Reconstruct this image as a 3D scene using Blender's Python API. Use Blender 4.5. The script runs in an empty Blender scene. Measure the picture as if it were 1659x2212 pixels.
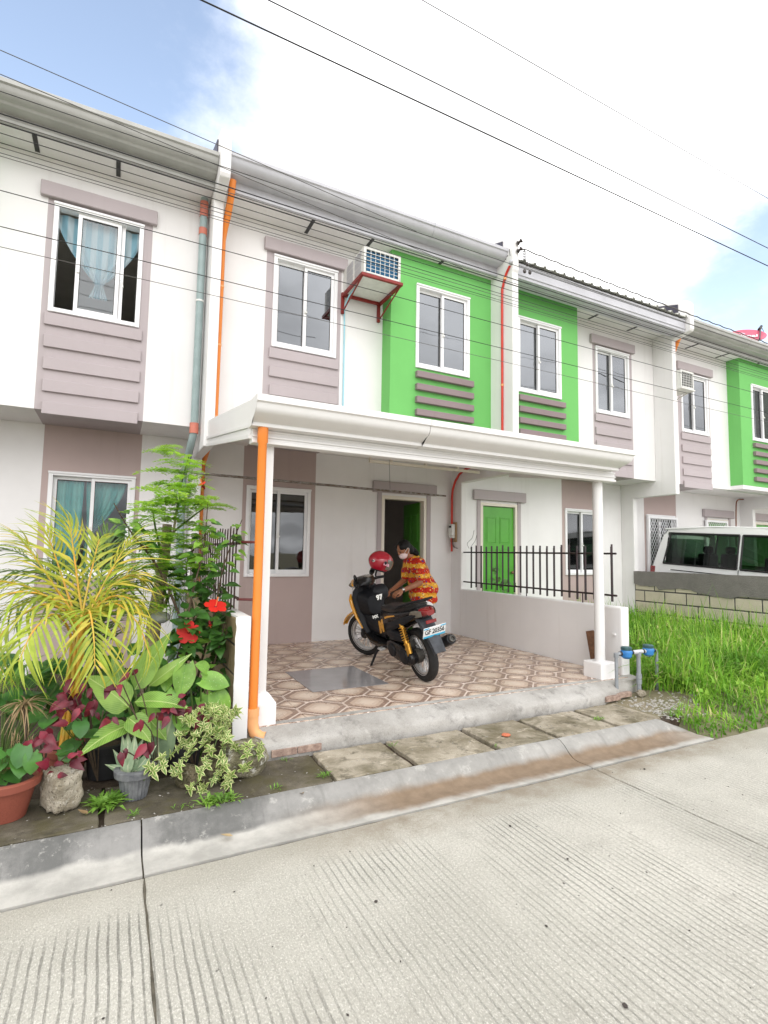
import bpy, bmesh, math, random
from mathutils import Vector, Matrix, Euler, noise
R = math.radians
scene = bpy.context.scene
COL = scene.collection

# ------------------------------------------------------------------ camera
YAW, PITCH, ROLL = R(27.035), R(4.522), R(0.92)
CAM = Vector((0, 0, 1.5))
_f = Vector((math.sin(YAW)*math.cos(PITCH), math.cos(YAW)*math.cos(PITCH), math.sin(PITCH)))
_r = Vector((math.cos(YAW), -math.sin(YAW), 0))
_u = _r.cross(_f)
_r2 = _r*math.cos(ROLL) + _u*math.sin(ROLL)
_u2 = _u*math.cos(ROLL) - _r*math.sin(ROLL)
cam = bpy.data.cameras.new('camera')
cam.sensor_fit = 'HORIZONTAL'; cam.sensor_width = 36; cam.lens = 36*1134.86/1659
cam.clip_start = .05; cam.clip_end = 5000
camo = bpy.data.objects.new('camera', cam); COL.objects.link(camo)
camo.matrix_world = Matrix(((_r2.x, _u2.x, -_f.x, CAM.x), (_r2.y, _u2.y, -_f.y, CAM.y), (_r2.z, _u2.z, -_f.z, CAM.z), (0, 0, 0, 1)))
scene.camera = camo
def ray(u, v):
    a, b = (u-829.5)/1134.86, -(v-1106)/1134.86
    return _r2*a + _u2*b + _f
def at(u, v, Y):            # survey point: where the sight line crosses the plane Y
    d = ray(u, v); return CAM + d*(Y/d.y)
def atz(u, v, Z):
    d = ray(u, v); return CAM + d*((Z-CAM.z)/d.z)

# ------------------------------------------------------------------ world and sun
SUN_EL, SUN_AZ = R(36), R(196)       # azimuth: direction the light comes from, clockwise from +Y
world = bpy.data.worlds.new('World'); scene.world = world; world.use_nodes = True
wt = world.node_tree; wt.nodes.clear()
def wn(t, **k):
    n = wt.nodes.new(t)
    for a, b in k.items(): setattr(n, a, b)
    return n
wl = wt.links.new
wo = wn('ShaderNodeOutputWorld'); bg = wn('ShaderNodeBackground'); bg.inputs[1].default_value = .12
sky = wn('ShaderNodeTexSky', sky_type='NISHITA', sun_disc=False, sun_elevation=SUN_EL, sun_rotation=SUN_AZ, air_density=1.0, dust_density=1.0, ozone_density=2.0)
tc = wn('ShaderNodeTexCoord'); sep = wn('ShaderNodeSeparateXYZ'); wl(tc.outputs['Generated'], sep.inputs[0])
def wmath(op, a, b=None, c=None):
    n = wn('ShaderNodeMath', operation=op)
    for i, x in enumerate((a, b, c)):
        if x is None: continue
        if isinstance(x, (int, float)): n.inputs[i].default_value = x
        else: wl(x, n.inputs[i])
    return n.outputs[0]
den = wmath('ADD', wmath('MAXIMUM', sep.outputs[2], 0.0), .25)
cx_ = wmath('DIVIDE', sep.outputs[0], den); cy_ = wmath('DIVIDE', sep.outputs[1], den)
comb = wn('ShaderNodeCombineXYZ'); wl(cx_, comb.inputs[0]); wl(cy_, comb.inputs[1])
no = wn('ShaderNodeTexNoise'); no.inputs['Scale'].default_value = 1.6; no.inputs['Detail'].default_value = 8; no.inputs['Roughness'].default_value = .62
wl(comb.outputs[0], no.inputs['Vector'])
def opening(u, v, c0, c1):           # a gap between the clouds around one direction
    d = ray(u, v).normalized()
    n = wn('ShaderNodeVectorMath', operation='DOT_PRODUCT'); wl(tc.outputs['Generated'], n.inputs[0]); n.inputs[1].default_value = d
    m = wn('ShaderNodeMapRange', interpolation_type='SMOOTHSTEP'); wl(n.outputs['Value'], m.inputs[0])
    m.inputs[1].default_value = math.cos(R(c1)); m.inputs[2].default_value = math.cos(R(c0))
    return m.outputs[0]
gA = opening(60, 150, 8, 27); gB = opening(1690, 650, 2, 13)
cov = wmath('SUBTRACT', wmath('ADD', wmath('MULTIPLY', no.outputs['Fac'], 1.15), .34), wmath('ADD', wmath('MULTIPLY', gA, .70), wmath('MULTIPLY', gB, .64)))
ramp = wn('ShaderNodeMapRange', interpolation_type='SMOOTHSTEP'); wl(cov, ramp.inputs[0])
ramp.inputs[1].default_value = .25; ramp.inputs[2].default_value = .68; ramp.inputs[3].default_value = .0; ramp.inputs[4].default_value = 1
hz = wmath('MULTIPLY', ramp.outputs[0], 1.0)
mix = wn('ShaderNodeMix', data_type='RGBA'); wl(hz, mix.inputs[0])
skb = wn('ShaderNodeVectorMath', operation='MULTIPLY'); wl(sky.outputs[0], skb.inputs[0]); skb.inputs[1].default_value = (2.15, 1.72, 1.38)
n2 = wn('ShaderNodeTexNoise'); n2.inputs['Scale'].default_value = 2.3; n2.inputs['Detail'].default_value = 5; wl(comb.outputs[0], n2.inputs['Vector'])
cm = wn('ShaderNodeMapRange', interpolation_type='SMOOTHSTEP'); wl(n2.outputs['Fac'], cm.inputs[0]); cm.inputs[1].default_value = .3; cm.inputs[2].default_value = .7; cm.inputs[3].default_value = .72; cm.inputs[4].default_value = 1.22
cc = wn('ShaderNodeVectorMath', operation='SCALE'); cc.inputs[0].default_value = (7.8, 7.75, 7.8); wl(cm.outputs[0], cc.inputs['Scale'])
wl(skb.outputs[0], mix.inputs[6]); wl(cc.outputs[0], mix.inputs[7])
wl(mix.outputs[2], bg.inputs[0]); wl(bg.outputs[0], wo.inputs[0])
sun = bpy.data.lights.new('sun', 'SUN'); sun.energy = .5; sun.angle = R(40); sun.color = (1, .975, .94)
suno = bpy.data.objects.new('sun', sun); COL.objects.link(suno)
_sd = Vector((math.sin(SUN_AZ)*math.cos(SUN_EL), math.cos(SUN_AZ)*math.cos(SUN_EL), math.sin(SUN_EL)))
suno.rotation_euler = _sd.to_track_quat('Z', 'Y').to_euler()
suno.location = (0, -5, 20)
vs = scene.view_settings
vs.view_transform = 'Standard'; vs.look = 'None'; vs.exposure = 1.2; vs.gamma = 1; vs.use_curve_mapping = False

# ------------------------------------------------------------------ materials
def lin(r, g, b):
    return tuple((c/255/12.92 if c/255 <= .04045 else ((c/255+.055)/1.055)**2.4) for c in (r, g, b))
class NT:
    def __init__(s, name):
        s.m = bpy.data.materials.new(name); s.m.use_nodes = True; s.t = s.m.node_tree
        s.b = s.t.nodes['Principled BSDF']; s.out = s.t.nodes['Material Output']
    def n(s, t, **k):
        x = s.t.nodes.new(t)
        for a, b in k.items(): setattr(x, a, b)
        return x
    def l(s, a, b): s.t.links.new(a, b)
    def put(s, sock, x):
        if x is None: return
        if hasattr(x, 'is_output'): s.l(x, sock)
        elif isinstance(x, (tuple, list)) and len(x) == 3 and sock.type == 'RGBA': sock.default_value = (*x, 1)
        else: sock.default_value = x
    def math(s, op, a, b=None, c=None):
        n = s.n('ShaderNodeMath', operation=op)
        for i, x in enumerate((a, b, c)): s.put(n.inputs[i], x)
        return n.outputs[0]
    def noise(s, vec, scale, detail=4, rough=.55, dist=0):
        n = s.n('ShaderNodeTexNoise'); s.put(n.inputs['Vector'], vec)
        n.inputs['Scale'].default_value = scale; n.inputs['Detail'].default_value = detail; n.inputs['Roughness'].default_value = rough; n.inputs['Distortion'].default_value = dist
        return n.outputs['Fac']
    def mr(s, x, a, b, c=0., d=1., smooth=True):
        n = s.n('ShaderNodeMapRange', interpolation_type='SMOOTHSTEP' if smooth else 'LINEAR'); s.put(n.inputs[0], x)
        for i, q in enumerate((a, b, c, d)): n.inputs[i+1].default_value = q
        return n.outputs[0]
    def mix(s, f, a, b, mode='MIX'):
        n = s.n('ShaderNodeMix', data_type='RGBA', blend_type=mode); s.put(n.inputs[0], f); s.put(n.inputs[6], a); s.put(n.inputs[7], b); return n.outputs[2]
    def pos(s): return s.n('ShaderNodeNewGeometry').outputs['Position']
    def obj(s): return s.n('ShaderNodeTexCoord').outputs['Object']
    def rnd(s): return s.n('ShaderNodeObjectInfo').outputs['Random']
    def xyz(s, v):
        n = s.n('ShaderNodeSeparateXYZ'); s.put(n.inputs[0], v); return n.outputs
    def vec(s, x, y, z):
        n = s.n('ShaderNodeCombineXYZ')
        for i, q in enumerate((x, y, z)): s.put(n.inputs[i], q)
        return n.outputs[0]
    def scalev(s, v, k):
        n = s.n('ShaderNodeVectorMath', operation='MULTIPLY'); s.put(n.inputs[0], v); n.inputs[1].default_value = k; return n.outputs[0]
    def bump(s, h, strength=.3, dist=.01):
        n = s.n('ShaderNodeBump'); n.inputs['Strength'].default_value = strength; n.inputs['Distance'].default_value = dist; s.put(n.inputs['Height'], h)
        s.l(n.outputs[0], s.b.inputs['Normal'])
    def set(s, col=None, rough=None, metal=None, spec=None, coat=None):
        for k, x in (('Base Color', col), ('Roughness', rough), ('Metallic', metal), ('Specular IOR Level', spec), ('Coat Weight', coat)):
            if x is not None: s.put(s.b.inputs[k], x)
        return s.m
def PM(name, col, rough=.55, var=.12, vs_=3., bump=0, bs=60, metal=0, spec=.4, coat=0, fine=.0, col2=None, rnd=0):
    s = NT(name); p = s.pos()
    f = s.mr(s.noise(p, vs_, 6, .6), .3, .7)
    c2 = col2 or tuple(c*(1-var) for c in col)
    c = s.mix(f, c2, col)
    if fine: c = s.mix(s.mr(s.noise(p, 180, 2), .42, .62), tuple(q*(1-fine) for q in col), c)
    if rnd:
        c = s.mix(s.math('MULTIPLY', s.rnd(), rnd), c, tuple(q*.55 for q in col))
    if bump: s.bump(s.noise(p, bs, 5, .6), bump, .01)
    return s.set(c, rough, metal, spec, coat)
MAT = {}

# ------------------------------------------------------------------ geometry helpers
class G:
    def __init__(s): s.v = []; s.f = []; s.mi = []
    def add(s, v, f, m=0):
        o = len(s.v); s.v += [tuple(x) for x in v]; s.f += [tuple(i+o for i in q) for q in f]; s.mi += [m]*len(f); return s
    def box(s, x0, x1, y0, y1, z0, z1, m=0):
        return s.add([(x0,y0,z0),(x1,y0,z0),(x1,y1,z0),(x0,y1,z0),(x0,y0,z1),(x1,y0,z1),(x1,y1,z1),(x0,y1,z1)],
                     [(0,3,2,1),(4,5,6,7),(0,1,5,4),(1,2,6,5),(2,3,7,6),(3,0,4,7)], m)
    def obox(s, M, h, m=0):
        a = len(s.v); s.box(-h[0], h[0], -h[1], h[1], -h[2], h[2], m)
        for i in range(a, len(s.v)): s.v[i] = tuple(M @ Vector(s.v[i]))
        return s
    def loft(s, rings, cap=True, m=0, closed=True):
        n = len(rings[0]); o = []; F = []
        for r in rings: o += list(r)
        for i in range(len(rings)-1):
            for j in range(n if closed else n-1):
                a, b = i*n+j, i*n+(j+1) % n
                F.append((a, b, b+n, a+n))
        if cap and closed: F.append(tuple(range(n-1, -1, -1))); F.append(tuple(range((len(rings)-1)*n, len(rings)*n)))
        return s.add(o, F, m)
    def tube(s, pts, r, n=8, cap=True, m=0):
        pts = [Vector(p) for p in pts]; rs = r if isinstance(r, (list, tuple)) else [r]*len(pts)
        t0 = (pts[1]-pts[0]).normalized(); nrm = t0.orthogonal().normalized(); rings = []
        for i, p in enumerate(pts):
            t = ((pts[min(i+1, len(pts)-1)]-pts[max(i-1, 0)])).normalized()
            nrm = (nrm - t*nrm.dot(t)); nrm = nrm.normalized() if nrm.length > 1e-6 else t.orthogonal().normalized()
            b = t.cross(nrm)
            rings.append([p + (nrm*math.cos(2*math.pi*k/n) + b*math.sin(2*math.pi*k/n))*rs[i] for k in range(n)])
        return s.loft(rings, cap, m)
    def cyl(s, a, b, r, r2=None, n=12, m=0): return s.tube([a, b], [r, r if r2 is None else r2], n, True, m)
    def lathe(s, prof, n=16, M=None, m=0, cap=True):
        M = M or Matrix(); rings = []
        for r, z in prof: rings.append([M @ Vector((r*math.cos(2*math.pi*k/n), r*math.sin(2*math.pi*k/n), z)) for k in range(n)])
        return s.loft(rings, cap, m)
    def prism(s, poly, a, b, ax='x', m=0):
        def P(p, q): return {'x': (q, p[0], p[1]), 'y': (p[0], q, p[1]), 'z': (p[0], p[1], q)}[ax]
        return s.loft([[P(p, a) for p in poly], [P(p, b) for p in poly]], True, m)
    def ell(s, c, r, M=None, n=14, k=9, m=0):
        rings = []
        for i in range(k+1):
            t = math.pi*i/k; z = -math.cos(t); q = max(math.sin(t), .02)
            ring = []
            for j in range(n):
                p = Vector((r[0]*q*math.cos(2*math.pi*j/n), r[1]*q*math.sin(2*math.pi*j/n), r[2]*z))
                ring.append((M @ p if M else p) + Vector(c))
            rings.append(ring)
        return s.loft(rings, True, m)
    def xf(s, M):
        s.v = [tuple(M @ Vector(p)) for p in s.v]; return s
    def mesh(s, name, mats, smooth=None, bevel=0, seg=1, fix=True):
        me = bpy.data.meshes.new(name); me.from_pydata(s.v, [], s.f)
        for m in (mats if isinstance(mats, (list, tuple)) else [mats]): me.materials.append(MAT[m] if isinstance(m, str) else m)
        if any(s.mi): me.polygons.foreach_set('material_index', s.mi)
        if bevel or fix:
            bm = bmesh.new(); bm.from_mesh(me)
            if bevel:
                bmesh.ops.remove_doubles(bm, verts=bm.verts, dist=1e-5)
            bmesh.ops.recalc_face_normals(bm, faces=bm.faces)
            if bevel:
                ed = [e for e in bm.edges if len(e.link_faces) == 2 and e.calc_face_angle(0) > .6]
                bmesh.ops.bevel(bm, geom=ed, offset=bevel, segments=seg, profile=.5, affect='EDGES', clamp_overlap=True)
            bm.to_mesh(me); bm.free()
        if smooth is not None:
            me.polygons.foreach_set('use_smooth', [True]*len(me.polygons)); me.set_sharp_from_angle(angle=R(smooth))
        me.update(); return me
    def ob(s, name, mats, parent=None, smooth=None, bevel=0, seg=1, fix=True, M=None, label=None):
        return place(name, s.mesh(name, mats, smooth, bevel, seg, fix), parent, M, label)
def place(name, me, parent=None, M=None, label=None):
    o = bpy.data.objects.new(name, me); COL.objects.link(o)
    if parent is not None:
        o.parent = parent
        if M is None: M = PINV.get(parent.name, Matrix())
    if M is not None: o.matrix_basis = M
    if label: o['label'] = label
    return o
PINV = {}                     # world-built parts: inverse of the parent's transform
def thing(name, label, cat, loc=(0, 0, 0), rot=None, group=None, world=True):
    o = bpy.data.objects.new(name, None); o.empty_display_size = .2; COL.objects.link(o)
    M = Matrix.Translation(loc) @ (rot.to_4x4() if rot is not None else Matrix())
    o.matrix_basis = M
    tag(o, label, cat, group)
    if world: PINV[o.name] = M.inverted()
    return o
def tag(o, label, cat, group=None):
    o['label'] = label; o['category'] = cat
    if group: o['group'] = group
    return o
def struct(o, kind='structure', label=None):
    o['kind'] = kind
    if label: o['label'] = label
    return o
def sub(name, g, mats, parent, **k):        # sub-part of a world-built part (the part itself carries the inverse)
    return g.ob(name, mats, parent, M=Matrix(), **k)
def text_mesh(name, s, size, mat, extrude=.001, align='CENTER', shear=0, spacing=1.0, bold=0):
    cu = bpy.data.curves.new(name, 'FONT'); cu.body = s; cu.size = size; cu.align_x = align; cu.align_y = 'CENTER'; cu.extrude = extrude; cu.shear = shear; cu.space_character = spacing
    cu.offset = bold; cu.resolution_u = 2
    o = bpy.data.objects.new(name, cu); COL.objects.link(o)
    dg = bpy.context.evaluated_depsgraph_get(); me = bpy.data.meshes.new_from_object(o.evaluated_get(dg))
    bpy.data.objects.remove(o); bpy.data.curves.remove(cu)
    me.materials.clear(); me.materials.append(MAT[mat]); me.name = name
    return me
def blob(name, g, mats, voxel=.008, smooth=4, deci=None):
    me = bpy.data.meshes.new(name); me.from_pydata(g.v, [], g.f)
    bm = bmesh.new(); bm.from_mesh(me); bmesh.ops.recalc_face_normals(bm, faces=bm.faces); bm.to_mesh(me); bm.free()
    o = bpy.data.objects.new(name, me); COL.objects.link(o)
    a = o.modifiers.new('r', 'REMESH'); a.mode = 'VOXEL'; a.voxel_size = voxel
    if smooth:
        b = o.modifiers.new('s', 'SMOOTH'); b.iterations = smooth; b.factor = .5
    if deci:
        d = o.modifiers.new('d', 'DECIMATE'); d.ratio = deci
    dg = bpy.context.evaluated_depsgraph_get(); m2 = bpy.data.meshes.new_from_object(o.evaluated_get(dg))
    bpy.data.objects.remove(o); bpy.data.meshes.remove(me)
    m2.materials.clear()
    for m in (mats if isinstance(mats, (list, tuple)) else [mats]): m2.materials.append(MAT[m])
    m2.polygons.foreach_set('use_smooth', [True]*len(m2.polygons)); m2.name = name
    return m2
def lerp(a, b, t): return a+(b-a)*t
def frame(o, x, z):           # matrix from origin, x axis and approximate z axis
    x = Vector(x).normalized(); z = Vector(z); y = z.cross(x); y = y.normalized() if y.length > 1e-6 else x.orthogonal().normalized(); z = x.cross(y)
    return Matrix(((x.x, y.x, z.x, o[0]), (x.y, y.y, z.y, o[1]), (x.z, y.z, z.z, o[2]), (0, 0, 0, 1)))
def bez(pts, n):              # smooth curve through points (Catmull-Rom)
    P = [Vector(p) for p in pts]; P = [P[0]*2-P[1]] + P + [P[-1]*2-P[-2]]; out = []
    for i in range(1, len(P)-2):
        for k in range(n):
            t = k/n; a, b, c, d = P[i-1:i+3]
            out.append(.5*((2*b)+(c-a)*t+(2*a-5*b+4*c-d)*t*t+(3*b-a-3*c+d)*t**3))
    return out+[P[-2]]
# ------------------------------------------------------------------ the materials
def wall_paint(name, col, dirt=.2):
    s = NT(name); p = s.pos(); x = s.xyz(p)
    c = s.mix(s.mr(s.noise(p, 1.3, 5, .6), .35, .7), tuple(q*.95 for q in col), col)
    st = s.noise(s.vec(s.math('MULTIPLY', x[0], 9), s.math('MULTIPLY', x[1], 9), s.math('MULTIPLY', x[2], .55)), 1, 5, .6)
    c = s.mix(s.math('MULTIPLY', s.mr(st, .55, .8), dirt), c, tuple(q*.62 for q in (col[0], col[1]*.96, col[2]*.88)))
    h = s.math('ADD', s.noise(p, 220, 3, .6), s.math('MULTIPLY', s.noise(p, 7, 3), 1.6))
    s.bump(h, .22, .004)
    return s.set(c, .72, spec=.25)
MAT['white'] = wall_paint('white_paint', (.80, .785, .78))
MAT['white_low'] = wall_paint('white_paint_low', (.80, .785, .78), .3)
MAT['taupe'] = wall_paint('taupe_paint', lin(178, 168, 170))
MAT['taupe_gf'] = wall_paint('taupe_paint_ground', lin(182, 164, 160))
MAT['bar'] = wall_paint('bar_paint', lin(142, 126, 128))
MAT['green'] = wall_paint('green_paint', (.165, .49, .135), .1)
MAT['door_green'] = PM('door_green_enamel', (.085, .36, .03), .32, .12, 6, spec=.5)
MAT['cream'] = PM('cream_primer', (.78, .72, .62), .5, .08)
MAT['interior'] = PM('interior_paint', (.58, .54, .52), .8, .1)
MAT['tr_white'] = PM('white_metal', (.75, .74, .73), .38, .06, 4, spec=.5, fine=.05)
MAT['gutter_grey'] = PM('grey_gutter_paint', (.53, .53, .565), .42, .12, 3, spec=.45)
MAT['gutter_old'] = PM('old_gutter_paint', (.44, .44, .42), .5, .16, 3, spec=.4)
MAT['roofsheet'] = PM('galvanised_sheet', (.52, .52, .47), .5, .18, 2, metal=.1)
MAT['flash'] = PM('dark_flashing', (.05, .045, .07), .5, .2)
MAT['vent'] = PM('vent_strip_dark', (.05, .05, .05), .6, .2)
MAT['alu'] = PM('white_window_frame', (.83, .83, .84), .35, .05, 5, spec=.5)
MAT['seal'] = PM('black_seal', (.015, .015, .015), .5, .1)
MAT['orange'] = PM('orange_pipe', (.80, .235, .03), .42, .12, 8, spec=.5, fine=.06)
MAT['orange_pale'] = PM('faded_orange_fitting', (.85, .42, .18), .5, .1, 9)
MAT['pinkpipe'] = PM('faded_red_coupling', (.62, .2, .14), .5, .15, 9)
MAT['greypipe'] = PM('grey_blue_pipe', (.33, .42, .42), .45, .15, 8)
MAT['redpipe'] = PM('red_conduit', (.60, .035, .02), .4, .12, 8, spec=.5)
MAT['pvc'] = PM('grey_plastic_pipe', (.28, .30, .32), .45, .15, 9)
MAT['steel_red'] = PM('red_primer_steel', (.26, .025, .02), .5, .3, 12)
MAT['maroon_fence'] = PM('maroon_painted_steel', (.045, .012, .011), .4, .35, 14, spec=.5)
MAT['black_fence'] = PM('black_painted_steel', (.014, .012, .014), .4, .3, 14, spec=.5, col2=(.035, .012, .016))
MAT['rail_red'] = PM('red_rail', (.16, .03, .03), .4, .3, 14)
MAT['rod'] = PM('rusty_galvanised_rod', (.34, .33, .32), .45, .5, 22, metal=.6, col2=(.13, .09, .06))
MAT['wood'] = PM('old_wood', (.22, .11, .06), .75, .5, 20)
MAT['cable'] = PM('black_cable', (.012, .012, .013), .6, .1)
MAT['cable_grey'] = PM('grey_cable', (.09, .085, .08), .6, .2)
MAT['insul'] = PM('porcelain_brown', (.035, .025, .022), .25, .2, spec=.6)
MAT['copper'] = PM('rusty_conduit', (.28, .10, .05), .6, .4, 20)
MAT['brass'] = PM('hinge_brass', (.35, .22, .12), .45, .3, 40, metal=.7)
MAT['white_plastic'] = PM('white_plastic', (.78, .78, .75), .4, .06)
MAT['aged_plastic'] = PM('aged_white_plastic', (.72, .72, .68), .45, .14, 12)
MAT['board'] = PM('plywood_board', (.42, .28, .15), .7, .2, 14)
MAT['ac_fin'] = PM('blue_coil', (.035, .19, .36), .4, .25, 30, metal=.2)
MAT['blue_pipe'] = PM('pale_blue_hose', (.32, .62, .72), .45, .1)
MAT['meter_blue'] = PM('blue_meter_body', (.03, .20, .52), .42, .2, 20, spec=.5)
MAT['meter_cap'] = PM('teal_meter_cap', (.05, .12, .13), .5, .3, 30)
MAT['dish_red'] = PM('faded_red_dish', (.62, .10, .17), .45, .25, 4)
MAT['dish_pale'] = PM('white_print', (.85, .82, .83), .5, .05)
MAT['dish_pink'] = PM('pink_print', (.80, .42, .52), .5, .05)
MAT['dark_metal'] = PM('dark_metal', (.03, .03, .035), .45, .2)
MAT['soil'] = PM('damp_soil', (.085, .06, .04), .95, .5, 8, bump=.8, bs=40)
MAT['yard'] = PM('yard_earth', (.24, .20, .13), .95, .5, 3, bump=.7, bs=30, col2=(.13, .13, .07))
MAT['mortar'] = PM('grey_mortar', (.15, .145, .14), .9, .4, 12, bump=.6, bs=70)
MAT['block_bare'] = PM('bare_block', (.33, .255, .14), .92, .35, 7, bump=.7, bs=110, fine=.2, rnd=.25)
MAT['block_cream'] = PM('cream_block', (.66, .60, .47), .9, .22, 6, bump=.5, bs=120, fine=.12, rnd=.2)
MAT['plaster_wet'] = PM('rough_plaster', (.24, .225, .21), .92, .35, 7, bump=1.0, bs=45, fine=.2)
def asphalt_dummy(): pass
# floor concrete used by kerb, ramp, slabs
def concrete(name, base, dark, sc=2.2, moss=0., stain=.5, bump=.5, streak=0):
    s = NT(name); p = s.pos(); x = s.xyz(p)
    r = s.rnd()
    pv = s.n('ShaderNodeVectorMath', operation='ADD'); s.l(p, pv.inputs[0]); s.l(s.scalev(s.vec(r, r, r), (7, 7, 7)), pv.inputs[1]); p2 = pv.outputs[0]
    c = s.mix(s.mr(s.noise(p2, sc, 7, .65), .34, .66), dark, base)
    c = s.mix(s.math('MULTIPLY', s.mr(s.noise(p2, sc*3.2, 6, .7), .52, .68), stain), c, tuple(q*.45 for q in dark))
    c = s.mix(s.math('MULTIPLY', s.mr(s.noise(p2, sc*1.6, 5, .7, 1.5), .56, .72), stain), c, tuple(min(.85, q*1.35) for q in base))
    c = s.mix(s.math('MULTIPLY', s.mr(s.noise(p, 160, 2, .7), .5, .66), .3), c, tuple(q*.4 for q in dark))
    if moss: c = s.mix(s.math('MULTIPLY', s.mr(s.noise(p2, sc*1.3, 6, .65, .6), .48, .66), moss), c, (.085, .075, .035))
    s.bump(s.math('ADD', s.noise(p, 130, 4, .7), s.math('MULTIPLY', s.noise(p, 14, 4), 1.2)), bump, .006)
    return s.set(c, .88, spec=.25)
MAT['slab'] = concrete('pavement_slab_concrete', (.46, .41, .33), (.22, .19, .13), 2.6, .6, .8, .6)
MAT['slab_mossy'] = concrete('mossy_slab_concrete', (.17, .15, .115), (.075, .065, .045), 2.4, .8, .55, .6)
MAT['ramp'] = concrete('ramp_concrete', (.47, .455, .43), (.33, .315, .29), 2.0, .0, .5, .7)
# kerb: dark weathered slope, pale gutter, mud lying in the channel
def kerb_mat():
    s = NT('kerb_concrete'); p = s.pos(); x = s.xyz(p)
    wob = s.math('MULTIPLY', s.math('SUBTRACT', s.noise(p, 3, 4), .5), .10)
    y = s.math('ADD', x[1], wob)
    grey = s.mix(s.mr(s.noise(p, 2.6, 7, .7), .36, .64), (.125, .125, .12), (.25, .245, .235))
    grey = s.mix(s.math('MULTIPLY', s.mr(s.noise(p, 7, 6, .75), .55, .66), .6), grey, (.44, .43, .40))
    clean = s.mix(s.mr(s.noise(p, 3.5, 6, .65), .35, .65), (.34, .33, .305), (.48, .465, .43))
    far = s.mr(x[0], .4, 2.2)
    grey = s.mix(s.math('MULTIPLY', far, .5), grey, clean)
    st = s.noise(s.vec(s.math('MULTIPLY', x[0], 14), s.math('MULTIPLY', y, 2.), x[2]), 1, 5, .7)
    grey = s.mix(s.math('MULTIPLY', s.mr(st, .5, .75), .32), grey, (.07, .07, .065))
    c = s.mix(s.mr(y, 2.94, 2.972), clean, grey)
    mudx = s.math('MULTIPLY', s.mr(x[0], .75, 1.7), s.mr(x[0], 5.2, 3.9))
    mud = s.math('MULTIPLY', s.math('MULTIPLY', s.mr(s.math('ADD', y, s.math('MULTIPLY', s.noise(p, 6, 5), .06)), 2.80, 2.88), s.mr(y, 3.01, 2.96)), mudx)
    c = s.mix(s.math('MULTIPLY', mud, .9), c, s.mix(s.noise(p, 14, 5), (.13, .085, .05), (.27, .19, .12)))
    s.bump(s.math('ADD', s.noise(p, 150, 4, .7), s.noise(p, 12, 4)), .45, .005)
    return s.set(c, .85, spec=.25)
MAT['kerb'] = kerb_mat()
def road_mat():
    s = NT('road_concrete'); p = s.pos(); x = s.xyz(p)
    wx = s.math('ADD', x[0], s.math('MULTIPLY', s.noise(p, 2.0, 3), .03))
    groove = s.math('SINE', s.math('MULTIPLY', s.math('ADD', wx, s.math('MULTIPLY', s.noise(s.vec(s.math('MULTIPLY', x[0], 20), 0., 0.), 1, 2), .02)), 2*math.pi/.036))
    groove = s.mr(groove, .55, .95)
    worn = s.mr(s.noise(s.scalev(p, (1, .35, 1)), 1.7, 5, .6), .34, .58)
    brk = s.mr(s.noise(s.scalev(p, (1, .22, 1)), 55, 6, .8), .38, .56)
    gm = s.math('MULTIPLY', groove, s.math('MULTIPLY', worn, brk))
    gm = s.math('MULTIPLY', gm, s.mr(x[1], 2.62, 2.38)); gm = s.math('MULTIPLY', gm, s.mr(s.noise(p, .8, 3, .6), .34, .58, .4, 1.))
    c = s.mix(s.mr(s.noise(p, .9, 6, .62), .34, .66), (.46, .445, .39), (.61, .59, .525))
    c = s.mix(s.math('MULTIPLY', s.mr(s.noise(p, 5, 6, .7), .5, .72), .4), c, (.44, .42, .37))
    c = s.mix(s.math('MULTIPLY', s.mr(s.noise(p, 85, 5, .75), .46, .60), .6), c, (.37, .355, .31))
    c = s.mix(s.math('MULTIPLY', s.mr(s.noise(s.scalev(p, (1, .5, 1)), 170, 4, .75), .52, .62), .7), c, (.80, .78, .72))
    c = s.mix(s.math('MULTIPLY', gm, .62), c, (.20, .195, .17))
    c = s.mix(s.math('MULTIPLY', s.mr(s.noise(p, 1.9, 6, .72, .8), .55, .72), .5), c, (.36, .34, .295))
    spots = s.mr(s.noise(p, 26, 3, .5), .70, .76)
    c = s.mix(s.math('MULTIPLY', spots, .7), c, (.10, .095, .085))
    edge = s.math('MULTIPLY', s.mr(s.math('ADD', x[1], s.math('MULTIPLY', s.noise(p, 3, 5), .34)), 2.62, 2.90), s.math('MULTIPLY', s.mr(x[0], .6, 1.6), s.mr(x[0], 5.5, 4)))
    c = s.mix(s.math('MULTIPLY', edge, s.mr(s.noise(p, 4, 5, .7), .25, .7)), c, (.24, .185, .125))
    edge2 = s.mr(s.math('ADD', x[1], s.math('MULTIPLY', s.noise(p, 2, 5), .3)), 2.55, 2.95)
    c = s.mix(s.math('MULTIPLY', edge2, .45), c, (.36, .33, .27))
    h = s.math('SUBTRACT', s.math('ADD', s.math('MULTIPLY', s.noise(p, 90, 5, .75), 1.3), s.noise(p, 240, 2)), s.math('MULTIPLY', gm, 1.2))
    s.bump(h, .85, .008)
    return s.set(c, .9, spec=.2)
MAT['road'] = road_mat()
MAT['joint'] = PM('joint_dirt', (.14, .125, .095), .95, .5, 20, bump=.6, bs=80)
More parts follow.
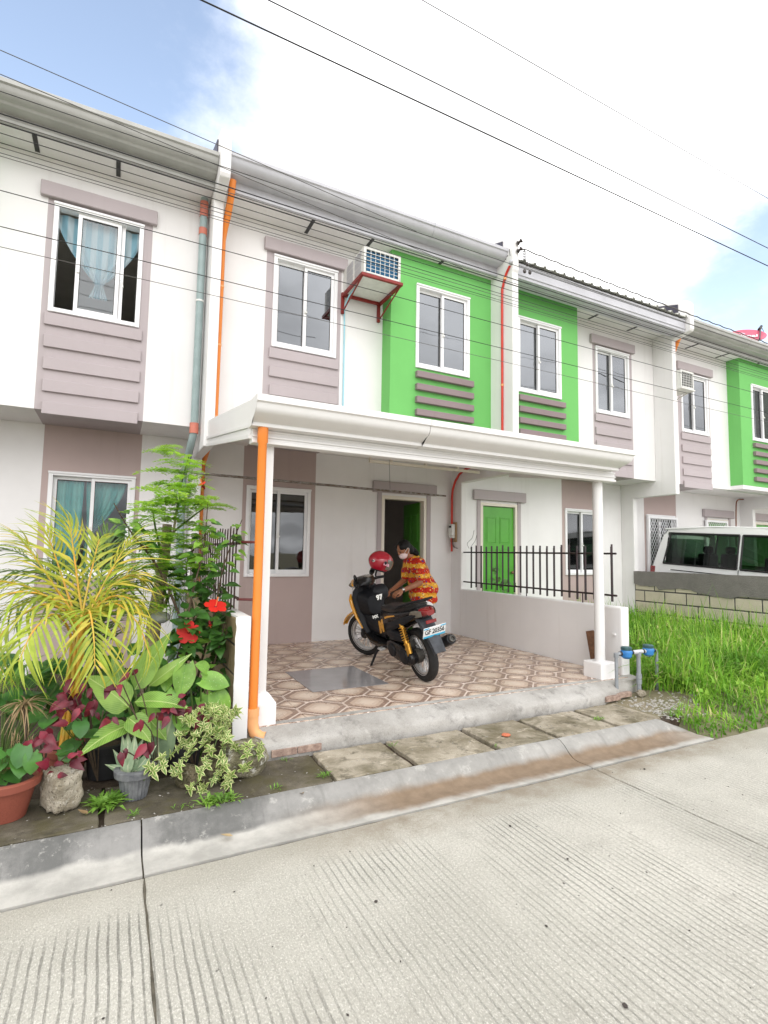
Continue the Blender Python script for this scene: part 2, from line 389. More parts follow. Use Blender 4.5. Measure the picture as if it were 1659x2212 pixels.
def tile_mat(name, edge=False):
    s = NT(name); o = s.xyz(s.obj()); r = s.rnd(); p = s.pos()
    ax = s.math('ABSOLUTE', o[0]); ay = s.math('ABSOLUTE', o[1])
    def octm(a, b, k): return s.math('MAXIMUM', s.math('MAXIMUM', a, b), s.math('DIVIDE', s.math('ADD', a, b), k))
    def cut(a, b, ax_, dg, r): return s.math('MAXIMUM', s.math('MAXIMUM', s.math('MULTIPLY', a, r/ax_), s.math('MULTIPLY', b, r/ax_)), s.math('MULTIPLY', s.math('ADD', a, b), r/dg))
    big = cut(ax, ay, .188, .236, .148)
    qx = s.math('SUBTRACT', .2, ax); qy = s.math('SUBTRACT', .2, ay)
    sm = cut(qx, qy, .118, .138, .104)
    ang = s.math('ARCTAN2', o[1], o[0]); ang2 = s.math('ARCTAN2', s.math('MULTIPLY', qy, 1.), qx)
    stripes = s.mr(s.math('SINE', s.math('MULTIPLY', ang, 44)), -.1, .5)
    stripes2 = s.mr(s.math('SINE', s.math('MULTIPLY', ang2, 40)), -.1, .5)
    pale = lin(226, 208, 190); beige = lin(216, 196, 178); tan = lin(201, 178, 159); brown = lin(168, 143, 126); dk = lin(134, 110, 97)
    def ringc(m, st, r0, r1, r2, r3):
        c = s.mix(s.mr(m, r0, r0+.004), pale, beige)
        c = s.mix(s.mr(m, r1, r1+.003), c, tan)
        c = s.mix(s.mr(m, r2, r2+.003), c, s.mix(st, dk, brown))
        return s.mix(s.mr(m, r3, r3+.003), c, lin(228, 212, 200))
    cb = ringc(big, stripes, .050, .080, .112, .148)
    sp = s.math('MULTIPLY', s.mr(s.math('ABSOLUTE', s.math('SINE', s.math('MULTIPLY', ang, 4))), .10, .03), s.mr(big, .012, .03))
    sp = s.math('MULTIPLY', sp, s.mr(big, .20, .12))
    cb = s.mix(s.math('MULTIPLY', sp, .7), cb, lin(228, 210, 192))
    cs = ringc(sm, stripes2, .040, .058, .076, .104)
    c = s.mix(s.mr(sm, .112, .114), cs, cb)
    c = s.mix(s.math('MULTIPLY', s.mr(s.noise(p, 1.6, 5), .35, .7), .22), c, lin(150, 132, 120))
    c = s.mix(s.math('MULTIPLY', s.mr(s.noise(p, 30, 4), .5, .7), .15), c, lin(190, 170, 155))
    s.bump(s.noise(p, 40, 3), .04, .003)
    ro = s.mr(s.noise(p, 5, 4), .3, .7, .22, .42)
    return s.set(c, ro, spec=.4)
MAT['tile'] = tile_mat('patterned_floor_tile')
MAT['tile_edge'] = PM('brown_tile_edge', lin(126, 104, 94), .6, .3, 30, col2=lin(172, 150, 136))
MAT['grout'] = PM('tile_grout', (.30, .26, .22), .9, .2, 9)
MAT['polished'] = PM('polished_grey_tile', lin(150, 148, 150), .12, .12, 7, spec=.55)
def glass(name, tint, refl):
    s = NT(name); s.t.nodes.remove(s.b)
    tr = s.n('ShaderNodeBsdfTransparent'); tr.inputs[0].default_value = (*tint, 1)
    gl = s.n('ShaderNodeBsdfGlossy'); gl.inputs['Roughness'].default_value = .015; gl.inputs['Color'].default_value = (.93, .96, 1.0, 1)
    ge = s.n('ShaderNodeNewGeometry'); dp = s.n('ShaderNodeVectorMath', operation='DOT_PRODUCT'); s.l(ge.outputs['Incoming'], dp.inputs[0]); s.l(ge.outputs['Normal'], dp.inputs[1])
    k = s.math('POWER', s.math('SUBTRACT', 1., s.math('ABSOLUTE', dp.outputs['Value'])), 5.)
    wob = s.noise(s.pos(), 1.6, 2); s_b = s.n('ShaderNodeBump'); s_b.inputs['Strength'].default_value = .12; s_b.inputs['Distance'].default_value = .02; s.l(wob, s_b.inputs['Height']); s.l(s_b.outputs[0], gl.inputs['Normal'])
    f = s.math('ADD', s.math('MULTIPLY', k, .9), refl)
    mx = s.n('ShaderNodeMixShader'); s.l(s.math('MINIMUM', f, 1.), mx.inputs[0]); s.l(tr.outputs[0], mx.inputs[1]); s.l(gl.outputs[0], mx.inputs[2])
    s.l(mx.outputs[0], s.out.inputs[0]); return s.m
MAT['glass'] = glass('tinted_window_glass', (.30, .32, .34), .21)
MAT['glass_clear'] = glass('clear_window_glass', (.88, .9, .9), .035)
MAT['glass_gf'] = glass('ground_floor_glass', (.42, .42, .40), .10)
MAT['glass_van'] = glass('green_van_glass', (.16, .26, .18), .03)
def cloth_mat(name, a, b, sc, transl=.3):
    s = NT(name); o = s.xyz(s.obj())
    w = s.mr(s.math('SINE', s.math('MULTIPLY', o[0], sc)), -.5, .5)
    c = s.mix(w, a, b); s.set(c, .8, spec=.2)
    t = s.n('ShaderNodeBsdfTranslucent'); s.put(t.inputs[0], c)
    mx = s.n('ShaderNodeMixShader'); mx.inputs[0].default_value = transl
    s.l(s.b.outputs[0], mx.inputs[1]); s.l(t.outputs[0], mx.inputs[2]); s.l(mx.outputs[0], s.out.inputs[0]); return s.m
MAT['curtain_blue'] = cloth_mat('pale_blue_striped_curtain', (.50, .62, .67), (.26, .47, .57), 55)
MAT['curtain_teal'] = cloth_mat('teal_curtain', (.07, .45, .42), (.20, .60, .54), 40)
# foliage
def leaf_mat(name, a, b, rough=.42, vein=None, transl=.25, spots=None, rim=None, hue=.3, stripes=None):
    s = NT(name); o = s.obj(); x = s.xyz(o); p = s.pos(); r = s.rnd()
    c = s.mix(s.math('MULTIPLY', r, 1.), a, b)
    c = s.mix(s.mr(s.noise(p, 9, 3), .35, .7), c, tuple(q*.62 for q in a)) if hue else c
    if stripes:     # herringbone side veins along the leaf: x = along, y = across
        k = s.math('SUBTRACT', x[0], s.math('MULTIPLY', s.math('ABSOLUTE', x[1]), 1.0))
        st = s.mr(s.math('SINE', s.math('MULTIPLY', k, stripes[1])), .35, .8)
        c = s.mix(s.math('MULTIPLY', st, .5), c, stripes[0])
    if vein: c = s.mix(s.math('MULTIPLY', s.mr(s.math('ABSOLUTE', x[1]), .004, .001), .8), c, vein)
    if spots: c = s.mix(s.mr(s.noise(o, 90, 2), .68, .72), c, spots)
    if rim:
        uv = s.n('ShaderNodeAttribute', attribute_name='edge').outputs['Fac']
        c = s.mix(s.mr(s.math('ADD', uv, s.math('MULTIPLY', s.math('SUBTRACT', s.noise(o, 120, 2), .5), .5)), .35, .7), c, rim)
    s.set(c, rough, spec=.4)
    t = s.n('ShaderNodeBsdfTranslucent'); s.put(t.inputs[0], s.mix(.35, c, (.55, .75, .08)) if transl > .15 else c)
    mx = s.n('ShaderNodeMixShader'); mx.inputs[0].default_value = transl
    s.l(s.b.outputs[0], mx.inputs[1]); s.l(t.outputs[0], mx.inputs[2]); s.l(mx.outputs[0], s.out.inputs[0]); return s.m
MAT['palm_y'] = leaf_mat('yellow_palm_leaflet', (.38, .52, .06), (.74, .54, .08), .4, transl=.35)
MAT['palm_stem_y'] = PM('orange_palm_stem', (.62, .30, .035), .4, .25, 10, col2=(.45, .36, .05))
MAT['palm_g'] = leaf_mat('green_palm_leaflet', (.07, .15, .03), (.15, .25, .04), .35)
MAT['stem_g'] = PM('green_stem', (.10, .17, .035), .5, .3, 12)
MAT['moringa'] = leaf_mat('bright_feathery_leaflet', (.40, .70, .07), (.56, .80, .16), .45, transl=.5)
MAT['bark'] = PM('pale_bark', (.46, .37, .26), .85, .4, 14, bump=.7, bs=60)
MAT['bark_dark'] = PM('dark_twig_bark', (.10, .07, .045), .85, .4, 16)
MAT['hib'] = leaf_mat('hibiscus_leaf', (.035, .11, .022), (.08, .21, .04), .3, transl=.18)
MAT['hib_l'] = leaf_mat('young_hibiscus_leaf', (.22, .46, .06), (.34, .56, .10), .35, transl=.35)
MAT['petal'] = leaf_mat('red_petal', (.62, .012, .012), (.72, .02, .015), .55, transl=.2, hue=0)
MAT['petal_c'] = PM('dark_flower_throat', (.20, .005, .012), .6, .1)
MAT['stamen'] = PM('flower_stamen', (.75, .25, .08), .6, .2)
MAT['calathea'] = leaf_mat('striped_broad_leaf', (.22, .42, .07), (.32, .50, .10), .35, vein=(.55, .66, .25), transl=.22, stripes=((.34, .50, .15), 420))
MAT['caladium'] = leaf_mat('spotted_pale_leaf', (.20, .42, .06), (.28, .48, .09), .35, vein=(.12, .3, .05), spots=(.62, .72, .38), transl=.25)
MAT['maroon'] = leaf_mat('maroon_leaf', (.10, .010, .020), (.30, .025, .05), .38, transl=.12)
MAT['silver'] = leaf_mat('silvery_green_leaf', (.22, .33, .19), (.33, .43, .26), .4, vein=(.5, .55, .35), transl=.15)
MAT['varieg'] = leaf_mat('cream_edged_leaf', (.14, .27, .05), (.22, .34, .07), .4, rim=(.70, .70, .34), transl=.2)
MAT['round_g'] = leaf_mat('rounded_green_leaf', (.05, .17, .035), (.09, .24, .045), .35, transl=.18)
MAT['dry'] = leaf_mat('dried_leaf', (.30, .20, .10), (.42, .32, .18), .7, transl=.1)
MAT['grassblade'] = leaf_mat('tall_grass_blade', (.16, .36, .045), (.24, .42, .07), .5, transl=.3)
def grass_mat(name, a, b, d):
    s = NT(name); p = s.pos(); u = s.n('ShaderNodeAttribute', attribute_name='tone').outputs['Fac']
    c = s.mix(s.mr(u, 0, 1, smooth=False), a, b); c = s.mix(s.mr(u, .86, .93), c, d)
    c = s.mix(s.mr(s.noise(p, 2.2, 3), .4, .65), c, tuple(q*.72 for q in a))
    s.set(c, .5, spec=.3); t = s.n('ShaderNodeBsdfTranslucent'); s.put(t.inputs[0], c)
    mx = s.n('ShaderNodeMixShader'); mx.inputs[0].default_value = .3
    s.l(s.b.outputs[0], mx.inputs[1]); s.l(t.outputs[0], mx.inputs[2]); s.l(mx.outputs[0], s.out.inputs[0]); return s.m
MAT['grass'] = grass_mat('weedy_grass', (.15, .38, .03), (.46, .70, .10), (.58, .54, .24))
MAT['grass_dark'] = grass_mat('shady_grass', (.05, .15, .03), (.14, .28, .06), (.2, .22, .08))
MAT['terracotta'] = PM('terracotta_plastic', (.25, .07, .045), .55, .22, 9, fine=.06)
MAT['greypot'] = PM('grey_plastic_pot', (.07, .075, .085), .6, .4, 14, col2=(.19, .195, .20))
MAT['blackpot'] = PM('black_pot', (.02, .02, .022), .6, .3, 12)
def stone_mat(name, a, b, c3):
    s = NT(name); p = s.pos()
    c = s.mix(s.mr(s.noise(p, 9, 7, .7), .36, .64), a, b); c = s.mix(s.mr(s.noise(p, 17, 6, .7), .56, .66), c, c3)
    c = s.mix(s.mr(s.noise(p, 60, 4, .7), .56, .68), c, tuple(q*.4 for q in a))
    s.bump(s.math('ADD', s.noise(p, 30, 6, .7), s.noise(p, 120, 3)), 1., .012); return s.set(c, .92, spec=.2)
MAT['stone'] = stone_mat('limestone', (.30, .26, .19), (.50, .45, .36), (.60, .56, .48))
MAT['rock'] = stone_mat('lichen_rock', (.13, .12, .07), (.34, .31, .22), (.66, .64, .58))
MAT['rock_dark'] = stone_mat('mossy_rock', (.08, .075, .04), (.22, .18, .12), (.3, .27, .2))
MAT['pebble'] = PM('pebble', (.42, .40, .36), .85, .3, 30, rnd=.6)
MAT['pebble_dark'] = PM('dark_pebble', (.06, .05, .045), .85, .3, 30)
MAT['redshard'] = PM('red_clay_shard', (.55, .17, .09), .8, .2, 20)
MAT['sack'] = PM('torn_plastic_sack', (.55, .56, .57), .4, .25, 20)
# vehicle and person
MAT['van_white'] = PM('van_paint', (.80, .81, .80), .28, .04, 2, spec=.5, coat=.5)
MAT['rubber'] = PM('tyre_rubber', (.018, .018, .018), .75, .3, 20)
MAT['bk_gloss'] = PM('black_gloss_plastic', (.009, .009, .010), .25, .2, 10, spec=.35)
MAT['bk_matte'] = PM('black_matte_plastic', (.011, .012, .015), .5, .3, 14, spec=.25)
MAT['seat_v'] = PM('black_seat_vinyl', (.014, .013, .013), .42, .2, 20, spec=.4, bump=.1, bs=200)
MAT['yel'] = PM('yellow_bike_paint', (.72, .33, .02), .28, .08, 6, spec=.5, coat=.5)
MAT['gold'] = PM('gold_anodised', (.75, .40, .07), .32, .2, 30, metal=.85)
MAT['silver_m'] = PM('silver_wheel', (.62, .62, .62), .38, .12, 20, metal=.55)
MAT['engine'] = PM('grimy_engine', (.10, .095, .085), .5, .5, 22, metal=.5)
MAT['dk_fender'] = PM('dusty_dark_fender', (.05, .055, .065), .55, .5, 16)
MAT['red_lens'] = PM('red_lens', (.22, .012, .014), .12, .2, 20, spec=.6, coat=.5)
MAT['clear_lens'] = PM('smoked_lens', (.16, .14, .11), .12, .3, 20, spec=.6, coat=.5)
MAT['plate_w'] = PM('plate_white', (.78, .80, .80), .4, .05)
MAT['plate_b'] = PM('plate_blue', (.06, .42, .66), .4, .1)
MAT['ink'] = PM('black_ink', (.01, .01, .012), .5, .1)
MAT['sticker'] = PM('white_sticker', (.78, .78, .74), .5, .08)
MAT['helmet'] = PM('red_helmet', (.42, .012, .03), .16, .1, 8, spec=.5, coat=.6)
MAT['skin'] = PM('skin', (.36, .165, .09), .5, .14, 9, spec=.35, col2=(.28, .115, .06))
MAT['hair'] = PM('black_hair', (.004, .0035, .0035), .5, .2, 40, spec=.25)
MAT['mask'] = PM('pale_pink_mask', (.80, .64, .64), .75, .06)
MAT['trousers'] = PM('white_trousers', (.74, .745, .76), .8, .1, 6, bump=.3, bs=14)
MAT['watch'] = PM('watch_silver', (.6, .6, .58), .3, .1, 30, metal=.8)
MAT['sandal'] = PM('brown_sandal', (.06, .035, .025), .6, .2)
MAT['gray_ink'] = PM('grey_ink', (.25, .25, .28), .6, .1)
def shirt():
    s = NT('printed_holiday_shirt'); p = s.pos(); x = s.xyz(p)
    wob = s.math('MULTIPLY', s.noise(p, 14, 4, .7), .11)
    band = s.math('SINE', s.math('MULTIPLY', s.math('ADD', x[2], wob), 2*math.pi/.125))
    red = (.52, .028, .012); yel = (.72, .36, .035); c = s.mix(s.mr(band, .12, .24), red, yel)
    c = s.mix(s.mr(s.noise(p, 30, 3), .60, .64), c, (.80, .62, .22))
    c = s.mix(s.mr(s.noise(s.scalev(p, (1, 1, 1.6)), 19, 3), .60, .63), c, (.06, .03, .20))
    c = s.mix(s.mr(s.noise(p, 55, 4, .8, 1.), .585, .61), c, (.02, .012, .015))
    s.bump(s.noise(p, 16, 3), .5, .02)
    return s.set(c, .75, spec=.2)
MAT['shirt'] = shirt()
# ------------------------------------------------------------------ ground, road, kerb, pavement
rng = random.Random(7)
struct(G().add([(-400, -400, -.06), (400, -400, -.06), (400, 400, -.06), (-400, 400, -.06)], [(0, 1, 2, 3)]).ob('ground', 'yard'))
road = struct(G().box(-30, 40, -9, 2.757, -.055, -.007).ob('road', 'joint'))
JX = [.195+2.92*k for k in range(-5, 8)]
JY = [2.757, -.55, -3.85, -7.2]
def jag_slab(x0, x1, y0, y1, z0, z1, step=.12, amp=.006, seed=0):
    r = random.Random(seed); P = []
    def edge(a, b):
        n = max(1, int((Vector(b)-Vector(a)).length/step)); out = []
        for k in range(n):
            q = Vector(a).lerp(Vector(b), k/n); out.append((q.x+r.uniform(-amp, amp), q.y+r.uniform(-amp, amp)))
        return out
    P = edge((x0, y0), (x1, y0))+edge((x1, y0), (x1, y1))+edge((x1, y1), (x0, y1))+edge((x0, y1), (x0, y0))
    cx, cy = (x0+x1)/2, (y0+y1)/2
    ins = [(cx+(p[0]-cx)*(1-.012/(x1-x0)), cy+(p[1]-cy)*(1-.012/(y1-y0))) for p in P]
    g = G(); g.loft([[(*p, z0) for p in P], [(*p, z1-.005) for p in P], [(*p, z1) for p in ins]])
    return g
for i in range(len(JX)-1):
    for j in range(len(JY)-1):
        jag_slab(JX[i]+.004, JX[i+1]-.004, JY[j+1]+.006, JY[j]-.008, -.02, 0, .09, .004, i*10+j).ob('road_slab', 'road', road, M=Matrix())
# kerb with its gutter, cast in lengths between the joints
kerb = struct(G().box(-14, 4.4, 2.77, 3.09, -.055, -.012).ob('kerb', 'joint'))
prof = [(2.768, -.05), (2.768, .0), (2.80, .001), (2.90, -.004), (2.945, .004), (2.985, .03), (3.03, .07), (3.07, .094), (3.105, .1), (3.105, -.05)]
KX = [x for x in JX if x < 3.3]+[4.52]
for i in range(len(KX)-1):
    n = 24; rings = []
    for k in range(n+1):
        t = k/n; x = lerp(KX[i]+.004, KX[i+1]-.004, t); rr = []
        end = 1. if KX[i+1] < 4.2 else max(.1, min(1., (4.56-x)/.26))
        for (y, z) in prof:
            d = noise.noise(Vector((x*5, y*7, z*7)))*.0025 if 0 < k < n else 0
            rr.append((x + (.10*(3.1-y) if KX[i+1] > 4.2 and t > .8 else 0), y, (z*end if z > 0 else z)+d*(z > -.04)))
        rings.append(rr)
    G().loft(rings).ob('kerb_length', 'kerb', kerb, smooth=50, M=Matrix())
# pavement: a bed of dirt with separate concrete slabs on it
pav = struct(G().box(-8, 4.62, 3.10, 3.66, -.05, .068).ob('pavement', 'soil'))
PX = [-3.2, -2.55, -1.92, -1.27, -.63, .01, .66, 1.29, 1.88, 2.57, 3.16, 3.83, 4.40]
for i in range(len(PX)-1):
    a, b = PX[i]+.012, PX[i+1]-.012-(.03 if i > 6 else 0)
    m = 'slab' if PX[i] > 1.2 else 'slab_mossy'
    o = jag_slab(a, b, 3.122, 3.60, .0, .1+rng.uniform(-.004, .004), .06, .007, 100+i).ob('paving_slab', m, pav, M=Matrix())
# garden soil of the left plot, weedy yard on the right, apron of the far drive
def mound(name, mat, x0, x1, y0, y1, zf, n=40):
    g = G(); V = []; F = []
    for i in range(n+1):
        for j in range(n+1):
            x = lerp(x0, x1, i/n); y = lerp(y0, y1, j/n); V.append((x, y, zf(x, y)))
    for i in range(n):
        for j in range(n): a = i*(n+1)+j; F.append((a, a+n+1, a+n+2, a+1))
    return g.add(V, F).ob(name, mat, smooth=60)
struct(mound('garden_soil', 'soil', -6, .80, 3.62, 7.2, lambda x, y: .09+.05*noise.noise(Vector((x*3, y*3, 0)))+.03*noise.noise(Vector((x*11, y*11, 2)))))
def yz(x, y):
    if x < 4.58 and y < 3.13: return -.05
    b = min(1, max(0, (y-2.75)/.5)); return -.03+b*(.11+.12*min(1, max(0, (x-4.6)/2)) + .03*min(1, max(0, (x-4.6)))*noise.noise(Vector((x*2, y*2, 5))) + .012*noise.noise(Vector((x*9, y*9, 1))))
struct(mound('yard_soil', 'yard', 4.05, 8.98, 2.78, 7.2, yz, 60))
struct(G().box(8.98, 13.6, 3.2, 7.3, -.05, .16).ob('driveway', 'ramp'))
struct(mound('verge', 'yard', 8.9, 30, 2.78, 3.3, lambda x, y: -.03+.06*(y-2.78)+.03*noise.noise(Vector((x*3, y*3, 0))), 40))
# porch floor: grout bed, tiles, ramp
porch = struct(G().box(.86, 4.87, 3.80, 7.30, -.05, .236).ob('porch_floor', 'grout'))
S = .40; X0, Y0 = 3.56-.2-7*S, 4.10-.2
def tile_mesh(w, h, ox, oy):
    g = G(); b = .0025
    g.loft([[(-w/2+ox, -h/2+oy, -.010), (w/2+ox, -h/2+oy, -.010), (w/2+ox, h/2+oy, -.010), (-w/2+ox, h/2+oy, -.010)],
            [(-w/2+ox, -h/2+oy, -b), (w/2+ox, -h/2+oy, -b), (w/2+ox, h/2+oy, -b), (-w/2+ox, h/2+oy, -b)],
            [(-w/2+ox+b, -h/2+oy+b, 0), (w/2+ox-b, -h/2+oy+b, 0), (w/2+ox-b, h/2+oy-b, 0), (-w/2+ox+b, h/2+oy-b, 0)]])
    return g.mesh('floor_tile', 'tile')
tcache = {}
xb0, xb1, yb0, yb1 = .865, 4.865, 3.83, 7.135
MATX = (X0+1*S, X0+3*S); MATY = (Y0+1*S+.0, Y0+3*S)       # the plain grey inset: two tiles by two
i = -1
for ix in range(-2, 12):
    for iy in range(-1, 10):
        ax, bx = X0+ix*S, X0+(ix+1)*S; ay, by = Y0+iy*S, Y0+(iy+1)*S
        cx, cy = (ax+bx)/2, (ay+by)/2
        a0, a1, b0, b1 = max(ax, xb0), min(bx, xb1), max(ay, yb0), min(by, yb1)
        if a1-a0 < .03 or b1-b0 < .03: continue
        key = (round(a1-a0, 3), round(b1-b0, 3), round((a0+a1)/2-cx, 3), round((b0+b1)/2-cy, 3))
        if key not in tcache: tcache[key] = tile_mesh(a1-a0-.004, b1-b0-.004, key[2], key[3])
        place('floor_tile', tcache[key], porch, Matrix.Translation((cx, cy, .25+rng.uniform(-.0008, .0008))))
g = G(); g.box(1.645, 2.415, 4.57, 5.43, .2512, .2545)
g.ob('inset_cover', 'polished', porch, bevel=.001, M=Matrix(), label='plain polished grey square let into the patterned tiles')
# concrete ramp lip in front of the tiles
g = G(); n = 60; rings = []
for k in range(n+1):
    x = lerp(.93, 4.98, k/n); fy = 3.635+.02*noise.noise(Vector((x*2.3, 0, 0)))+.012*noise.noise(Vector((x*9, 3, 0)))+max(0, x-4.2)*.22
    zz = .185+.012*noise.noise(Vector((x*4, 1, 7)))
    rings.append([(x, fy+.02, -.05), (x, fy+.006*noise.noise(Vector((x*21, 0, 3))), .11), (x, fy, zz-.02), (x, fy+.012, zz), (x, 3.70+max(0, x-4.2)*.15, .207), (x, 3.78, .238), (x, 3.86, .2525), (x, 3.90, .2545), (x, 3.9, -.05)])
ramp = g.loft(rings).ob('ramp', 'ramp', smooth=40); struct(ramp)
g = G()
for (a, b, m) in ((1.02, 1.20, 0), (1.205, 1.38, 1), (4.30, 4.50, 0), (4.505, 4.72, 0)):
    fy = 3.622+max(0, (a+b)/2-4.2)*.22; t = G(); t.box(a, b, fy-.004 if a < 2 else fy-.03, fy+.012, .103, .150); t.ob('edge_tile', 'tile_edge', ramp, M=Matrix(), bevel=.002)
# ------------------------------------------------------------------ the row of houses
D, U, GP = 7.14, 6.37, 6.12
SOF, EAVE = 2.93, 5.66
def wallgrid(x0, x1, z0, z1, y, th, holes=(), bands=(), g=None):
    """flat wall facing -Y with openings; bands = [(xa, xb, material index, top)]"""
    g = g or G()
    xs = sorted({x0, x1, *[h[0] for h in holes], *[h[1] for h in holes], *[q for b in bands for q in b[:2]]}); xs = [x for x in xs if x0 <= x <= x1]
    zs = sorted({z0, z1, *[h[2] for h in holes], *[h[3] for h in holes], *[b[3] for b in bands if len(b) > 3]}); zs = [z for z in zs if z0 <= z <= z1]
    nx, nz = len(xs)-1, len(zs)-1
    def solid(i, j):
        if not (0 <= i < nx and 0 <= j < nz): return False
        cx, cz = (xs[i]+xs[i+1])/2, (zs[j]+zs[j+1])/2
        return not any(h[0] < cx < h[1] and h[2] < cz < h[3] for h in holes)
    for i in range(nx):
        for j in range(nz):
            if not solid(i, j): continue
            a, b, c, d = xs[i], xs[i+1], zs[j], zs[j+1]; m = 0
            for q in bands:
                if q[0] < (a+b)/2 < q[1] and (len(q) < 4 or (c+d)/2 < q[3]): m = q[2]
            g.add([(a, y, c), (b, y, c), (b, y, d), (a, y, d)], [(0, 1, 2, 3)], m)
            g.add([(a, y+th, c), (b, y+th, c), (b, y+th, d), (a, y+th, d)], [(3, 2, 1, 0)], 0)
            for (ii, jj, q) in ((i-1, j, [(a, y, c), (a, y, d), (a, y+th, d), (a, y+th, c)]), (i+1, j, [(b, y, c), (b, y+th, c), (b, y+th, d), (b, y, d)]),
                                (i, j-1, [(a, y, c), (a, y+th, c), (b, y+th, c), (b, y, c)]), (i, j+1, [(a, y, d), (b, y, d), (b, y+th, d), (a, y+th, d)])):
                if not solid(ii, jj): g.add(q, [(0, 1, 2, 3)], m)
    return g
def window(parent, x0, x1, z0, z1, y, gl, kind='slide', curtain=None):
    f = .045; g = G()
    # outer frame, 2 cm proud of the wall
    g.box(x0, x0+f, y-.022, y+.09, z0, z1); g.box(x1-f, x1, y-.022, y+.09, z0, z1)
    g.box(x0+f, x1-f, y-.022, y+.09, z1-f, z1); g.box(x0+f, x1-f, y-.028, y+.09, z0, z0+f)
    g.box(x0-.004, x1+.004, y-.034, y-.023, z1-.022, z1+.004)
    w = g.ob('window', 'alu', parent, bevel=.003)
    a, b = x0+f, x1-f; mid = (a+b)/2; c, d = z0+f, z1-f
    def sash(p, q, yy, glm):
        s = G(); k = .038
        s.box(p, p+k, yy, yy+.028, c, d); s.box(q-k, q, yy, yy+.028, c, d); s.box(p+k, q-k, yy, yy+.028, c, c+k*1.35); s.box(p+k, q-k, yy, yy+.028, d-k, d)
        so = sub('sash', s, 'alu', w, bevel=.002)
        e = G(); k2 = k+.006      # black gasket round the pane
        e.box(p+k, p+k2, yy+.008, yy+.02, c+k, d-k); e.box(q-k2, q-k, yy+.008, yy+.02, c+k, d-k); e.box(p+k2, q-k2, yy+.008, yy+.02, d-k-.010, d-k)
        sub('gasket', e, 'seal', w)
        sub('pane', G().box(p+k2-.002, q-k2+.002, yy+.012, yy+.017, c+k*1.3, d-k-.008), glm, w)
    if kind == 'slide':
        sash(a, mid+.02, y+.045, gl); sash(mid-.02, b, y+.008, gl)
        h = G(); hx = mid+.0; hz = (c+d)/2-.06; h.box(hx-.012, hx+.012, y-.004, y+.008, hz-.02, hz+.05); h.box(hx-.006, hx+.02, y-.018, y-.004, hz-.012, hz+.008); sub('handle', h, 'white_plastic', w, bevel=.002)
    elif kind == 'centre':      # both sashes slid to the middle, the sides stand open
        q = (b-a)*.30; sash(a+q-.055, b-q+.055, y+.008, gl); sub('sash', G().box(b-q+.057, b-q+.095, y+.045, y+.073, c, d), 'alu', w, bevel=.002)
        h = G(); hx = b-q+.065; hz = c+.42; h.tube([(hx, y+.006, hz+.05), (hx+.015, y-.02, hz+.03), (hx+.03, y-.03, hz-.05)], .008, 6); sub('handle', h, 'white_plastic', w)
        h = G(); h.box(a+q-.045, a+q-.015, y-.006, y+.008, hz+.02, hz+.055); sub('handle', h, 'white_plastic', w, bevel=.003)
    return w
def door_leaf(parent, name='door', W=.74, H=2.05):
    """six-panel door in its own frame: hinge edge at x=0, leaf along +x, front at y=0"""
    g = G(); g.box(0, W, 0, .035, 0, H)
    d = g.mesh('door', 'door_green', bevel=.003); return d
def door_panels(d, W=.74, H=2.05, sgn=1):
    for (za, zb) in ((.16, .72), (.80, 1.36), (1.44, 1.90)):
        for xa in (.09, W/2+.035):
            for (y0, y1) in ((-.006, .004), (.031, .041)):
                p = G(); w = W/2-.125; y0_, y1_ = y0, y1
                p.box(xa+.022, xa+w-.022, y0_, y1_, za+.022, zb-.022); sub('door_panel', p, 'door_green', d, bevel=.004)
                q = G(); t = .013; yy = (y0_, y0_+.012) if y0 < 0 else (y1_-.012, y1_)
                q.box(xa, xa+w, yy[0], yy[1], za, za+t); q.box(xa, xa+w, yy[0], yy[1], zb-t, zb); q.box(xa, xa+t, yy[0], yy[1], za+t, zb-t); q.box(xa+w-t, xa+w, yy[0], yy[1], za+t, zb-t)
                sub('moulding', q, 'door_green', d)
def gutter_profile(dz):     # (y, z) of the pressed ogee gutter, front lip first
    return [(5.725, 5.925), (5.72, 5.93), (5.715, 5.925), (5.715, 5.885), (5.735, 5.875), (5.742, 5.845), (5.76, 5.815), (5.80, 5.79), (5.83, 5.785), (5.85, 5.765), (5.87, 5.762), (5.975, 5.76), (5.975, 5.765), (5.872, 5.768), (5.80, 5.80), (5.75, 5.85), (5.74, 5.89), (5.725, 5.9)]
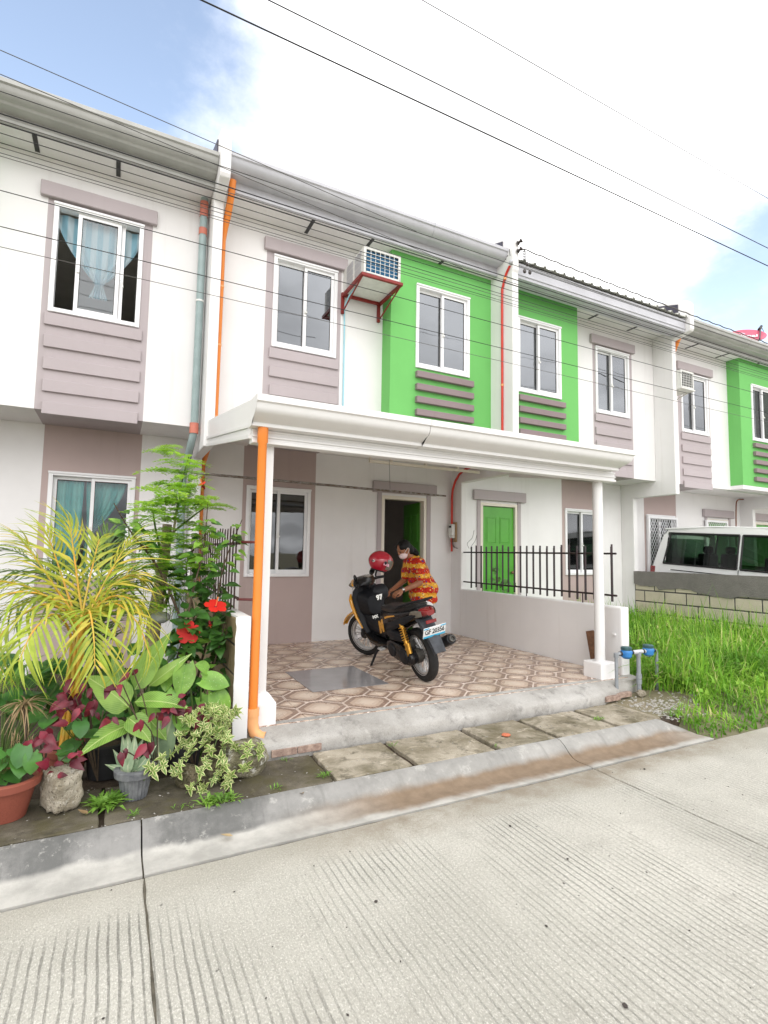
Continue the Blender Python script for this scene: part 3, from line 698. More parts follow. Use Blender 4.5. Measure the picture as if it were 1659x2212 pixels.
def house(idx, fin, sgn, label, dz, gut, opts):
    X = lambda u: fin+sgn*u
    def xr(a, b): return tuple(sorted((X(a), X(b))))
    lo, hi = xr(.06, 4.01)
    H = thing('row_house', label, 'house', ((lo+hi)/2, D, .0), group='row of two-storey houses')
    # ground floor
    tz = .0
    gw = xr(*opts.get('gw', (.68, 1.59))); gd = xr(2.73, 3.53); tb = xr(.63, 1.66)
    wz = (1.16, 2.39)
    wallgrid(lo, hi, .0, SOF, D, .15, [(gw[0], gw[1], *wz), (gd[0], gd[1], .0 if 0 else .25, 2.39)], [(tb[0], tb[1], 1)]).ob('ground_wall', ['white', 'taupe_gf'], H)
    kindg = opts.get('gkind', 'slide')
    w = window(H, gw[0]-.0, gw[1]+.0, wz[0]-.0, wz[1]+.0, D, opts.get('gl0', 'glass_gf'), kindg)
    # door frame, trim and lintel
    g = G(); t = .05
    g.box(gd[0], gd[0]+t, D-.012, D+.12, .25, 2.39); g.box(gd[1]-t, gd[1], D-.012, D+.12, .25, 2.39); g.box(gd[0]+t, gd[1]-t, D-.012, D+.12, 2.34, 2.39)
    g.ob('door_frame', 'cream', H, bevel=.003)
    g = G()
    g.box(gd[0]-.075, gd[0]-.002, D-.018, D-.0015, .25, 2.43); g.box(gd[1]+.002, gd[1]+.075, D-.018, D-.0015, .25, 2.43)
    g.ob('door_trim', 'taupe', H, bevel=.003)
    G().box(gd[0]-.165, gd[1]+.165, D-.06, D-.0015, 2.43, 2.60).ob('lintel', 'taupe', H, bevel=.006)
    # door
    W = gd[1]-gd[0]-2*t-.006; dm = G(); dm.box(0, W, 0, .035, 0, 2.075); me = dm.mesh('door', 'door_green', bevel=.003)
    if opts.get('door') == 'open':
        M = Matrix.Translation((gd[1]-t-.003, D+.10, .258)) @ Matrix.Rotation(R(180-97), 4, 'Z') @ Matrix.Translation((0, -.035, 0))
    else:
        M = Matrix.Translation((gd[0]+t+.003, D+.03, .258))
    d = place('door', me, H, PINV[H.name] @ M)
    door_panels(d, W, 2.05)
    for hz in (.25, 1.1, 1.85): sub('hinge', G().box(-.012, .03, -.004, .0, hz, hz+.09).box(-.014, -.004, -.01, .004, hz, hz+.09), 'brass', d)
    sub('handle', G().ell((W-.06, -.045, .95), (.028, .028, .028)).cyl((W-.06, -.03, .95), (W-.06, 0, .95), .012), 'brass', d, smooth=40)
    # floor slab of the overhang, painted underneath like the wall above it
    g = G(); band = xr(.66, 1.68)
    cuts = sorted([lo, band[0], band[1], hi])
    for a, b in zip(cuts[:-1], cuts[1:]): g.box(a, b, U+.151, D-.001, SOF, SOF+.12, 1 if abs(a-band[0]) < 1e-6 else 0)
    g.ob('overhang', ['white', 'taupe'], H)
    # upper wall left of the bay, bay of the green part
    wx = xr(.75, 1.62); z0, z1 = 4.02+dz, 5.22+dz
    a, b = xr(.06, 2.31)
    wallgrid(a, b, SOF+.0, EAVE, U, .15, [(wx[0], wx[1], z0, z1)], [(band[0], band[1], 1, z1+.1)]).ob('upper_wall', ['white', 'taupe'], H)
    gx = xr(*opts.get('gx', (2.70, 3.61))); ba, bb = xr(2.31, 4.01)
    g = wallgrid(ba, bb, SOF+.08, EAVE, GP, .15, [(gx[0], gx[1], z0-.0, z1)], [])
    side = X(2.31); xs0, xs1 = sorted((side, side+sgn*.15))
    g.box(min(xs0, xs1), max(xs0, xs1), GP+.15, U+.15, SOF+.08, EAVE)
    g.box(ba+(.152 if sgn > 0 else 0), bb-(.152 if sgn < 0 else 0), GP+.151, U+.15, SOF+.083, SOF+.2)
    g.ob('green_bay', 'green', H)
    G().box(ba, bb, GP+.004, U+.002, SOF, SOF+.079).ob('bay_ledge', 'white', H)
    window(H, wx[0], wx[1], z0, z1, U, opts.get('glu', 'glass'), opts.get('ukind', 'slide'))
    window(H, gx[0], gx[1], z0, z1, GP, opts.get('glg', 'glass'))
    G().box(wx[0]-.13, wx[1]+.13, U-.055, U-.001, z1+.03, z1+.19).ob('lintel', 'taupe', H, bevel=.006)
    for k in range(5):
        zt = z0-.02-k*.2365; G().box(wx[0]-.025+k*.008, wx[1]+.035-k*.0, U-.028, U-.001, zt-.128, zt).ob('wall_panel', 'taupe', H, bevel=.004)
    for k in range(5):
        zt = z0-.055-k*.178; G().box(gx[0]+.0, gx[1]+.05, GP-.065, GP-.001, zt-.088, zt).ob('relief_bar', 'bar', H, bevel=.005)
    # rooms behind: floor, party walls, back wall
    g = G(); g.box(lo, hi, D+.15, 12.8, .0, .24); g.box(lo, hi, 12.65, 12.8, .24, 5.9); g.box(lo, lo+.08, D+.15, 12.65, .24, 5.9); g.box(hi-.08, hi, D+.15, 12.65, .24, 5.9); g.box(lo+.08, hi-.08, D+.16, 12.65, SOF+.002, SOF+.118); g.box(lo+.08, hi-.08, U+.16, 12.65, 5.72, 5.78); g.box(lo+.08, hi-.08, D+2.6, D+2.7, .24, SOF)
    g.ob('interior', 'interior', H)
    # roof: soffit, fascia, gutter, sheet
    gz = opts.get('gz', 0)
    G().box(lo, hi, 5.985, U+.0 if 0 else U+.05, EAVE+.002, EAVE+.016).ob('soffit', 'white', H)
    ga, gb = lo-.0, hi+.0
    roof = G()
    s0, s1 = Vector((0, 5.83, 5.93+gz)), Vector((0, 12.9, 8.2+gz))
    if gut == 'rib':
        nrib = 20; prof = []
        for k in range(nrib):
            x = lerp(ga, gb, k/nrib); w = (gb-ga)/nrib
            prof += [(x, 0), (x+w*.62, 0), (x+w*.72, .035), (x+w*.82, .035), (x+w*.92, 0)]
        prof.append((gb, 0)); y0 = 5.66; zed = 5.80+gz
        sl = (8.2-5.93)/(12.9-5.83)
        rings = [[(x, y0, zed+h) for x, h in prof], [(x, 12.9, zed+h+sl*(12.9-y0)) for x, h in prof]]
        roof.loft(rings, closed=False); roof.loft([[(x, y, z-.004) for x, y, z in r] for r in rings], closed=False)
        ro = roof.ob('roof', 'roofsheet', H, fix=False)
        sub('fascia', G().box(ga, gb, 5.72, 5.985, 5.555+gz, 5.785+gz), 'gutter_grey', ro, bevel=.004)
        sub('fascia_bead', G().box(ga, gb, 5.706, 5.721, 5.60+gz, 5.635+gz).box(ga, gb, 5.706, 5.721, 5.745+gz, 5.78+gz), 'gutter_grey', ro, bevel=.004)
    else:
        roof.prism([(5.80, 5.915+gz), (12.9, 8.19+gz), (12.9, 8.2+gz), (5.80, 5.925+gz)], ga, gb, 'x')
        ro = roof.ob('roof', 'roofsheet', H)
        pf = [(y, z+gz) for y, z in gutter_profile(0)]
        mid = opts.get('gsplit', (ga+gb)/2)
        for (p, q, s) in ((ga, mid-.001, 0), (mid+.001, gb, .004)):
            sub('gutter', G().prism([(y-s, z-s*.5) for y, z in pf], p, q, 'x'), gut, ro, smooth=35)
        sub('fascia', G().box(ga, gb, 5.976, 5.997, 5.635+gz*.3, 5.90+gz), gut, ro)
        sub('fascia_bead', G().box(ga, gb, 5.962, 5.9755, 5.64+gz*.3, 5.672+gz*.3), gut, ro, bevel=.003)
        sub('end_cap', G().prism([pf[0], pf[3], pf[5], pf[7], pf[9], pf[11], (5.975, 5.925+gz)], gb-.004, gb-.002, 'x'), gut, ro)
    for x in opts.get('vents', ()):
        G().box(x-.022, x+.022, 6.0, U-.03, EAVE-.004, EAVE+.001).ob('vent_strip', 'vent', H)
    return H, ro
FINS = [.87, 4.935, 9.0, 13.065]
h1, _ = house(1, FINS[0], -1, 'white house with pale blue curtain in its upper window, behind the garden plants', -.04, 'gutter_old', dict(gz=-.05, ukind='centre', glu='glass_clear', gl0='glass_clear', gkind='slide', vents=(-.17, -.93, -1.75), gsplit=-2.))
h2, r2 = house(2, FINS[0], 1, 'white and green house with the carport and open green door', .05, 'gutter_grey', dict(gz=.02, door='open', vents=(2.02, 2.85, 3.95), gsplit=3.62))
h3, r3 = house(3, FINS[2], -1, 'house with closed green door and ribbed roof edge, behind the right fence', 0., 'rib', dict(vents=(5.9, 7.2, 8.2)))
h4, r4 = house(4, FINS[2], 1, 'far right house with small air conditioner, red roof dish and meshed windows', -.05, 'gutter_old', dict(gz=-.06, vents=(9.9, 10.9, 12.0), glg='glass_gf'))
h5, r5 = house(5, FINS[3]+4.065, -1, 'sliver of a house beyond the van at the right edge', -.03, 'gutter_old', dict(gz=-.04, vents=(14., 15.)))
# narrow party walls that stick out between the houses
for i, (x, yl, lab) in enumerate(((FINS[0], 6.0, 'white party wall with orange drainpipe, left of the carport'), (FINS[1], 5.63, 'white party wall with red conduit, between the two green bays'), (FINS[2], 5.98, 'white party wall left of the far house'), (FINS[3], 5.63, 'white party wall at the right edge beyond the far green bay'))):
    P = [(6.86, -.05), (6.86, 2.65), (yl, 2.65), (yl, 5.50), (5.64, 5.56), (5.62, 5.60), (5.62, 6.06), (5.66, 6.12), (5.75, 6.15), (12.9, 8.45), (12.9, -.05)]
    t = thing('party_wall', lab, 'party wall', (x, 6.86, 0), group='party walls between the houses')
    hw = .055
    G().prism(P, x-hw, x+hw, 'x').ob('wall', 'white', t, bevel=.008)
    G().prism([(5.84, 5.95), (5.84, 6.12), (11, 7.78), (11, 7.6)], x-hw-.014, x-hw-.001, 'x').ob('flashing', 'flash', t)
    if i < 2: G().prism([(5.84, 5.95), (5.84, 6.12), (11, 7.78), (11, 7.6)], x+hw+.001, x+hw+.014, 'x').ob('flashing', 'flash', t)
# downpipes
g = G(); x = .745
g.tube([(x, 6.27, 5.72), (x, 6.28, 5.60), (x, 6.29, 5.20), (x, 6.30, 2.86), (x-.02, 6.36, 2.72), (x-.02, 6.75, 2.52), (x-.02, 7.0, 2.45), (x-.02, 7.06, .1)], .042, 12)
dp = g.ob('downpipe', 'greypipe', h1, smooth=40, label='grey blue drainpipe with faded red couplings')
for a_, b_, r_ in (((x, 6.277, 5.62), (x, 6.284, 5.44), .047), ((x, 6.29, 5.30), (x, 6.292, 5.22), .048), ((x, 6.30, 2.96), (x, 6.302, 2.84), .05)): sub('coupling', G().cyl(a_, b_, r_), 'pinkpipe', dp, smooth=40)
sub('clamp', G().cyl((x, 6.296, 4.42), (x, 6.296, 4.40), .049).box(x-.01, x+.01, 6.30, 6.37, 4.40, 4.42), 'white_plastic', dp, smooth=40)
g = G(); x = .963
g.tube([(x+.035, 5.90, 5.74), (x+.03, 5.93, 5.60), (x+.02, 6.05, 5.42), (x, 6.13, 5.28), (x, 6.16, 5.15), (x, 6.20, 2.98)], [.038, .038, .04, .04, .026, .025], 12)
g.tube([(x, 6.32, 2.9), (x+.0, 7.04, 2.62), (x, 7.08, 2.5), (x, 7.08, .3)], .032, 10)
op = g.ob('downpipe', 'orange', h2, smooth=40, label='orange drainpipe')
for a_, b_, r_ in (((x, 6.188, 3.90), (x, 6.188, 3.88), .031), ((x, 6.174, 4.60), (x, 6.174, 4.58), .031), ((x, 6.198, 3.05), (x, 6.2, 2.98), .034)): sub('clamp', G().cyl(a_, b_, r_), 'orange_pale', op, smooth=40)
x = 9.12
G().tube([(x+.02, 5.95, 5.62), (x+.01, 6.1, 5.3), (x, 6.28, 4.7), (x, 6.31, 3.0)], [.04, .04, .03, .028], 10).ob('downpipe', 'orange', h4, smooth=40, label='orange drainpipe')
# curtains
def curtain(name, label, x0, x1, zt, y, knots, zk, mat, tail=.1, n=36, amp=.02, wk=.035):
    g = G(); V = []; F = []; rows = 18
    for j in range(rows+1):
        t = j/rows; z = lerp(zt, zk-tail, t); tk = (zt-zk)/(zt-zk+tail)
        q = 1-(t/tk)**1.6 if t < tk else 0
        w = max(wk + (.0 if t < tk else .06*(t-tk)/(1-tk+1e-6)), 0)
        for i in range(n+1):
            s = i/n; x = lerp(x0, x1, s)*q + (knots+lerp(-w, w, s))*(1-q)
            V.append((x, y+amp*math.sin(s*38)*(1-.4*q) - (.02 if abs(t-tk) < .06 else 0), z))
    for j in range(rows):
        for i in range(n): a = j*(n+1)+i; F.append((a, a+1, a+n+2, a+n+1))
    o = g.add(V, F).ob(name, mat, smooth=60, fix=False)
    return tag(o, label, 'curtain')
curtain('curtain', 'pale blue and white curtain tied in a knot in the upper left window', -.74, .12, 5.12, 6.47, -.30, 4.42, 'curtain_blue', .16)
curtain('curtain', 'teal curtain hanging behind the left pane of the lower left window', -.74, -.36, 2.33, 7.235, -.55, 1.0, 'curtain_teal', .1, wk=.14)
curtain('curtain', 'dark teal curtain gathered aside in the right half of the lower left window', -.34, .10, 2.33, 7.26, -.27, 1.7, 'curtain_teal', .5)
# ------------------------------------------------------------------ carport
cp = thing('carport', 'white metal carport with moulded gutter over the tiled porch', 'carport', (2.8, 3.9, .25))
def opf(y0, zt):            # ogee profile, front top lip at (y0, zt)
    q = [(0, 0), (-.004, -.002), (-.004, -.048), (.014, -.058), (.022, -.085), (.03, -.105), (.055, -.125), (.10, -.145), (.135, -.165), (.15, -.168), (.15, -.195), (.255, -.198), (.255, -.19), (.16, -.186), (.14, -.158), (.06, -.115), (.034, -.08), (.012, -.045)]
    return [(y0+a, zt+b) for a, b in q]
jx = at(928, 940, 3.63).x
for (a, b, s) in ((.835, jx-.002, 0), (jx+.002, 4.735, .004)):
    rings = []
    for x, e in ((a, 1 if a < 1 else 0), (b, 1 if b > 4.5 else 0)):
        pf = opf(3.60-s, 2.602-s*.4)
        rings.append([(x + e*(-(y-3.60)*.0 if a == x else -(y-3.60)*.45), y, z) for y, z in pf])
    G().loft(rings).ob('gutter', 'tr_white', cp, smooth=35)
g = G(); pf = opf(3.60, 2.602); g.prism([pf[0], pf[2], pf[4], pf[6], pf[8], pf[10], pf[11], (3.855, 2.602)], .832, .834, 'x'); g.ob('gutter_end', 'tr_white', cp)
g = G(); g.box(.862, 4.735, 3.85, 3.935, 2.300, 2.404)
g.box(.862, 4.737, 3.838, 3.849, 2.345, 2.36); g.box(.862, 4.737, 3.834, 3.849, 2.300, 2.322); g.box(.862, 4.737, 3.842, 3.849, 2.385, 2.403)
g.ob('beam', 'tr_white', cp, bevel=.003)
zr = lambda y: 2.585+.145*(y-3.65)
g = G(); nr = 26; prof = []
for k in range(nr):
    x = lerp(.87, 4.80, k/nr); w = 3.93/nr; prof += [(x, 0), (x+w*.65, 0), (x+w*.74, .025), (x+w*.84, .025), (x+w*.93, 0)]
prof.append((4.80, 0))
for dz in (0, -.003): g.loft([[(x, 3.66, zr(3.66)+h+dz-.01) for x, h in prof], [(x, 6.36, zr(6.36)+h+dz-.03) for x, h in prof]], closed=False)
g.ob('roof_sheet', 'roofsheet', cp, fix=False)
# side fascia boards with pressed ridges
for (x0, sg) in ((.862, -1), (4.79, 1)):
    y0, y1 = (3.86, 6.12) if sg < 0 else (3.94, 5.62)
    g = G(); sl = .147
    def bar(d0, d1, out):
        P = [(y0, 2.33+d0), (y1, 2.33+d0+sl*(y1-y0)), (y1, 2.33+d1+sl*(y1-y0)), (y0, 2.33+d1)]
        a, b = sorted((x0, x0+sg*out)); g.prism(P, a, b, 'x')
    bar(0, .035, .022); bar(.035, .085, .008); bar(.085, .115, .02); bar(.115, .30, .006)
    g.ob('side_fascia', 'tr_white', cp, bevel=.002)
    if sg > 0: g = G()
# framing of the ceiling, partly left open
def framepart(xa, xb, y, z0, z1, posts):
    g = G(); g.box(xa, xb, y, y+.04, z0, z0+.035); g.box(xa, xb, y, y+.04, z1, z1+.03)
    for x in posts: g.box(x, x+.03, y+.002, y+.038, z0+.035, z1)
    g.ob('ceiling_frame', 'cream', cp, bevel=.002)
framepart(2.98, 4.80, 6.28, 2.715, 2.93, (2.98, 3.30, 3.85, 4.4))
g = G()
for y in (4.4, 5.1, 5.8): g.box(.90, 4.78, y, y+.05, zr(y)-.075, zr(y)-.022)
for x in (1.0, 2.2, 3.4, 4.6): g.prism([(3.94, zr(3.94)-.13), (6.3, zr(6.3)-.15), (6.3, zr(6.3)-.085), (3.94, zr(3.94)-.08)], x, x+.04, 'x')
g.ob('rafter', 'cream', cp)
g = G()
g.prism([(3.94, zr(3.94)-.155), (6.34, zr(6.34)-.165), (6.34, zr(6.34)-.16), (3.94, zr(3.94)-.15)], .90, 4.78, 'x')
g.ob('ceiling', 'white', cp)
# posts: round on square plinths
def post(x, y, r, zb, sq):
    g = G(); g.lathe([(r, .25), (r, 2.305)], 20, Matrix.Translation((x, y, 0))) if not sq else g.box(x-r, x+r, y-r, y+r, .25, 2.305)
    g.ob('post', 'tr_white', cp, smooth=40)
post(4.605, 3.97, .052, .25, False); post(1.005, 3.96, .042, .25, True)
g = G(); h = .12; g.loft([[(4.605-h, 3.97-h, .2), (4.605+h, 3.97-h, .2), (4.605+h, 3.97+h, .2), (4.605-h, 3.97+h, .2)], [(4.605-h, 3.97-h, .41), (4.605+h, 3.97-h, .41), (4.605+h, 3.97+h, .41), (4.605-h, 3.97+h, .41)]]); g.ob('plinth', 'white_low', cp, bevel=.012, seg=2)
g = G(); cx, cy = 1.01, 3.95; a = .10
g.loft([[(cx-a, cy-a, .15), (cx+a, cy-a, .15), (cx+a, cy+a, .15), (cx-a, cy+a, .15)], [(cx-a, cy-a, .40), (cx+a, cy-a, .40), (cx+a, cy+a, .40), (cx-a, cy+a, .40)], [(cx-.05, cy-.05, .47), (cx+.05, cy-.05, .47), (cx+.05, cy+.05, .47), (cx-.05, cy+.05, .47)]]); g.ob('plinth', 'white_low', cp, bevel=.008, seg=2)
# orange downpipe in front of the left post
g = G(); ox, oy = .928, 3.795
g.tube([(ox, oy, 2.43), (ox, oy, 2.30), (ox, oy, 2.29), (ox, oy, 1.3), (ox-.003, oy, .36)], [.039, .039, .032, .032, .032], 16)
o = g.ob('downpipe', 'orange', cp, smooth=40, label='thick glossy orange drainpipe in front of the left post')
e = G(); pts = [(ox-.003, oy, .37), (ox-.003, oy, .29), (ox+.01, oy-.012, .235), (ox+.045, oy-.035, .205), (ox+.075, oy-.05, .20)]
e.tube(pts, [.041, .041, .04, .04, .042], 14, cap=False); e.tube(pts, [.036]*5, 14, cap=False)
e.cyl((ox-.003, oy, .40), (ox-.003, oy, .345), .044, n=16)
sub('elbow', e, 'orange_pale', o, smooth=40, fix=False)
# ------------------------------------------------------------------ low walls beside the porch
lw = thing('low_wall', 'low white garden wall with bare blockwork side, beside the plants', 'wall', (.82, 3.75, .0))
g = G(); n = 26
Pz = [(3.75, -.05), (3.75, 1.035), (6.86, 1.035), (6.86, -.05)]
G().box(.797, .868, 3.752, 6.86, -.05, 1.03).ob('core', 'mortar', lw)
g = G(); V = []
for k in range(n+1):                     # painted end face with a ragged plaster edge
    z = lerp(.12, 1.045, k/n); V.append((.775+.012*noise.noise(Vector((0, z*13, 4))), z))
rings = [[(x, y, z) for (x, z) in V]+[(.876, y, z) for (x, z) in reversed(V)] for y in (3.738, 3.7515)]
g.loft(rings); g.box(.8685, .877, 3.7515, 6.86, .12, 1.045); 
V2 = [(.79+.014*noise.noise(Vector((y*9, 0, 1))), y) for y in [lerp(3.7515, 6.86, k/50) for k in range(51)]]
g.loft([[(x, y, z) for (x, y) in V2]+[(.8684, y, z) for (x, y) in reversed(V2)] for z in (1.0305, 1.045)])
g.ob('plaster', 'white_low', lw)
for r_ in range(5):
    for c_ in range(9):
        y0 = 3.765+c_*.405-(.2 if r_ % 2 else 0); y1 = y0+.39; y0 = max(y0, 3.765); z0 = .03+r_*.205
        if y1 > 6.85 or y1-y0 < .05: continue
        G().box(.782, .7975, y0, y1, z0, min(z0+.188, 1.028)).ob('block', 'block_bare', lw, bevel=.005)
rw = thing('low_wall', 'smooth white low wall on the right side of the porch', 'wall', (4.93, 3.9, 0))
g = G(); g.box(4.87, 4.99, 3.905, 6.862, -.05, .965); g.ob('wall', 'white_low', rw, bevel=.02, seg=3)
G().box(4.845, 4.868, 3.98, 4.02, .66, .68).ob('stub', 'white_low', rw)
def fence(name, lab, x, ys, zb, zt, mat, railm, wd, r1, r2, ya, yb):
    t = thing(name, lab, 'fence', (x, (ya+yb)/2, zb), group='picket fences on the low walls')
    proto = G(); w = wd
    proto.prism([(-w, zb), (w, zb), (w, zt-.03), (-w, zt)], -.0045, .0045, 'x')
    if x > 2: proto.prism([(-w, zb), (-w+.005, zb), (-w+.005, zt-.002), (-w, zt)], -.022, -.006, 'x')
    me = proto.mesh('picket', mat)
    for k, y in enumerate(ys): place('picket', me, t, PINV[t.name] @ Matrix.Translation((x, y, random.Random(k).uniform(-.012, .012))))
    for z in (r1, r2): G().tube([(x+.012, ya, z), (x+.012, yb, z)], .011, 8).ob('rail', railm, t, smooth=40)
    for k in range(3):
        y = lerp(ya, yb, (k+.5)/3); G().cyl((x+.012, y, r2), (x+.012, y, r2-.16), .007).ob('stub', mat, t)
    return t
lf = fence('picket_fence', 'maroon picket fence on the left wall behind the hibiscus', .825, [4.09+.118*k for k in range(23)], 1.06, 1.69, 'maroon_fence', 'maroon_fence', .011, 1.56, 1.15, 4.02, 6.84)
for z in (1.57, 1.14): G().tube([(.837, 4.05, z), (.985, 3.97, z)], .010, 8).ob('rail_end', 'rail_red', lf, smooth=40)
rf = fence('picket_fence', 'black picket fence on the white wall before the closed green door', 4.905, [4.05+.1225*k for k in range(22)], 1.005, 1.635, 'black_fence', 'black_fence', .013, 1.54, 1.08, 4.0, 6.84)
G().tube(bez([(4.915, 6.70, 1.60), (4.9, 6.72, 1.68), (4.9, 6.60, 1.76), (4.9, 6.55, 1.88)], 6), .003, 5).ob('loose_wire', 'cable_grey', rf)
G().tube(bez([(4.915, 6.66, 1.60), (4.9, 6.60, 1.65), (4.9, 6.52, 1.72), (4.9, 6.48, 1.80)], 6), .003, 5).ob('loose_wire', 'cable_grey', rf)
# ------------------------------------------------------------------ block wall of the far plot
bw = thing('block_wall', 'unfinished block wall with grey plaster on top, in front of the van', 'wall', (8.96, 6.0, 0))
G().box(8.942, 9.03, 3.6, 6.859, -.05, 1.225).ob('core', 'mortar', bw)
for r_ in range(6):
    for c_ in range(10):
        z0 = .075+r_*.205; y0 = 3.62+c_*.405-(.2 if r_ % 2 else 0); y1 = min(y0+.385, 6.85); y0 = max(y0, 3.61)
        if y1-y0 < .06 or z0 > 1.1: continue
        G().box(8.93, 8.9425, y0, y1, z0, min(z0+.183, 1.21)).ob('block', 'block_cream', bw, bevel=.006)
g = G(); n = 70; lo_, up = [], []
for k in range(n+1):
    y = lerp(3.6, 6.862, k/n); s = (y-3.6)/3.26
    zb_ = .93+.10*noise.noise(Vector((y*1.6, 2, 2)))+.025*noise.noise(Vector((y*6, 0, 0)))+.010*noise.noise(Vector((y*21, 0, 0)))+(.07 if y > 6.35 else 0)-.05*math.exp(-((y-5.15)/.35)**2)
    lo_.append((y, zb_)); up.append((y, 1.24+.004*noise.noise(Vector((y*8, 5, 0)))))
g.loft([[(8.914, y, z) for y, z in lo_]+[(8.914, y, z) for y, z in reversed(up)], [(8.944, y, z) for y, z in lo_]+[(8.944, y, z) for y, z in reversed(up)]])
g.box(8.944, 9.034, 3.6, 6.862, 1.226, 1.242)
g.ob('plaster_coat', 'plaster_wet', bw)
# ------------------------------------------------------------------ air conditioners
def aircon(lab, x0, x1, y0, y1, z0, z1, fin, group='window air conditioners'):
    t = thing('air_conditioner', lab, 'air conditioner', ((x0+x1)/2, y1, z0), group=group)
    g = G(); k = .03
    g.box(x0, x0+.012, y0, y1, z0, z1); g.box(x1-.012, x1, y0, y1, z0, z1); g.box(x0+.012, x1-.012, y0, y1, z1-.012, z1); g.box(x0+.012, x1-.012, y0, y1, z0, z0+.012)
    g.box(x0+.012, x0+k, y0, y0+.02, z0+.012, z1-.012); g.box(x1-k, x1-.012, y0, y0+.02, z0+.012, z1-.012); g.box(x0+k, x1-k, y0, y0+.02, z1-k, z1-.012); g.box(x0+k, x1-k, y0, y0+.02, z0+.012, z0+k)
    g.ob('casing', 'aged_plastic', t, bevel=.003)
    for s in range(9):
        a = x0+.05+s*(x1-x0-.1)/9; pass
    c = G(); nf = 26
    for s in range(nf):
        zz = lerp(z0+k+.004, z1-k-.004, s/nf); c.box(x0+k+.001, x1-k-.001, y0+.03, y0+.045, zz, zz+(z1-z0)/nf*.45)
    c.box(x0+k, x1-k, y0+.045, y0+.06, z0+k, z1-k); c.ob('coil', fin, t)
    w = G(); nx, nz = 7, 6
    for s in range(nx+1): xx = lerp(x0+k, x1-k, s/nx); w.cyl((xx, y0+.004, z0+k*.7), (xx, y0+.004, z1-k*.7), .0035, n=6)
    for s in range(nz+1): zz = lerp(z0+k, z1-k, s/nz); w.cyl((x0+k*.7, y0+.006, zz), (x1-k*.7, y0+.006, zz), .0035, n=6)
    w.ob('wire_grille', 'white_plastic', t)
    for c_ in range(2):
        for r_ in range(3):
            a = y0+.08+c_*.26; b = z0+.05+r_*(z1-z0-.06)/3
            v = G()
            for s in range(5): v.box(x0-.004, x0+.001, a, a+.2, b+s*.018, b+s*.018+.008)
            v.ob('louvre', 'gutter_grey', t)
    return t
ac = aircon('large window air conditioner with blue coil on a red bracket', 2.575, 3.095, 5.70, 6.365, 4.965, 5.315, 'ac_fin')
br = thing('wall_bracket', 'red steel bracket under the blue-coiled air conditioner', 'bracket', (2.83, 6.36, 4.75))
g = G(); r_ = .035
g.box(2.545, 3.125, 5.685, 5.685+r_, 4.925, 4.964); g.box(2.545, 2.545+r_, 5.72, 6.33, 4.925, 4.964); g.box(3.125-r_, 3.125, 5.72, 6.33, 4.925, 4.964); g.box(2.545+r_, 3.125-r_, 6.30, 6.33, 4.925, 4.964)
g.ob('shelf_frame', 'steel_red', br, bevel=.002)
for x in (2.545, 3.12-r_):
    G().box(x, x+.04, 6.332, 6.366, 4.70, 4.99).ob('upright', 'steel_red', br, bevel=.002)
    G().cyl((x+.018, 6.335, 4.72), (x+.018, 5.70, 4.93), .010, n=6).ob('strut', 'steel_red', br)
hose = tag(G().tube(bez([(2.62, 6.0, 4.95), (2.60, 6.2, 4.90), (2.59, 6.33, 4.78), (2.60, 6.352, 4.5), (2.605, 6.354, 3.6), (2.60, 6.354, 3.0)], 6), .010, 8).ob('drain_hose', 'blue_pipe', smooth=40), 'thin pale blue drain hose running down from the air conditioner', 'hose')
ac4 = aircon('small grey-grilled air conditioner on the far right house', 9.06, 9.44, 5.90, 6.365, 4.62, 4.95, 'cable_grey')
br4 = thing('wall_bracket', 'white bracket under the small air conditioner of the far house', 'bracket', (9.25, 6.36, 4.5))
G().box(9.05, 9.46, 5.89, 6.36, 4.597, 4.618).ob('shelf', 'aged_plastic', br4, bevel=.003)
for x in (9.08, 9.42): G().tube(bez([(x, 5.95, 4.6), (x, 6.15, 4.55), (x, 6.3, 4.48), (x, 6.36, 4.42)], 4), .012, 6).ob('strut', 'aged_plastic', br4)
# ------------------------------------------------------------------ electricity meter, conduits, service drop
em = thing('electric_meter', 'small white electricity meter with red conduit beside the open door', 'electric meter', (4.87, 7.02, 1.75))
G().box(4.852, 4.869, 6.96, 7.12, 1.70, 2.02).ob('backboard', 'board', em, bevel=.002)
g = G(); g.box(4.79, 4.852, 6.985, 7.09, 1.80, 1.99); g.ob('meter_case', 'aged_plastic', em, bevel=.012, seg=2)
G().box(4.786, 4.7895, 7.005, 7.07, 1.93, 1.965).ob('display', 'ink', em)
G().box(4.80, 4.852, 6.99, 7.085, 1.765, 1.798).ob('terminal_cover', 'aged_plastic', em, bevel=.004)
G().tube([(4.838, 7.06, 1.99), (4.838, 7.06, 2.1), (4.838, 7.06, 2.42), (4.838, 7.04, 2.55), (4.838, 6.97, 2.68), (4.838, 6.86, 2.78), (4.838, 6.7, 2.84), (4.838, 6.3, 2.87)], .019, 10).ob('conduit', 'redpipe', em, smooth=40)
G().tube([(4.838, 7.06, 1.78), (4.838, 7.06, 1.55)], .017, 10).ob('conduit', 'redpipe', em, smooth=40)
for k in range(3): G().tube(bez([(4.83, 7.0+.02*k, 1.77), (4.82, 6.99+.02*k, 1.68), (4.82, 6.95+.01*k, 1.62), (4.82, 6.90-.02*k, 1.60)], 4), .004, 5).ob('loose_wire', 'cable_grey', em)
rc = thing('conduit', 'red electrical conduit running up the party wall between green bays', 'conduit', (4.86, 5.85, 3.0))
cy_ = 5.84
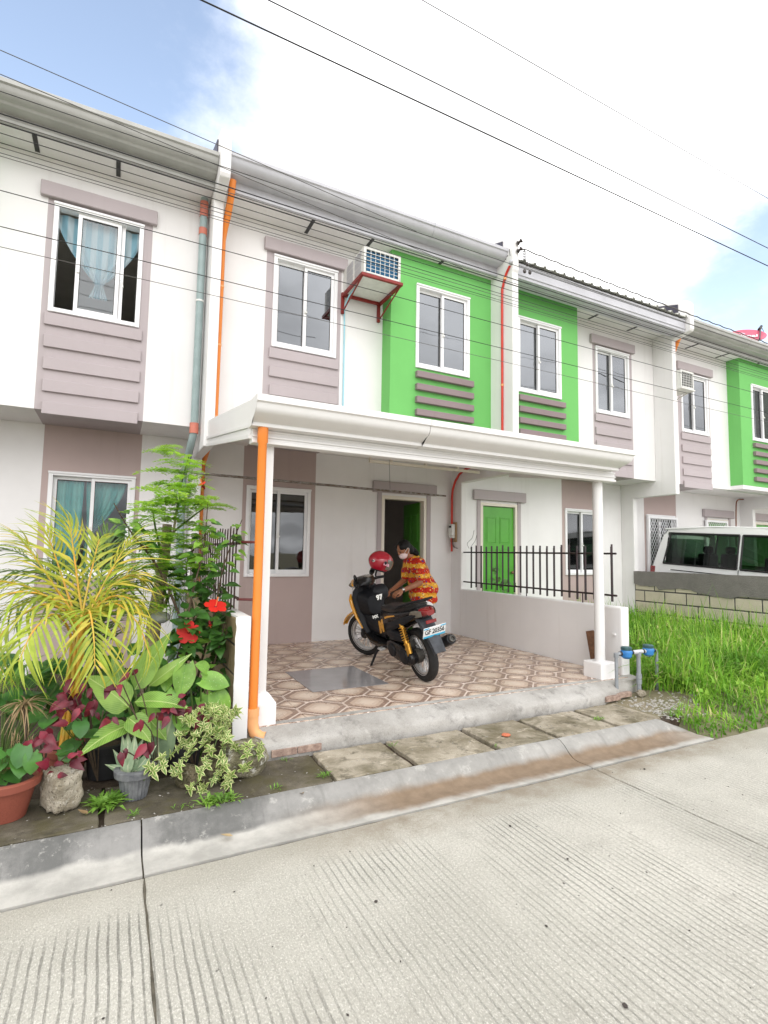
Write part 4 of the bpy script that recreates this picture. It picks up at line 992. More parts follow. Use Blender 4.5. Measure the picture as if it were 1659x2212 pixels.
G().tube(bez([(4.862, cy_, 2.70), (4.862, cy_, 4.0), (4.862, cy_, 5.25), (4.862, cy_-.02, 5.42), (4.862, cy_-.08, 5.56), (4.862, cy_-.17, 5.66)], 6), .0175, 10).ob('pipe', 'redpipe', rc, smooth=40)
for z in (3.95, 5.52): G().cyl((4.862, cy_-(.06 if z > 5 else 0), z-.014), (4.862, cy_-(.066 if z > 5 else 0), z+.014), .022).ob('clip', 'orange_pale', rc, smooth=40)
G().ell((4.86, 5.64, 5.70), (.03, .04, .035)).ob('entrance_cap', 'gutter_grey', rc, smooth=50)
me = text_mesh('painted_mark', '4-1', .16, 'cable_grey', .0005)
tag(place('painted_mark', me, None, Matrix.Translation((4.8785, 5.74, 5.86)) @ Matrix.Rotation(R(-90), 4, 'Z') @ Matrix.Rotation(R(90), 4, 'X') @ Matrix.Rotation(R(8), 4, 'Z') @ Matrix.Diagonal((.8, 1, 1, 1))), 'small grey hand-painted 4-1 on the party wall top', 'painted mark')
for k, (y, z) in enumerate(((5.60, 6.0), (5.60, 5.88))):
    t = thing('insulator', ('upper' if k == 0 else 'lower')+' dark spool insulator on the party wall between green bays', 'insulator', (4.96, 5.6, z), group='spool insulators')
    g = G(); M = Matrix.Translation((4.965, 5.575, z)) @ Matrix.Rotation(R(62), 4, 'X') @ Matrix.Rotation(R(25), 4, 'Y')
    g.lathe([(.026, -.04), (.03, -.035), (.03, -.015), (.018, -.008), (.018, .008), (.03, .015), (.03, .035), (.026, .04)], 14, M); g.ob('spool', 'insul', t, smooth=40)
    G().cyl((4.965, 5.575, z), (4.965, 5.63, z-.01), .007).ob('bolt', 'dark_metal', t)
g = G()
for k in range(60): pass
spring = [(5.03+.018*math.cos(k*.9), 5.55+.018*math.sin(k*.9), 5.87-.0035*k) for k in range(44)]
tag(G().tube([(4.98, 5.55, 5.89)]+spring+[(5.09, 5.55, 5.69)], .005, 5).ob('coiled_wire', 'cable_grey', smooth=50), 'curly loose wire hanging beside the dark insulators', 'wire')
cl = thing('cable_clamp', 'grey cable clamps hanging by the roof edge beside the insulators', 'clamp', (5.09, 5.6, 5.6))
for (x, z) in ((5.10, 5.70), (5.05, 5.58), (5.15, 5.59)): G().ell((x, 5.57, z), (.03, .02, .035), n=8, k=5).ob('clamp_body', 'insul', cl, smooth=40)
def cable(lab, pts, r, mat='cable', sag=0, n=14, name='overhead_cable', group='overhead cables', twist=0):
    a, b = Vector(pts[0]), Vector(pts[1]); P = []
    for k in range(n+1):
        t = k/n; p = a.lerp(b, t); p.z -= sag*4*t*(1-t)
        if twist: p += Vector((0, math.cos(k*2.1), math.sin(k*2.1)))*twist
        P.append(p)
    o = G().tube(P, r, 5).ob(name, mat, smooth=60); return tag(o, lab, 'cable', group)
cable('twisted service cable rising from the insulators over the ribbed roof to the right', ((5.0, 5.56, 5.90), at(1659, 742, 5.0)+Vector((.0, 0, 0))), .009, 'cable_grey', .02, 60, twist=.006)
cable('thin single wire below the twisted service cable over the ribbed roof', ((5.12, 5.56, 5.66), at(1659, 756, 5.2)), .004, 'cable_grey', .02, 14)
def span(v, x0, Y, r, lab, mat='cable', dz=0, slope=0):       # a cable parallel to the street
    p = at(x0, v, Y); cable(lab, ((-14, Y, p.z+dz-slope*14), (42, Y, p.z+dz+slope*42)), r, mat, 0, 3)
span(0, 435, 3.4, .0055, 'lowest of the three high cables crossing the white sky'); span(0, 580, 3.4, .0045, 'middle of the three high cables crossing the white sky'); span(0, 912, 3.4, .0032, 'highest thin cable crossing the top right corner of the sky')
cable('thin upper wire crossing the blue patch of sky', (at(0, 108, 4.6), at(900, 500, 4.75)), .0034, 'cable_grey', 0, 4)
cable('thin lower wire crossing the blue sky just above the left gutter', (at(0, 160, 4.6), at(1000, 580, 4.75)), .0034, 'cable_grey', 0, 4)
LV = [(197, .006, 'cable', 'first wire below the left roof edge, crossing the gutter'), (245, .0095, 'cable', 'thick upper cable over the bottom of the left gutter'), (259, .006, 'cable_grey', 'thin wire just above the thickest cable bundle'), (266, .0105, 'cable', 'thickest black cable of the bundle under the left gutter'), (287, .006, 'cable', 'first thin wire below the cable bundle'), (308, .006, 'cable', 'second thin wire below the cable bundle'),
      (318, .0055, 'cable_grey', 'third thin wire below the cable bundle'), (330, .005, 'cable', 'fourth thin wire below the cable bundle'), (337, .005, 'cable_grey', 'lowest thin wire of the group above the left lintel'), (411, .0065, 'cable', 'wire crossing the top of the upper left window'), (489, .0065, 'cable', 'wire crossing the middle of the upper left window'), (533, .005, 'cable_grey', 'lowest wire crossing the house fronts')]
for v, r, m, lab in LV: span(v, 0, 4.5, r*.55, lab, m)
# ------------------------------------------------------------------ roof dish
v_ = (CAM-Vector((11.6, 6.05, 6.2))).normalized(); upv = Vector((.1, .05, 1)); upv = (upv-v_*upv.dot(v_)).normalized()
nrm = (v_*.34+upv*.94).normalized()
xax = Vector((0, 0, 1)).cross(v_); xax = Matrix.Rotation(R(-13), 3, v_) @ xax.normalized(); nrm = (v_*.36+(v_.cross(xax)).normalized()*.93).normalized(); xax = (xax-nrm*xax.dot(nrm)).normalized(); yax = nrm.cross(xax)
DM = Matrix(((xax.x, yax.x, nrm.x, 11.62), (xax.y, yax.y, nrm.y, 6.1), (xax.z, yax.z, nrm.z, 6.20), (0, 0, 0, 1)))
ds = thing('satellite_dish', 'faded red satellite dish with white lettering on the far roof', 'satellite dish', (11.62, 6.1, 5.95))
g = G(); rd = .345; rings = []
for k in range(9):
    q = k/8*rd; rings.append([DM @ Vector((q*math.cos(2*math.pi*j/36)+1e-4, q*math.sin(2*math.pi*j/36)*.94, .33*(q*q-rd*rd))) for j in range(36)])
g.loft(rings, cap=False); g.loft([[p-nrm*.012 for p in r] for r in rings], cap=False); g.loft([rings[-1], [p-nrm*.012 for p in rings[-1]]], cap=False)
dd = g.ob('dish', 'dish_red', ds, smooth=50, fix=False)
me = text_mesh('lettering', 'Cignal', .17, 'dish_pale', .002, bold=.004)
tl = place('lettering', me, dd, DM @ Matrix.Translation((-.02, -.01, -.008)) @ Matrix.Rotation(R(4), 4, 'Z'))
sub('emblem', G().ell((0, 0, 0), (.07, .04, .004)).xf(DM @ Matrix.Translation((-.10, .13, -.012)) @ Matrix.Rotation(R(-30), 4, 'Z')), 'dish_pink', dd)
lnb = at(1643, 708, 6.0)
G().tube([DM @ Vector((.20, -.30, -.05)), DM @ Vector((.23, -.26, .03)), lnb], .014, 8).ob('feed_arm', 'dark_metal', ds, smooth=40)
G().cyl(lnb-Vector((.05, 0, .05)), lnb+Vector((.035, 0, .045)), .035, .026).ob('feed_horn', 'dark_metal', ds, smooth=40)
G().tube(bez([lnb+Vector((.03, 0, .02)), lnb+Vector((.10, 0, -.05)), lnb+Vector((.07, 0, -.15)), lnb+Vector((.0, 0, -.2))], 5), .006, 5).ob('feed_cable', 'cable', ds)
G().tube([(11.62, 6.15, 6.10), (11.62, 6.2, 5.95), (11.62, 6.2, 5.85)], .022, 8).ob('mast', 'dark_metal', ds)
# ------------------------------------------------------------------ water meters
wm = thing('water_pipe', 'grey plastic water risers with a tee in front of the right wall', 'pipe', (4.88, 3.74, .05))
G().tube([(4.565, 3.735, .05), (4.565, 3.735, .49), (4.575, 3.735, .515), (4.60, 3.735, .525), (4.645, 3.735, .525)], .017, 10).ob('riser', 'pvc', wm, smooth=50)
G().tube([(4.90, 3.735, .02), (4.90, 3.735, .525)], .021, 10).ob('riser', 'pvc', wm, smooth=50)
for z in (.20, .255, .48): G().cyl((4.90, 3.735, z), (4.90, 3.735, z+.045), .028).ob('coupling', 'pvc', wm, smooth=50)
G().tube([(4.80, 3.735, .525), (5.0, 3.735, .525)], .021, 10).ob('tee', 'gutter_grey', wm, smooth=50)
G().tube([(5.10, 3.735, .525), (5.16, 3.735, .525), (5.19, 3.74, .51), (5.20, 3.745, .45), (5.2, 3.75, .1)], .017, 10).ob('riser', 'pvc', wm, smooth=50)
G().cyl((4.565, 3.735, .49), (4.565, 3.735, .535), .024).ob('elbow', 'pvc', wm, smooth=50)
for k, x in enumerate((4.715, 5.055)):
    t = thing('water_meter', ('blue water meter with teal lid on the left riser' if k == 0 else 'blue water meter with dark lid half hidden by grass'), 'water meter', (x, 3.735, .5), group='water meters')
    g = G(); g.lathe([(.03, -.055), (.052, -.035), (.056, 0), (.056, .022), (.05, .03)], 16, Matrix.Translation((x, 3.735, .525))); g.ob('body', 'meter_blue', t, smooth=40)
    G().tube([(x-.085, 3.735, .525), (x-.055, 3.735, .525), (x+.055, 3.735, .525), (x+.085, 3.735, .525)], .02, 10).ob('coupling', 'meter_blue', t, smooth=40)
    for s in (-1, 1): G().cyl((x+s*.075, 3.735, .525), (x+s*.095, 3.735, .525), .025, n=6).ob('nut', 'dark_metal', t)
    g = G(); g.lathe([(.05, .03), (.053, .034), (.053, .058), (.045, .064)], 16, Matrix.Translation((x, 3.735, .525))); g.ob('lid', 'meter_cap', t, smooth=40)
# ------------------------------------------------------------------ odds and ends on the porch
rd_ = thing('hanging_rod', 'long rusty metal rod hung across the porch for drying clothes', 'rod', (2.4, 6.0, 2.3))
G().tube([(.70, 6.0, 2.345), (2.4, 6.0, 2.325), (4.01, 6.0, 2.30)], .012, 8).ob('rod', 'rod', rd_, smooth=50); G().tube([(.76, 6.024, 2.34), (2.4, 6.024, 2.318), (3.4, 6.024, 2.305)], .009, 8).ob('rod', 'rod', rd_, smooth=50)
for x in (1.6, 3.15): G().cyl((x, 6.01, 2.335), (x, 6.06, 2.86), .0025, n=4).ob('hanging_wire', 'cable_grey', rd_)
for k, (x, y, a) in enumerate(((4.80, 4.17, 12), (4.835, 4.22, 14))):
    g = G(); g.box(-.012, .012, -.05, .05, 0, .42); tag(g.ob('wood_plank', 'wood', M=Matrix.Translation((x, y, .256)) @ Matrix.Rotation(R(a*.2), 4, 'Y') @ Matrix.Rotation(R(-a), 4, 'X'), bevel=.002), ('dark' if k == 0 else 'second')+' wooden plank leaning on the right wall behind the post', 'plank', 'leaning planks')
# meshed screens on the far house
def screen(x0, x1, z0, z1, lab):
    t = thing('security_screen', lab, 'security screen', ((x0+x1)/2, 7.06, z0), group='diamond mesh screens')
    g = G(); f = .05; y = 7.06
    g.box(x0, x0+f, y, y+.04, z0, z1); g.box(x1-f, x1, y, y+.04, z0, z1); g.box(x0+f, x1-f, y, y+.04, z1-f, z1); g.box(x0+f, x1-f, y, y+.04, z0, z0+f); g.ob('screen_frame', 'alu', t, bevel=.003)
    g = G(); s = .075
    a, b, c, d = x0+f, x1-f, z0+f, z1-f
    for sg in (1, -1):
        k = -int((d-c)/s)-2
        while k*s < (b-a)+(d-c)+s:
            xs = a+k*s*1.0; pts = []
            for zz in (c, d):
                pts.append((xs+(zz-c)*.62 if sg > 0 else xs+(d-c)*.62-(zz-c)*.62, zz))
            (xa, za), (xb, zb) = pts
            if abs(xb-xa) > 1e-6:
                def clip(xv): t_ = (xv-xa)/(xb-xa); return za+t_*(zb-za)
                if xa < a: za, xa = clip(a), a
                if xa > b: za, xa = clip(b), b
                if xb < a: zb, xb = clip(a), a
                if xb > b: zb, xb = clip(b), b
            if abs(zb-za) > .02 and c-.01 <= min(za, zb): g.cyl((xa, y+.02+sg*.003, za), (xb, y+.02+sg*.003, zb), .0045, n=4)
            k += 1
    g.ob('diamond_mesh', 'alu', t)
screen(9.66, 10.60, .95, 2.36, 'white diamond mesh screen over the window behind the van'); screen(11.60, 12.40, .30, 2.36, 'white diamond mesh door screen under the far lintel')
tag(G().tube(bez([at(1595, 1078, 7.05)+Vector((.6, 0, .02)), at(1595, 1078, 7.05)+Vector((.15, 0, .0)), at(1592, 1082, 7.05), at(1590, 1100, 7.05), at(1590, 1140, 7.05), at(1590, 1180, 7.05)], 4), .013, 6).ob('conduit', 'copper', smooth=50), 'rusty brown conduit on the far house wall above the van', 'conduit')
# ------------------------------------------------------------------ scooter (local: x forward, y left, z up, rear tyre contact at the origin)
BK = Matrix.Translation((2.81, 4.53, .2515)) @ Matrix.Rotation(R(87.5), 4, 'Z') @ Matrix.Rotation(R(-12), 4, 'X')
bike = thing('scooter', 'black and yellow scooter parked on its side stand on the tiled porch', 'scooter', BK.translation, BK.to_3x3(), world=False)
bike.scale = (1.02, 1.02, 1.02)
I4 = Matrix()
def wx_(x):
    t = min(1, max(0, (x-.35)/.5)); return x+.11*t*t*(3-2*t)
def zw_(z): return z if z < .3 else .3+(z-.3)*.88
def bp(name, g, mat, parent=None, **k):
    raw = k.pop('raw', False)
    g.v = [(wx_(p[0]), p[1], p[2] if raw else zw_(p[2])) for p in g.v]
    return g.ob(name, mat, parent or bike, M=I4, **k)
def ring(x, hw, z0, z1, top=.5, n=14, yc=0, bot=.8):      # rounded section across the bike
    P = []
    for k in range(n):
        a = 2*math.pi*k/n+math.pi/n; c, s = math.cos(a), math.sin(a)
        e = .55; cc = math.copysign(abs(c)**e, c); ss = math.copysign(abs(s)**e, s)
        w = hw*(1-(1-top)*max(0, ss)) * (1-(1-bot)*max(0, -ss)); P.append((x, yc+w*cc, (z0+z1)/2+(z1-z0)/2*ss))
    return P
AX = Matrix.Rotation(R(90), 4, 'X')
def wheel(cx, cz, steer, parent):
    M = Matrix.Translation((cx, 0, cz)) @ Matrix.Rotation(R(steer), 4, 'Z') @ AX
    Ro = .262
    w = G(); prof = [(Ro-.075, -.030), (Ro-.05, -.044), (Ro-.018, -.043), (Ro-.004, -.024), (Ro, 0), (Ro-.004, .024), (Ro-.018, .043), (Ro-.05, .044), (Ro-.075, .030)]
    t = w.lathe(prof, 40, M, cap=False); tyre = bp('wheel', w, 'rubber', parent, smooth=50, raw=True)
    tr = G()
    for k in range(36):
        for s in (-1, 1):
            a = 2*math.pi*(k+.25*s)/36; b = a+.09
            q = [(a, .004*s), (b, .034*s), (b+.02, .034*s), (a+.02, .004*s)]
            tr.add([M @ Vector(((Ro+.0015-abs(y)*.30)*math.cos(an), (Ro+.0015-abs(y)*.30)*math.sin(an), y)) for an, y in q], [(0, 1, 2, 3)])
    bp('tread', tr, 'ink', tyre, fix=False, raw=True)
    r = G(); r.lathe([(Ro-.072, -.036), (Ro-.066, -.038), (Ro-.068, -.030), (Ro-.092, -.024), (Ro-.094, 0), (Ro-.092, .024), (Ro-.068, .030), (Ro-.066, .038), (Ro-.072, .036)], 36, M, cap=False); bp('rim', r, 'silver_m', tyre, smooth=40, raw=True)
    sp = G()
    for k in range(12):
        a = 2*math.pi*k/12; b = a+.10
        for (p, q) in ((a, b), (a, b-.2)):
            sp.cyl(M @ Vector((.045*math.cos(p), .045*math.sin(p), .02)), M @ Vector(((Ro-.088)*math.cos(q), (Ro-.088)*math.sin(q), 0)), .0075, .006, n=6)
    bp('spokes', sp, 'silver_m', tyre, raw=True)
    h = G(); h.lathe([(.03, -.06), (.05, -.04), (.05, .04), (.03, .06)], 16, M); bp('hub', h, 'engine', tyre, smooth=40, raw=True)
    return tyre
wheel(0, .262, 0, bike)
WB = 1.285
wheel(WB, .262, 30, bike)
# front fender (yellow) and fork
def arcshell(cx, cz, r, a0, a1, hw, thick, n=16, tip=0, drop=.012):
    g = G(); rings = []
    for k in range(n+1):
        t = k/n; a = R(lerp(a0, a1, t)); rr = r+tip*t*t; w = hw*(1-.55*max(0, (t-.6)/.4)**1.5)
        P = [(-w, -drop*2.2), (-w*.8, -.004), (0, .006), (w*.8, -.004), (w, -drop*2.2), (w*.85, -drop*2.4), (0, -thick), (-w*.85, -drop*2.4)]
        rings.append([(cx+(rr+h)*math.cos(a), y, cz+(rr+h)*math.sin(a)) for y, h in P])
    return g.loft(rings)
ST = Matrix.Translation((WB, 0, 0)) @ Matrix.Rotation(R(30), 4, 'Z') @ Matrix.Translation((-WB, 0, 0))
bp('front_fender', arcshell(WB, .262, .292, 130, 22, .075, .012, tip=.05).xf(ST), 'yel', smooth=40, raw=True)
for s in (-1, 1): bp('fork_leg', G().tube([(WB, s*.075, .262), (WB-.03, s*.075, .35), (WB-.115, s*.06, .60)], [.02, .022, .02], 10).xf(ST), 'dark_metal', smooth=40)
# front apron: outer yellow and black shell, inner black leg shield
def yring(x, z, hw, d, n=12, yc=0, lean=0):     # horizontal section (leg shield), d = depth forward
    P = []
    for k in range(n):
        a = 2*math.pi*k/n; c, s = math.cos(a), math.sin(a)
        P.append((x+d*(s if s > 0 else s*.25)+lean*c, yc+hw*math.copysign(abs(c)**.7, c), z))
    return P
g = G(); g.loft([yring(.93, .36, .13, .05), yring(.975, .50, .155, .08), yring(1.02, .66, .175, .11), yring(1.045, .80, .185, .12), yring(1.04, .90, .165, .10), yring(1.03, .95, .12, .07)])
shield = bp('leg_shield', g, 'bk_matte', smooth=45)
g = G()       # yellow edge of the apron, left and right
for s in (-1, 1):
    g.tube([(.985, s*.142, .42), (1.03, s*.172, .56), (1.07, s*.188, .70), (1.075, s*.196, .80), (1.12, s*.165, .86)], [.010, .016, .02, .022, .012], 8)
    g.loft([[(1.03, s*.16, .58), (1.12, s*.12, .56), (1.13, s*.11, .60), (1.035, s*.165, .62)], [(1.06, s*.19, .74), (1.20, s*.10, .74), (1.20, s*.09, .80), (1.06, s*.192, .80)]])
bp('apron_trim', g, 'yel', smooth=45)
g = G(); g.loft([yring(1.06, .56, .10, .10), yring(1.11, .68, .12, .12), yring(1.13, .80, .12, .11), yring(1.10, .88, .09, .09)]); bp('front_cover', g, 'yel', smooth=45)
# glove pocket, step-through tunnel, floor boards
g = G(); g.loft([ring(.80, .105, .60, .84, .9), ring(.86, .13, .58, .87, .95), ring(.98, .15, .55, .90, 1.)]); bp('inner_pocket', g, 'bk_matte', smooth=45)
g = G(); g.loft([ring(.55, .10, .32, .50, .8), ring(.66, .085, .32, .50, .8), ring(.80, .08, .32, .56, .8), ring(.95, .11, .34, .66, .9)]); bp('tunnel', g, 'bk_matte', smooth=45)
g = G(); g.loft([ring(.42, .15, .25, .345, .95), ring(.60, .165, .235, .32, .95), ring(.80, .165, .24, .325, .95), ring(.95, .145, .29, .38, .95)]); bp('floorboard', g, 'bk_gloss', smooth=45)
# steering column and handlebar cowl
g = G(); g.cyl((1.03, 0, .88), (.985, 0, 1.0), .045); bp('steering_column', g, 'bk_matte', smooth=45)
HB = Matrix.Translation((.985, 0, .97)) @ Matrix.Rotation(R(38), 4, 'Z') @ Matrix.Diagonal((1, .86, 1, 1))
def hring(y, x0, x1, z0, z1): return [(x0, y, (z0+z1)/2-.01), (x0+.02, y, z1-.008), ((x0+x1)/2, y, z1), (x1-.02, y, z1-.012), (x1, y, (z0+z1)/2), (x1-.015, y, z0+.01), ((x0+x1)/2, y, z0), (x0+.015, y, z0+.006)]
g = G(); g.loft([hring(-.24, -.02, .05, .0, .045), hring(-.16, -.05, .10, -.01, .085), hring(-.07, -.07, .14, -.025, .115), hring(.07, -.07, .14, -.025, .115), hring(.16, -.05, .10, -.01, .085), hring(.24, -.02, .05, .0, .045)])
cowl = bp('handlebar_cowl', g.xf(HB), 'bk_gloss', smooth=50)
g = G(); g.loft([hring(-.15, .06, .125, .0, .06), hring(-.06, .10, .19, -.03, .085), hring(.06, .10, .19, -.03, .085), hring(.15, .06, .125, .0, .06)]); bp('headlight_cowl', g.xf(HB), 'yel', cowl, smooth=50)
g = G(); g.loft([hring(-.09, .12, .197, -.015, .055), hring(.09, .12, .197, -.015, .055)]); bp('headlight', g.xf(HB), 'clear_lens', cowl, smooth=50)
g = G(); g.box(-.055, .02, -.075, .075, .103, .116); bp('dashboard', g.xf(HB @ Matrix.Rotation(R(-12), 4, 'Y')), 'clear_lens', cowl, bevel=.004)
for s in (-1, 1): bp('grip', G().tube([(.01, s*.22, .025), (-.02, s*.28, .03), (-.055, s*.385, .02)], [.017, .019, .019], 10).xf(HB), 'bk_matte', smooth=40)
for s in (-1, 1): bp('brake_lever', G().tube([(.05, s*.21, .02), (.055, s*.27, .015), (.01, s*.36, .0), (-.01, s*.40, -.002)], .006, 6).xf(HB), 'silver_m', smooth=40)
for s in (1, -1):
    g = G(); g.tube(bez([(.03, s*.19, .05), (.035, s*.21, .08), (.02, s*.22, .10)], 4), .006, 6); st = bp('mirror', g.xf(HB), 'bk_matte', smooth=40)
    m = G(); m.ell((0, 0, 0), (.014, .065, .042), n=12, k=7).xf(HB @ Matrix.Translation((.015, s*.235, .125)) @ Matrix.Rotation(R(12*s), 4, 'Z') @ Matrix.Rotation(R(25*s), 4, 'X')); bp('mirror_head', m, 'bk_gloss', st, smooth=40)
# tall black bag hooked below the handlebar, seen behind the pocket
g = G(); g.loft([ring(.82, .06, .78, .88, .9, yc=-.10), ring(.85, .10, .74, .93, .9, yc=-.10), ring(.90, .10, .74, .95, .9, yc=-.10), ring(.93, .05, .80, .92, .9, yc=-.10)]); bp('storage_pouch', g, 'bk_matte', smooth=45)
# seat
g = G(); g.loft([ring(.60, .05, .70, .745, .7), ring(.55, .095, .69, .765, .75), ring(.40, .125, .695, .785, .8), ring(.25, .135, .70, .79, .85), ring(.18, .135, .715, .815, .85), ring(.0, .125, .74, .845, .85), ring(-.12, .105, .76, .855, .8), ring(-.18, .06, .78, .845, .7)])
bp('seat', g, 'seat_v', smooth=50)
# side body panels up to the tail
g = G(); g.loft([ring(.62, .085, .34, .70, .75, bot=.9), ring(.50, .12, .36, .72, .85, bot=.9), ring(.36, .135, .46, .735, .9, bot=.75), ring(.18, .145, .535, .755, .92, bot=.6), ring(.0, .14, .60, .79, .92, bot=.55), ring(-.15, .12, .655, .815, .9, bot=.5), ring(-.24, .095, .70, .825, .9, bot=.6)])
body = bp('body_panel', g, 'bk_gloss', smooth=50)
for s in (1, -1):       # sharp lower fins of the panels
    g = G(); g.loft([[(.60, s*.10, .40), (.60, s*.125, .44), (.60, s*.11, .52)], [(.44, s*.135, .44), (.44, s*.155, .50), (.44, s*.14, .58)], [(.25, s*.15, .53), (.25, s*.165, .57), (.25, s*.15, .63)], [(-.05, s*.14, .64), (-.05, s*.150, .67), (-.05, s*.14, .72)], [(-.22, s*.10, .735), (-.22, s*.108, .75), (-.22, s*.10, .77)]]); bp('side_fin', g, 'bk_matte', body, smooth=35)
# yellow M decal on the left flank, white figure stickers
def decal(name, s, size, mat, x, y, z, ang, parent, tilt=0, **k):
    me = text_mesh(name, s, size, mat, .0012, **k)
    return place(name, me, parent, Matrix.Translation((wx_(x), y, zw_(z))) @ Matrix.Rotation(R(180), 4, 'Z') @ Matrix.Rotation(R(90+tilt), 4, 'X') @ Matrix.Rotation(R(ang), 4, 'Z'))
decal('decal', 'M', .15, 'yel', .47, .168, .535, 18, body, shear=.3, bold=.012)
g = G(); g.add([(.34, .172, .655), (.26, .172, .68), (.10, .168, .715), (.11, .168, .725), (.27, .172, .70), (.35, .172, .675)], [(0, 1, 2, 3, 4, 5)]); bp('decal', g, 'yel', body, fix=False)
def rear_decal(name, s, size, mat, x, y, z, parent, lean=12, **k):
    me = text_mesh(name, s, size, mat, .0012, **k)
    return place(name, me, parent, Matrix.Translation((wx_(x), y, zw_(z))) @ Matrix.Rotation(R(-90), 4, 'Z') @ Matrix.Rotation(R(90-lean), 4, 'X'))
rear_decal('sticker', '97', .075, 'sticker', .78, -.04, .80, bike, bold=.004); rear_decal('sticker', 'II', .05, 'sticker', .788, .045, .52, bike); rear_decal('sticker', 'MX', .045, 'sticker', .788, .045, .57, bike, bold=.003)
# tail lamp, reflector, grab rail
g = G(); g.loft([ring(-.23, .088, .715, .815, .9, bot=.7), ring(-.28, .078, .725, .812, .9, bot=.7), ring(-.335, .045, .74, .795, .9, bot=.7)]); bp('tail_lamp', g, 'red_lens', smooth=50)
for s in (1, -1):
    g = G(); g.loft([[(-.13, s*.113, .725), (-.13, s*.120, .75), (-.13, s*.112, .775)], [(-.22, s*.098, .72), (-.22, s*.106, .755), (-.22, s*.098, .80)], [(-.29, s*.075, .735), (-.29, s*.082, .76), (-.29, s*.075, .79)]]); bp('turn_signal', g, 'clear_lens', smooth=45)
g = G(); g.tube(bez([(.10, .15, .79), (-.05, .145, .845), (-.20, .10, .885), (-.27, .06, .90), (-.27, -.06, .90), (-.20, -.10, .885), (-.05, -.145, .845), (.10, -.15, .79)], 4), .013, 8); bp('grab_rail', g, 'bk_matte', smooth=45)
g = G(); g.box(-.322, -.310, -.055, .055, .655, .69); bp('reflector', g, 'red_lens', bevel=.003)
# rear fender, plate
g = G(); rings = []
for k in range(11):
    t = k/10; x = lerp(-.16, -.40, t**.9); z = lerp(.72, .36, t**1.25); w = lerp(.085, .06, t); b = .03
    rings.append([(x+.03, -w, z-.015), (x, -w*.9, z), (x-.012, 0, z+.01), (x, w*.9, z), (x+.03, w, z-.015), (x+.036, w*.9, z-.02), (x+.006, 0, z+.002), (x+.036, -w*.9, z-.02)])
bp('rear_fender', g.loft(rings), 'dk_fender', smooth=45)
PL = Matrix.Translation((-.345, .0, .575)) @ Matrix.Rotation(R(-24), 4, 'Y')
g = G(); g.box(-.004, .004, -.118, .118, -.062, .062); plate = bp('licence_plate', g.xf(PL), 'plate_w', bevel=.002)
g = G(); g.box(-.0055, -.0042, -.116, .116, -.060, -.038); g.box(-.0055, -.0042, -.116, -.06, .045, .060); g.box(-.0055, -.0042, .06, .116, .045, .060); bp('plate_band', g.xf(PL), 'plate_b', plate)
me = text_mesh('plate_number', 'GF 20356', .066, 'ink', .0008, spacing=.92, bold=.0006)
place('plate_number', me, plate, Matrix.Translation((0, 0, zw_(.575)-.575)) @ PL @ Matrix.Translation((-.0058, 0, .006)) @ Matrix.Rotation(R(-90), 4, 'Z') @ Matrix.Rotation(R(90), 4, 'X') @ Matrix.Diagonal((.86, 1.1, 1, 1)))
g = G(); g.cyl((-.30, 0, .60), (-.33, 0, .585), .02); bp('plate_mount', g, 'bk_matte')
# engine, gear case, air box, shock absorber
g = G(); P = [(.46, .30), (.44, .37), (.36, .40), (.15, .385), (.05, .355), (-.035, .33), (-.075, .27), (-.06, .215), (0, .185), (.12, .18), (.32, .20), (.42, .235)]
g.prism(P, .055, .155, 'y'); bp('gear_case', g, 'bk_gloss', bevel=.022, seg=3, smooth=50)
for (r_, x_, z_) in ((.075, .33, .295), (.085, .07, .275)): bp('case_cover', G().lathe([(r_, 0), (r_-.005, .012), (.02, .016)], 18, Matrix.Translation((x_, .155, z_)) @ Matrix.Rotation(R(-90), 4, 'X')), 'bk_matte', smooth=40)
g = G(); g.loft([ring(.03, .035, .43, .50, 1, yc=.105), ring(.08, .055, .41, .53, 1, yc=.11), ring(.30, .06, .40, .54, 1, yc=.11), ring(.40, .045, .42, .53, 1, yc=.105)]); bp('air_box', g, 'bk_matte', smooth=45)
g = G(); g.box(.10, .45, -.10, .055, .22, .44); g.cyl((.42, 0, .33), (.56, 0, .36), .07, .06); bp('engine', g, 'engine', bevel=.02, seg=2, smooth=50)
g = G(); g.lathe([(.07, -.02), (.075, .03), (.05, .05)], 18, Matrix.Translation((-.0, .035, .262)) @ Matrix.Rotation(R(-90), 4, 'X')); bp('brake_drum', g, 'engine', smooth=40)
a, b = Vector((.055, .135, .64)), Vector((-.025, .135, .275)); d = (b-a)
sh = bp('shock_absorber', G().cyl(a, a+d*.16, .02).cyl(a, b, .009).cyl(a+d*.52, b-d*.04, .023).cyl(a+d*.60, a+d*.64, .03).cyl(a+d*.74, a+d*.78, .03), 'gold', smooth=40)
sp = [a+d*(.12+.42*k/60)+frame((0, 0, 0), d, (0, 1, 0)).to_3x3() @ Vector((0, math.cos(k*.62)*.031, math.sin(k*.62)*.031)) for k in range(61)]
bp('spring', G().tube(sp, .0062, 6), 'gold', sh, smooth=50)
bp('reservoir', G().cyl(a+d*.56+Vector((-.055, .01, 0)), a+d*.86+Vector((-.05, .01, 0)), .022).box(a.x+d.x*.6-.05, a.x+d.x*.6, .13, .15, a.z+d.z*.66, a.z+d.z*.62), 'gold', sh, smooth=40)
g = G(); g.tube([(.45, -.10, .22), (.25, -.16, .20), (.08, -.165, .25)], .022, 8); bp('exhaust_pipe', g, 'engine', smooth=40)
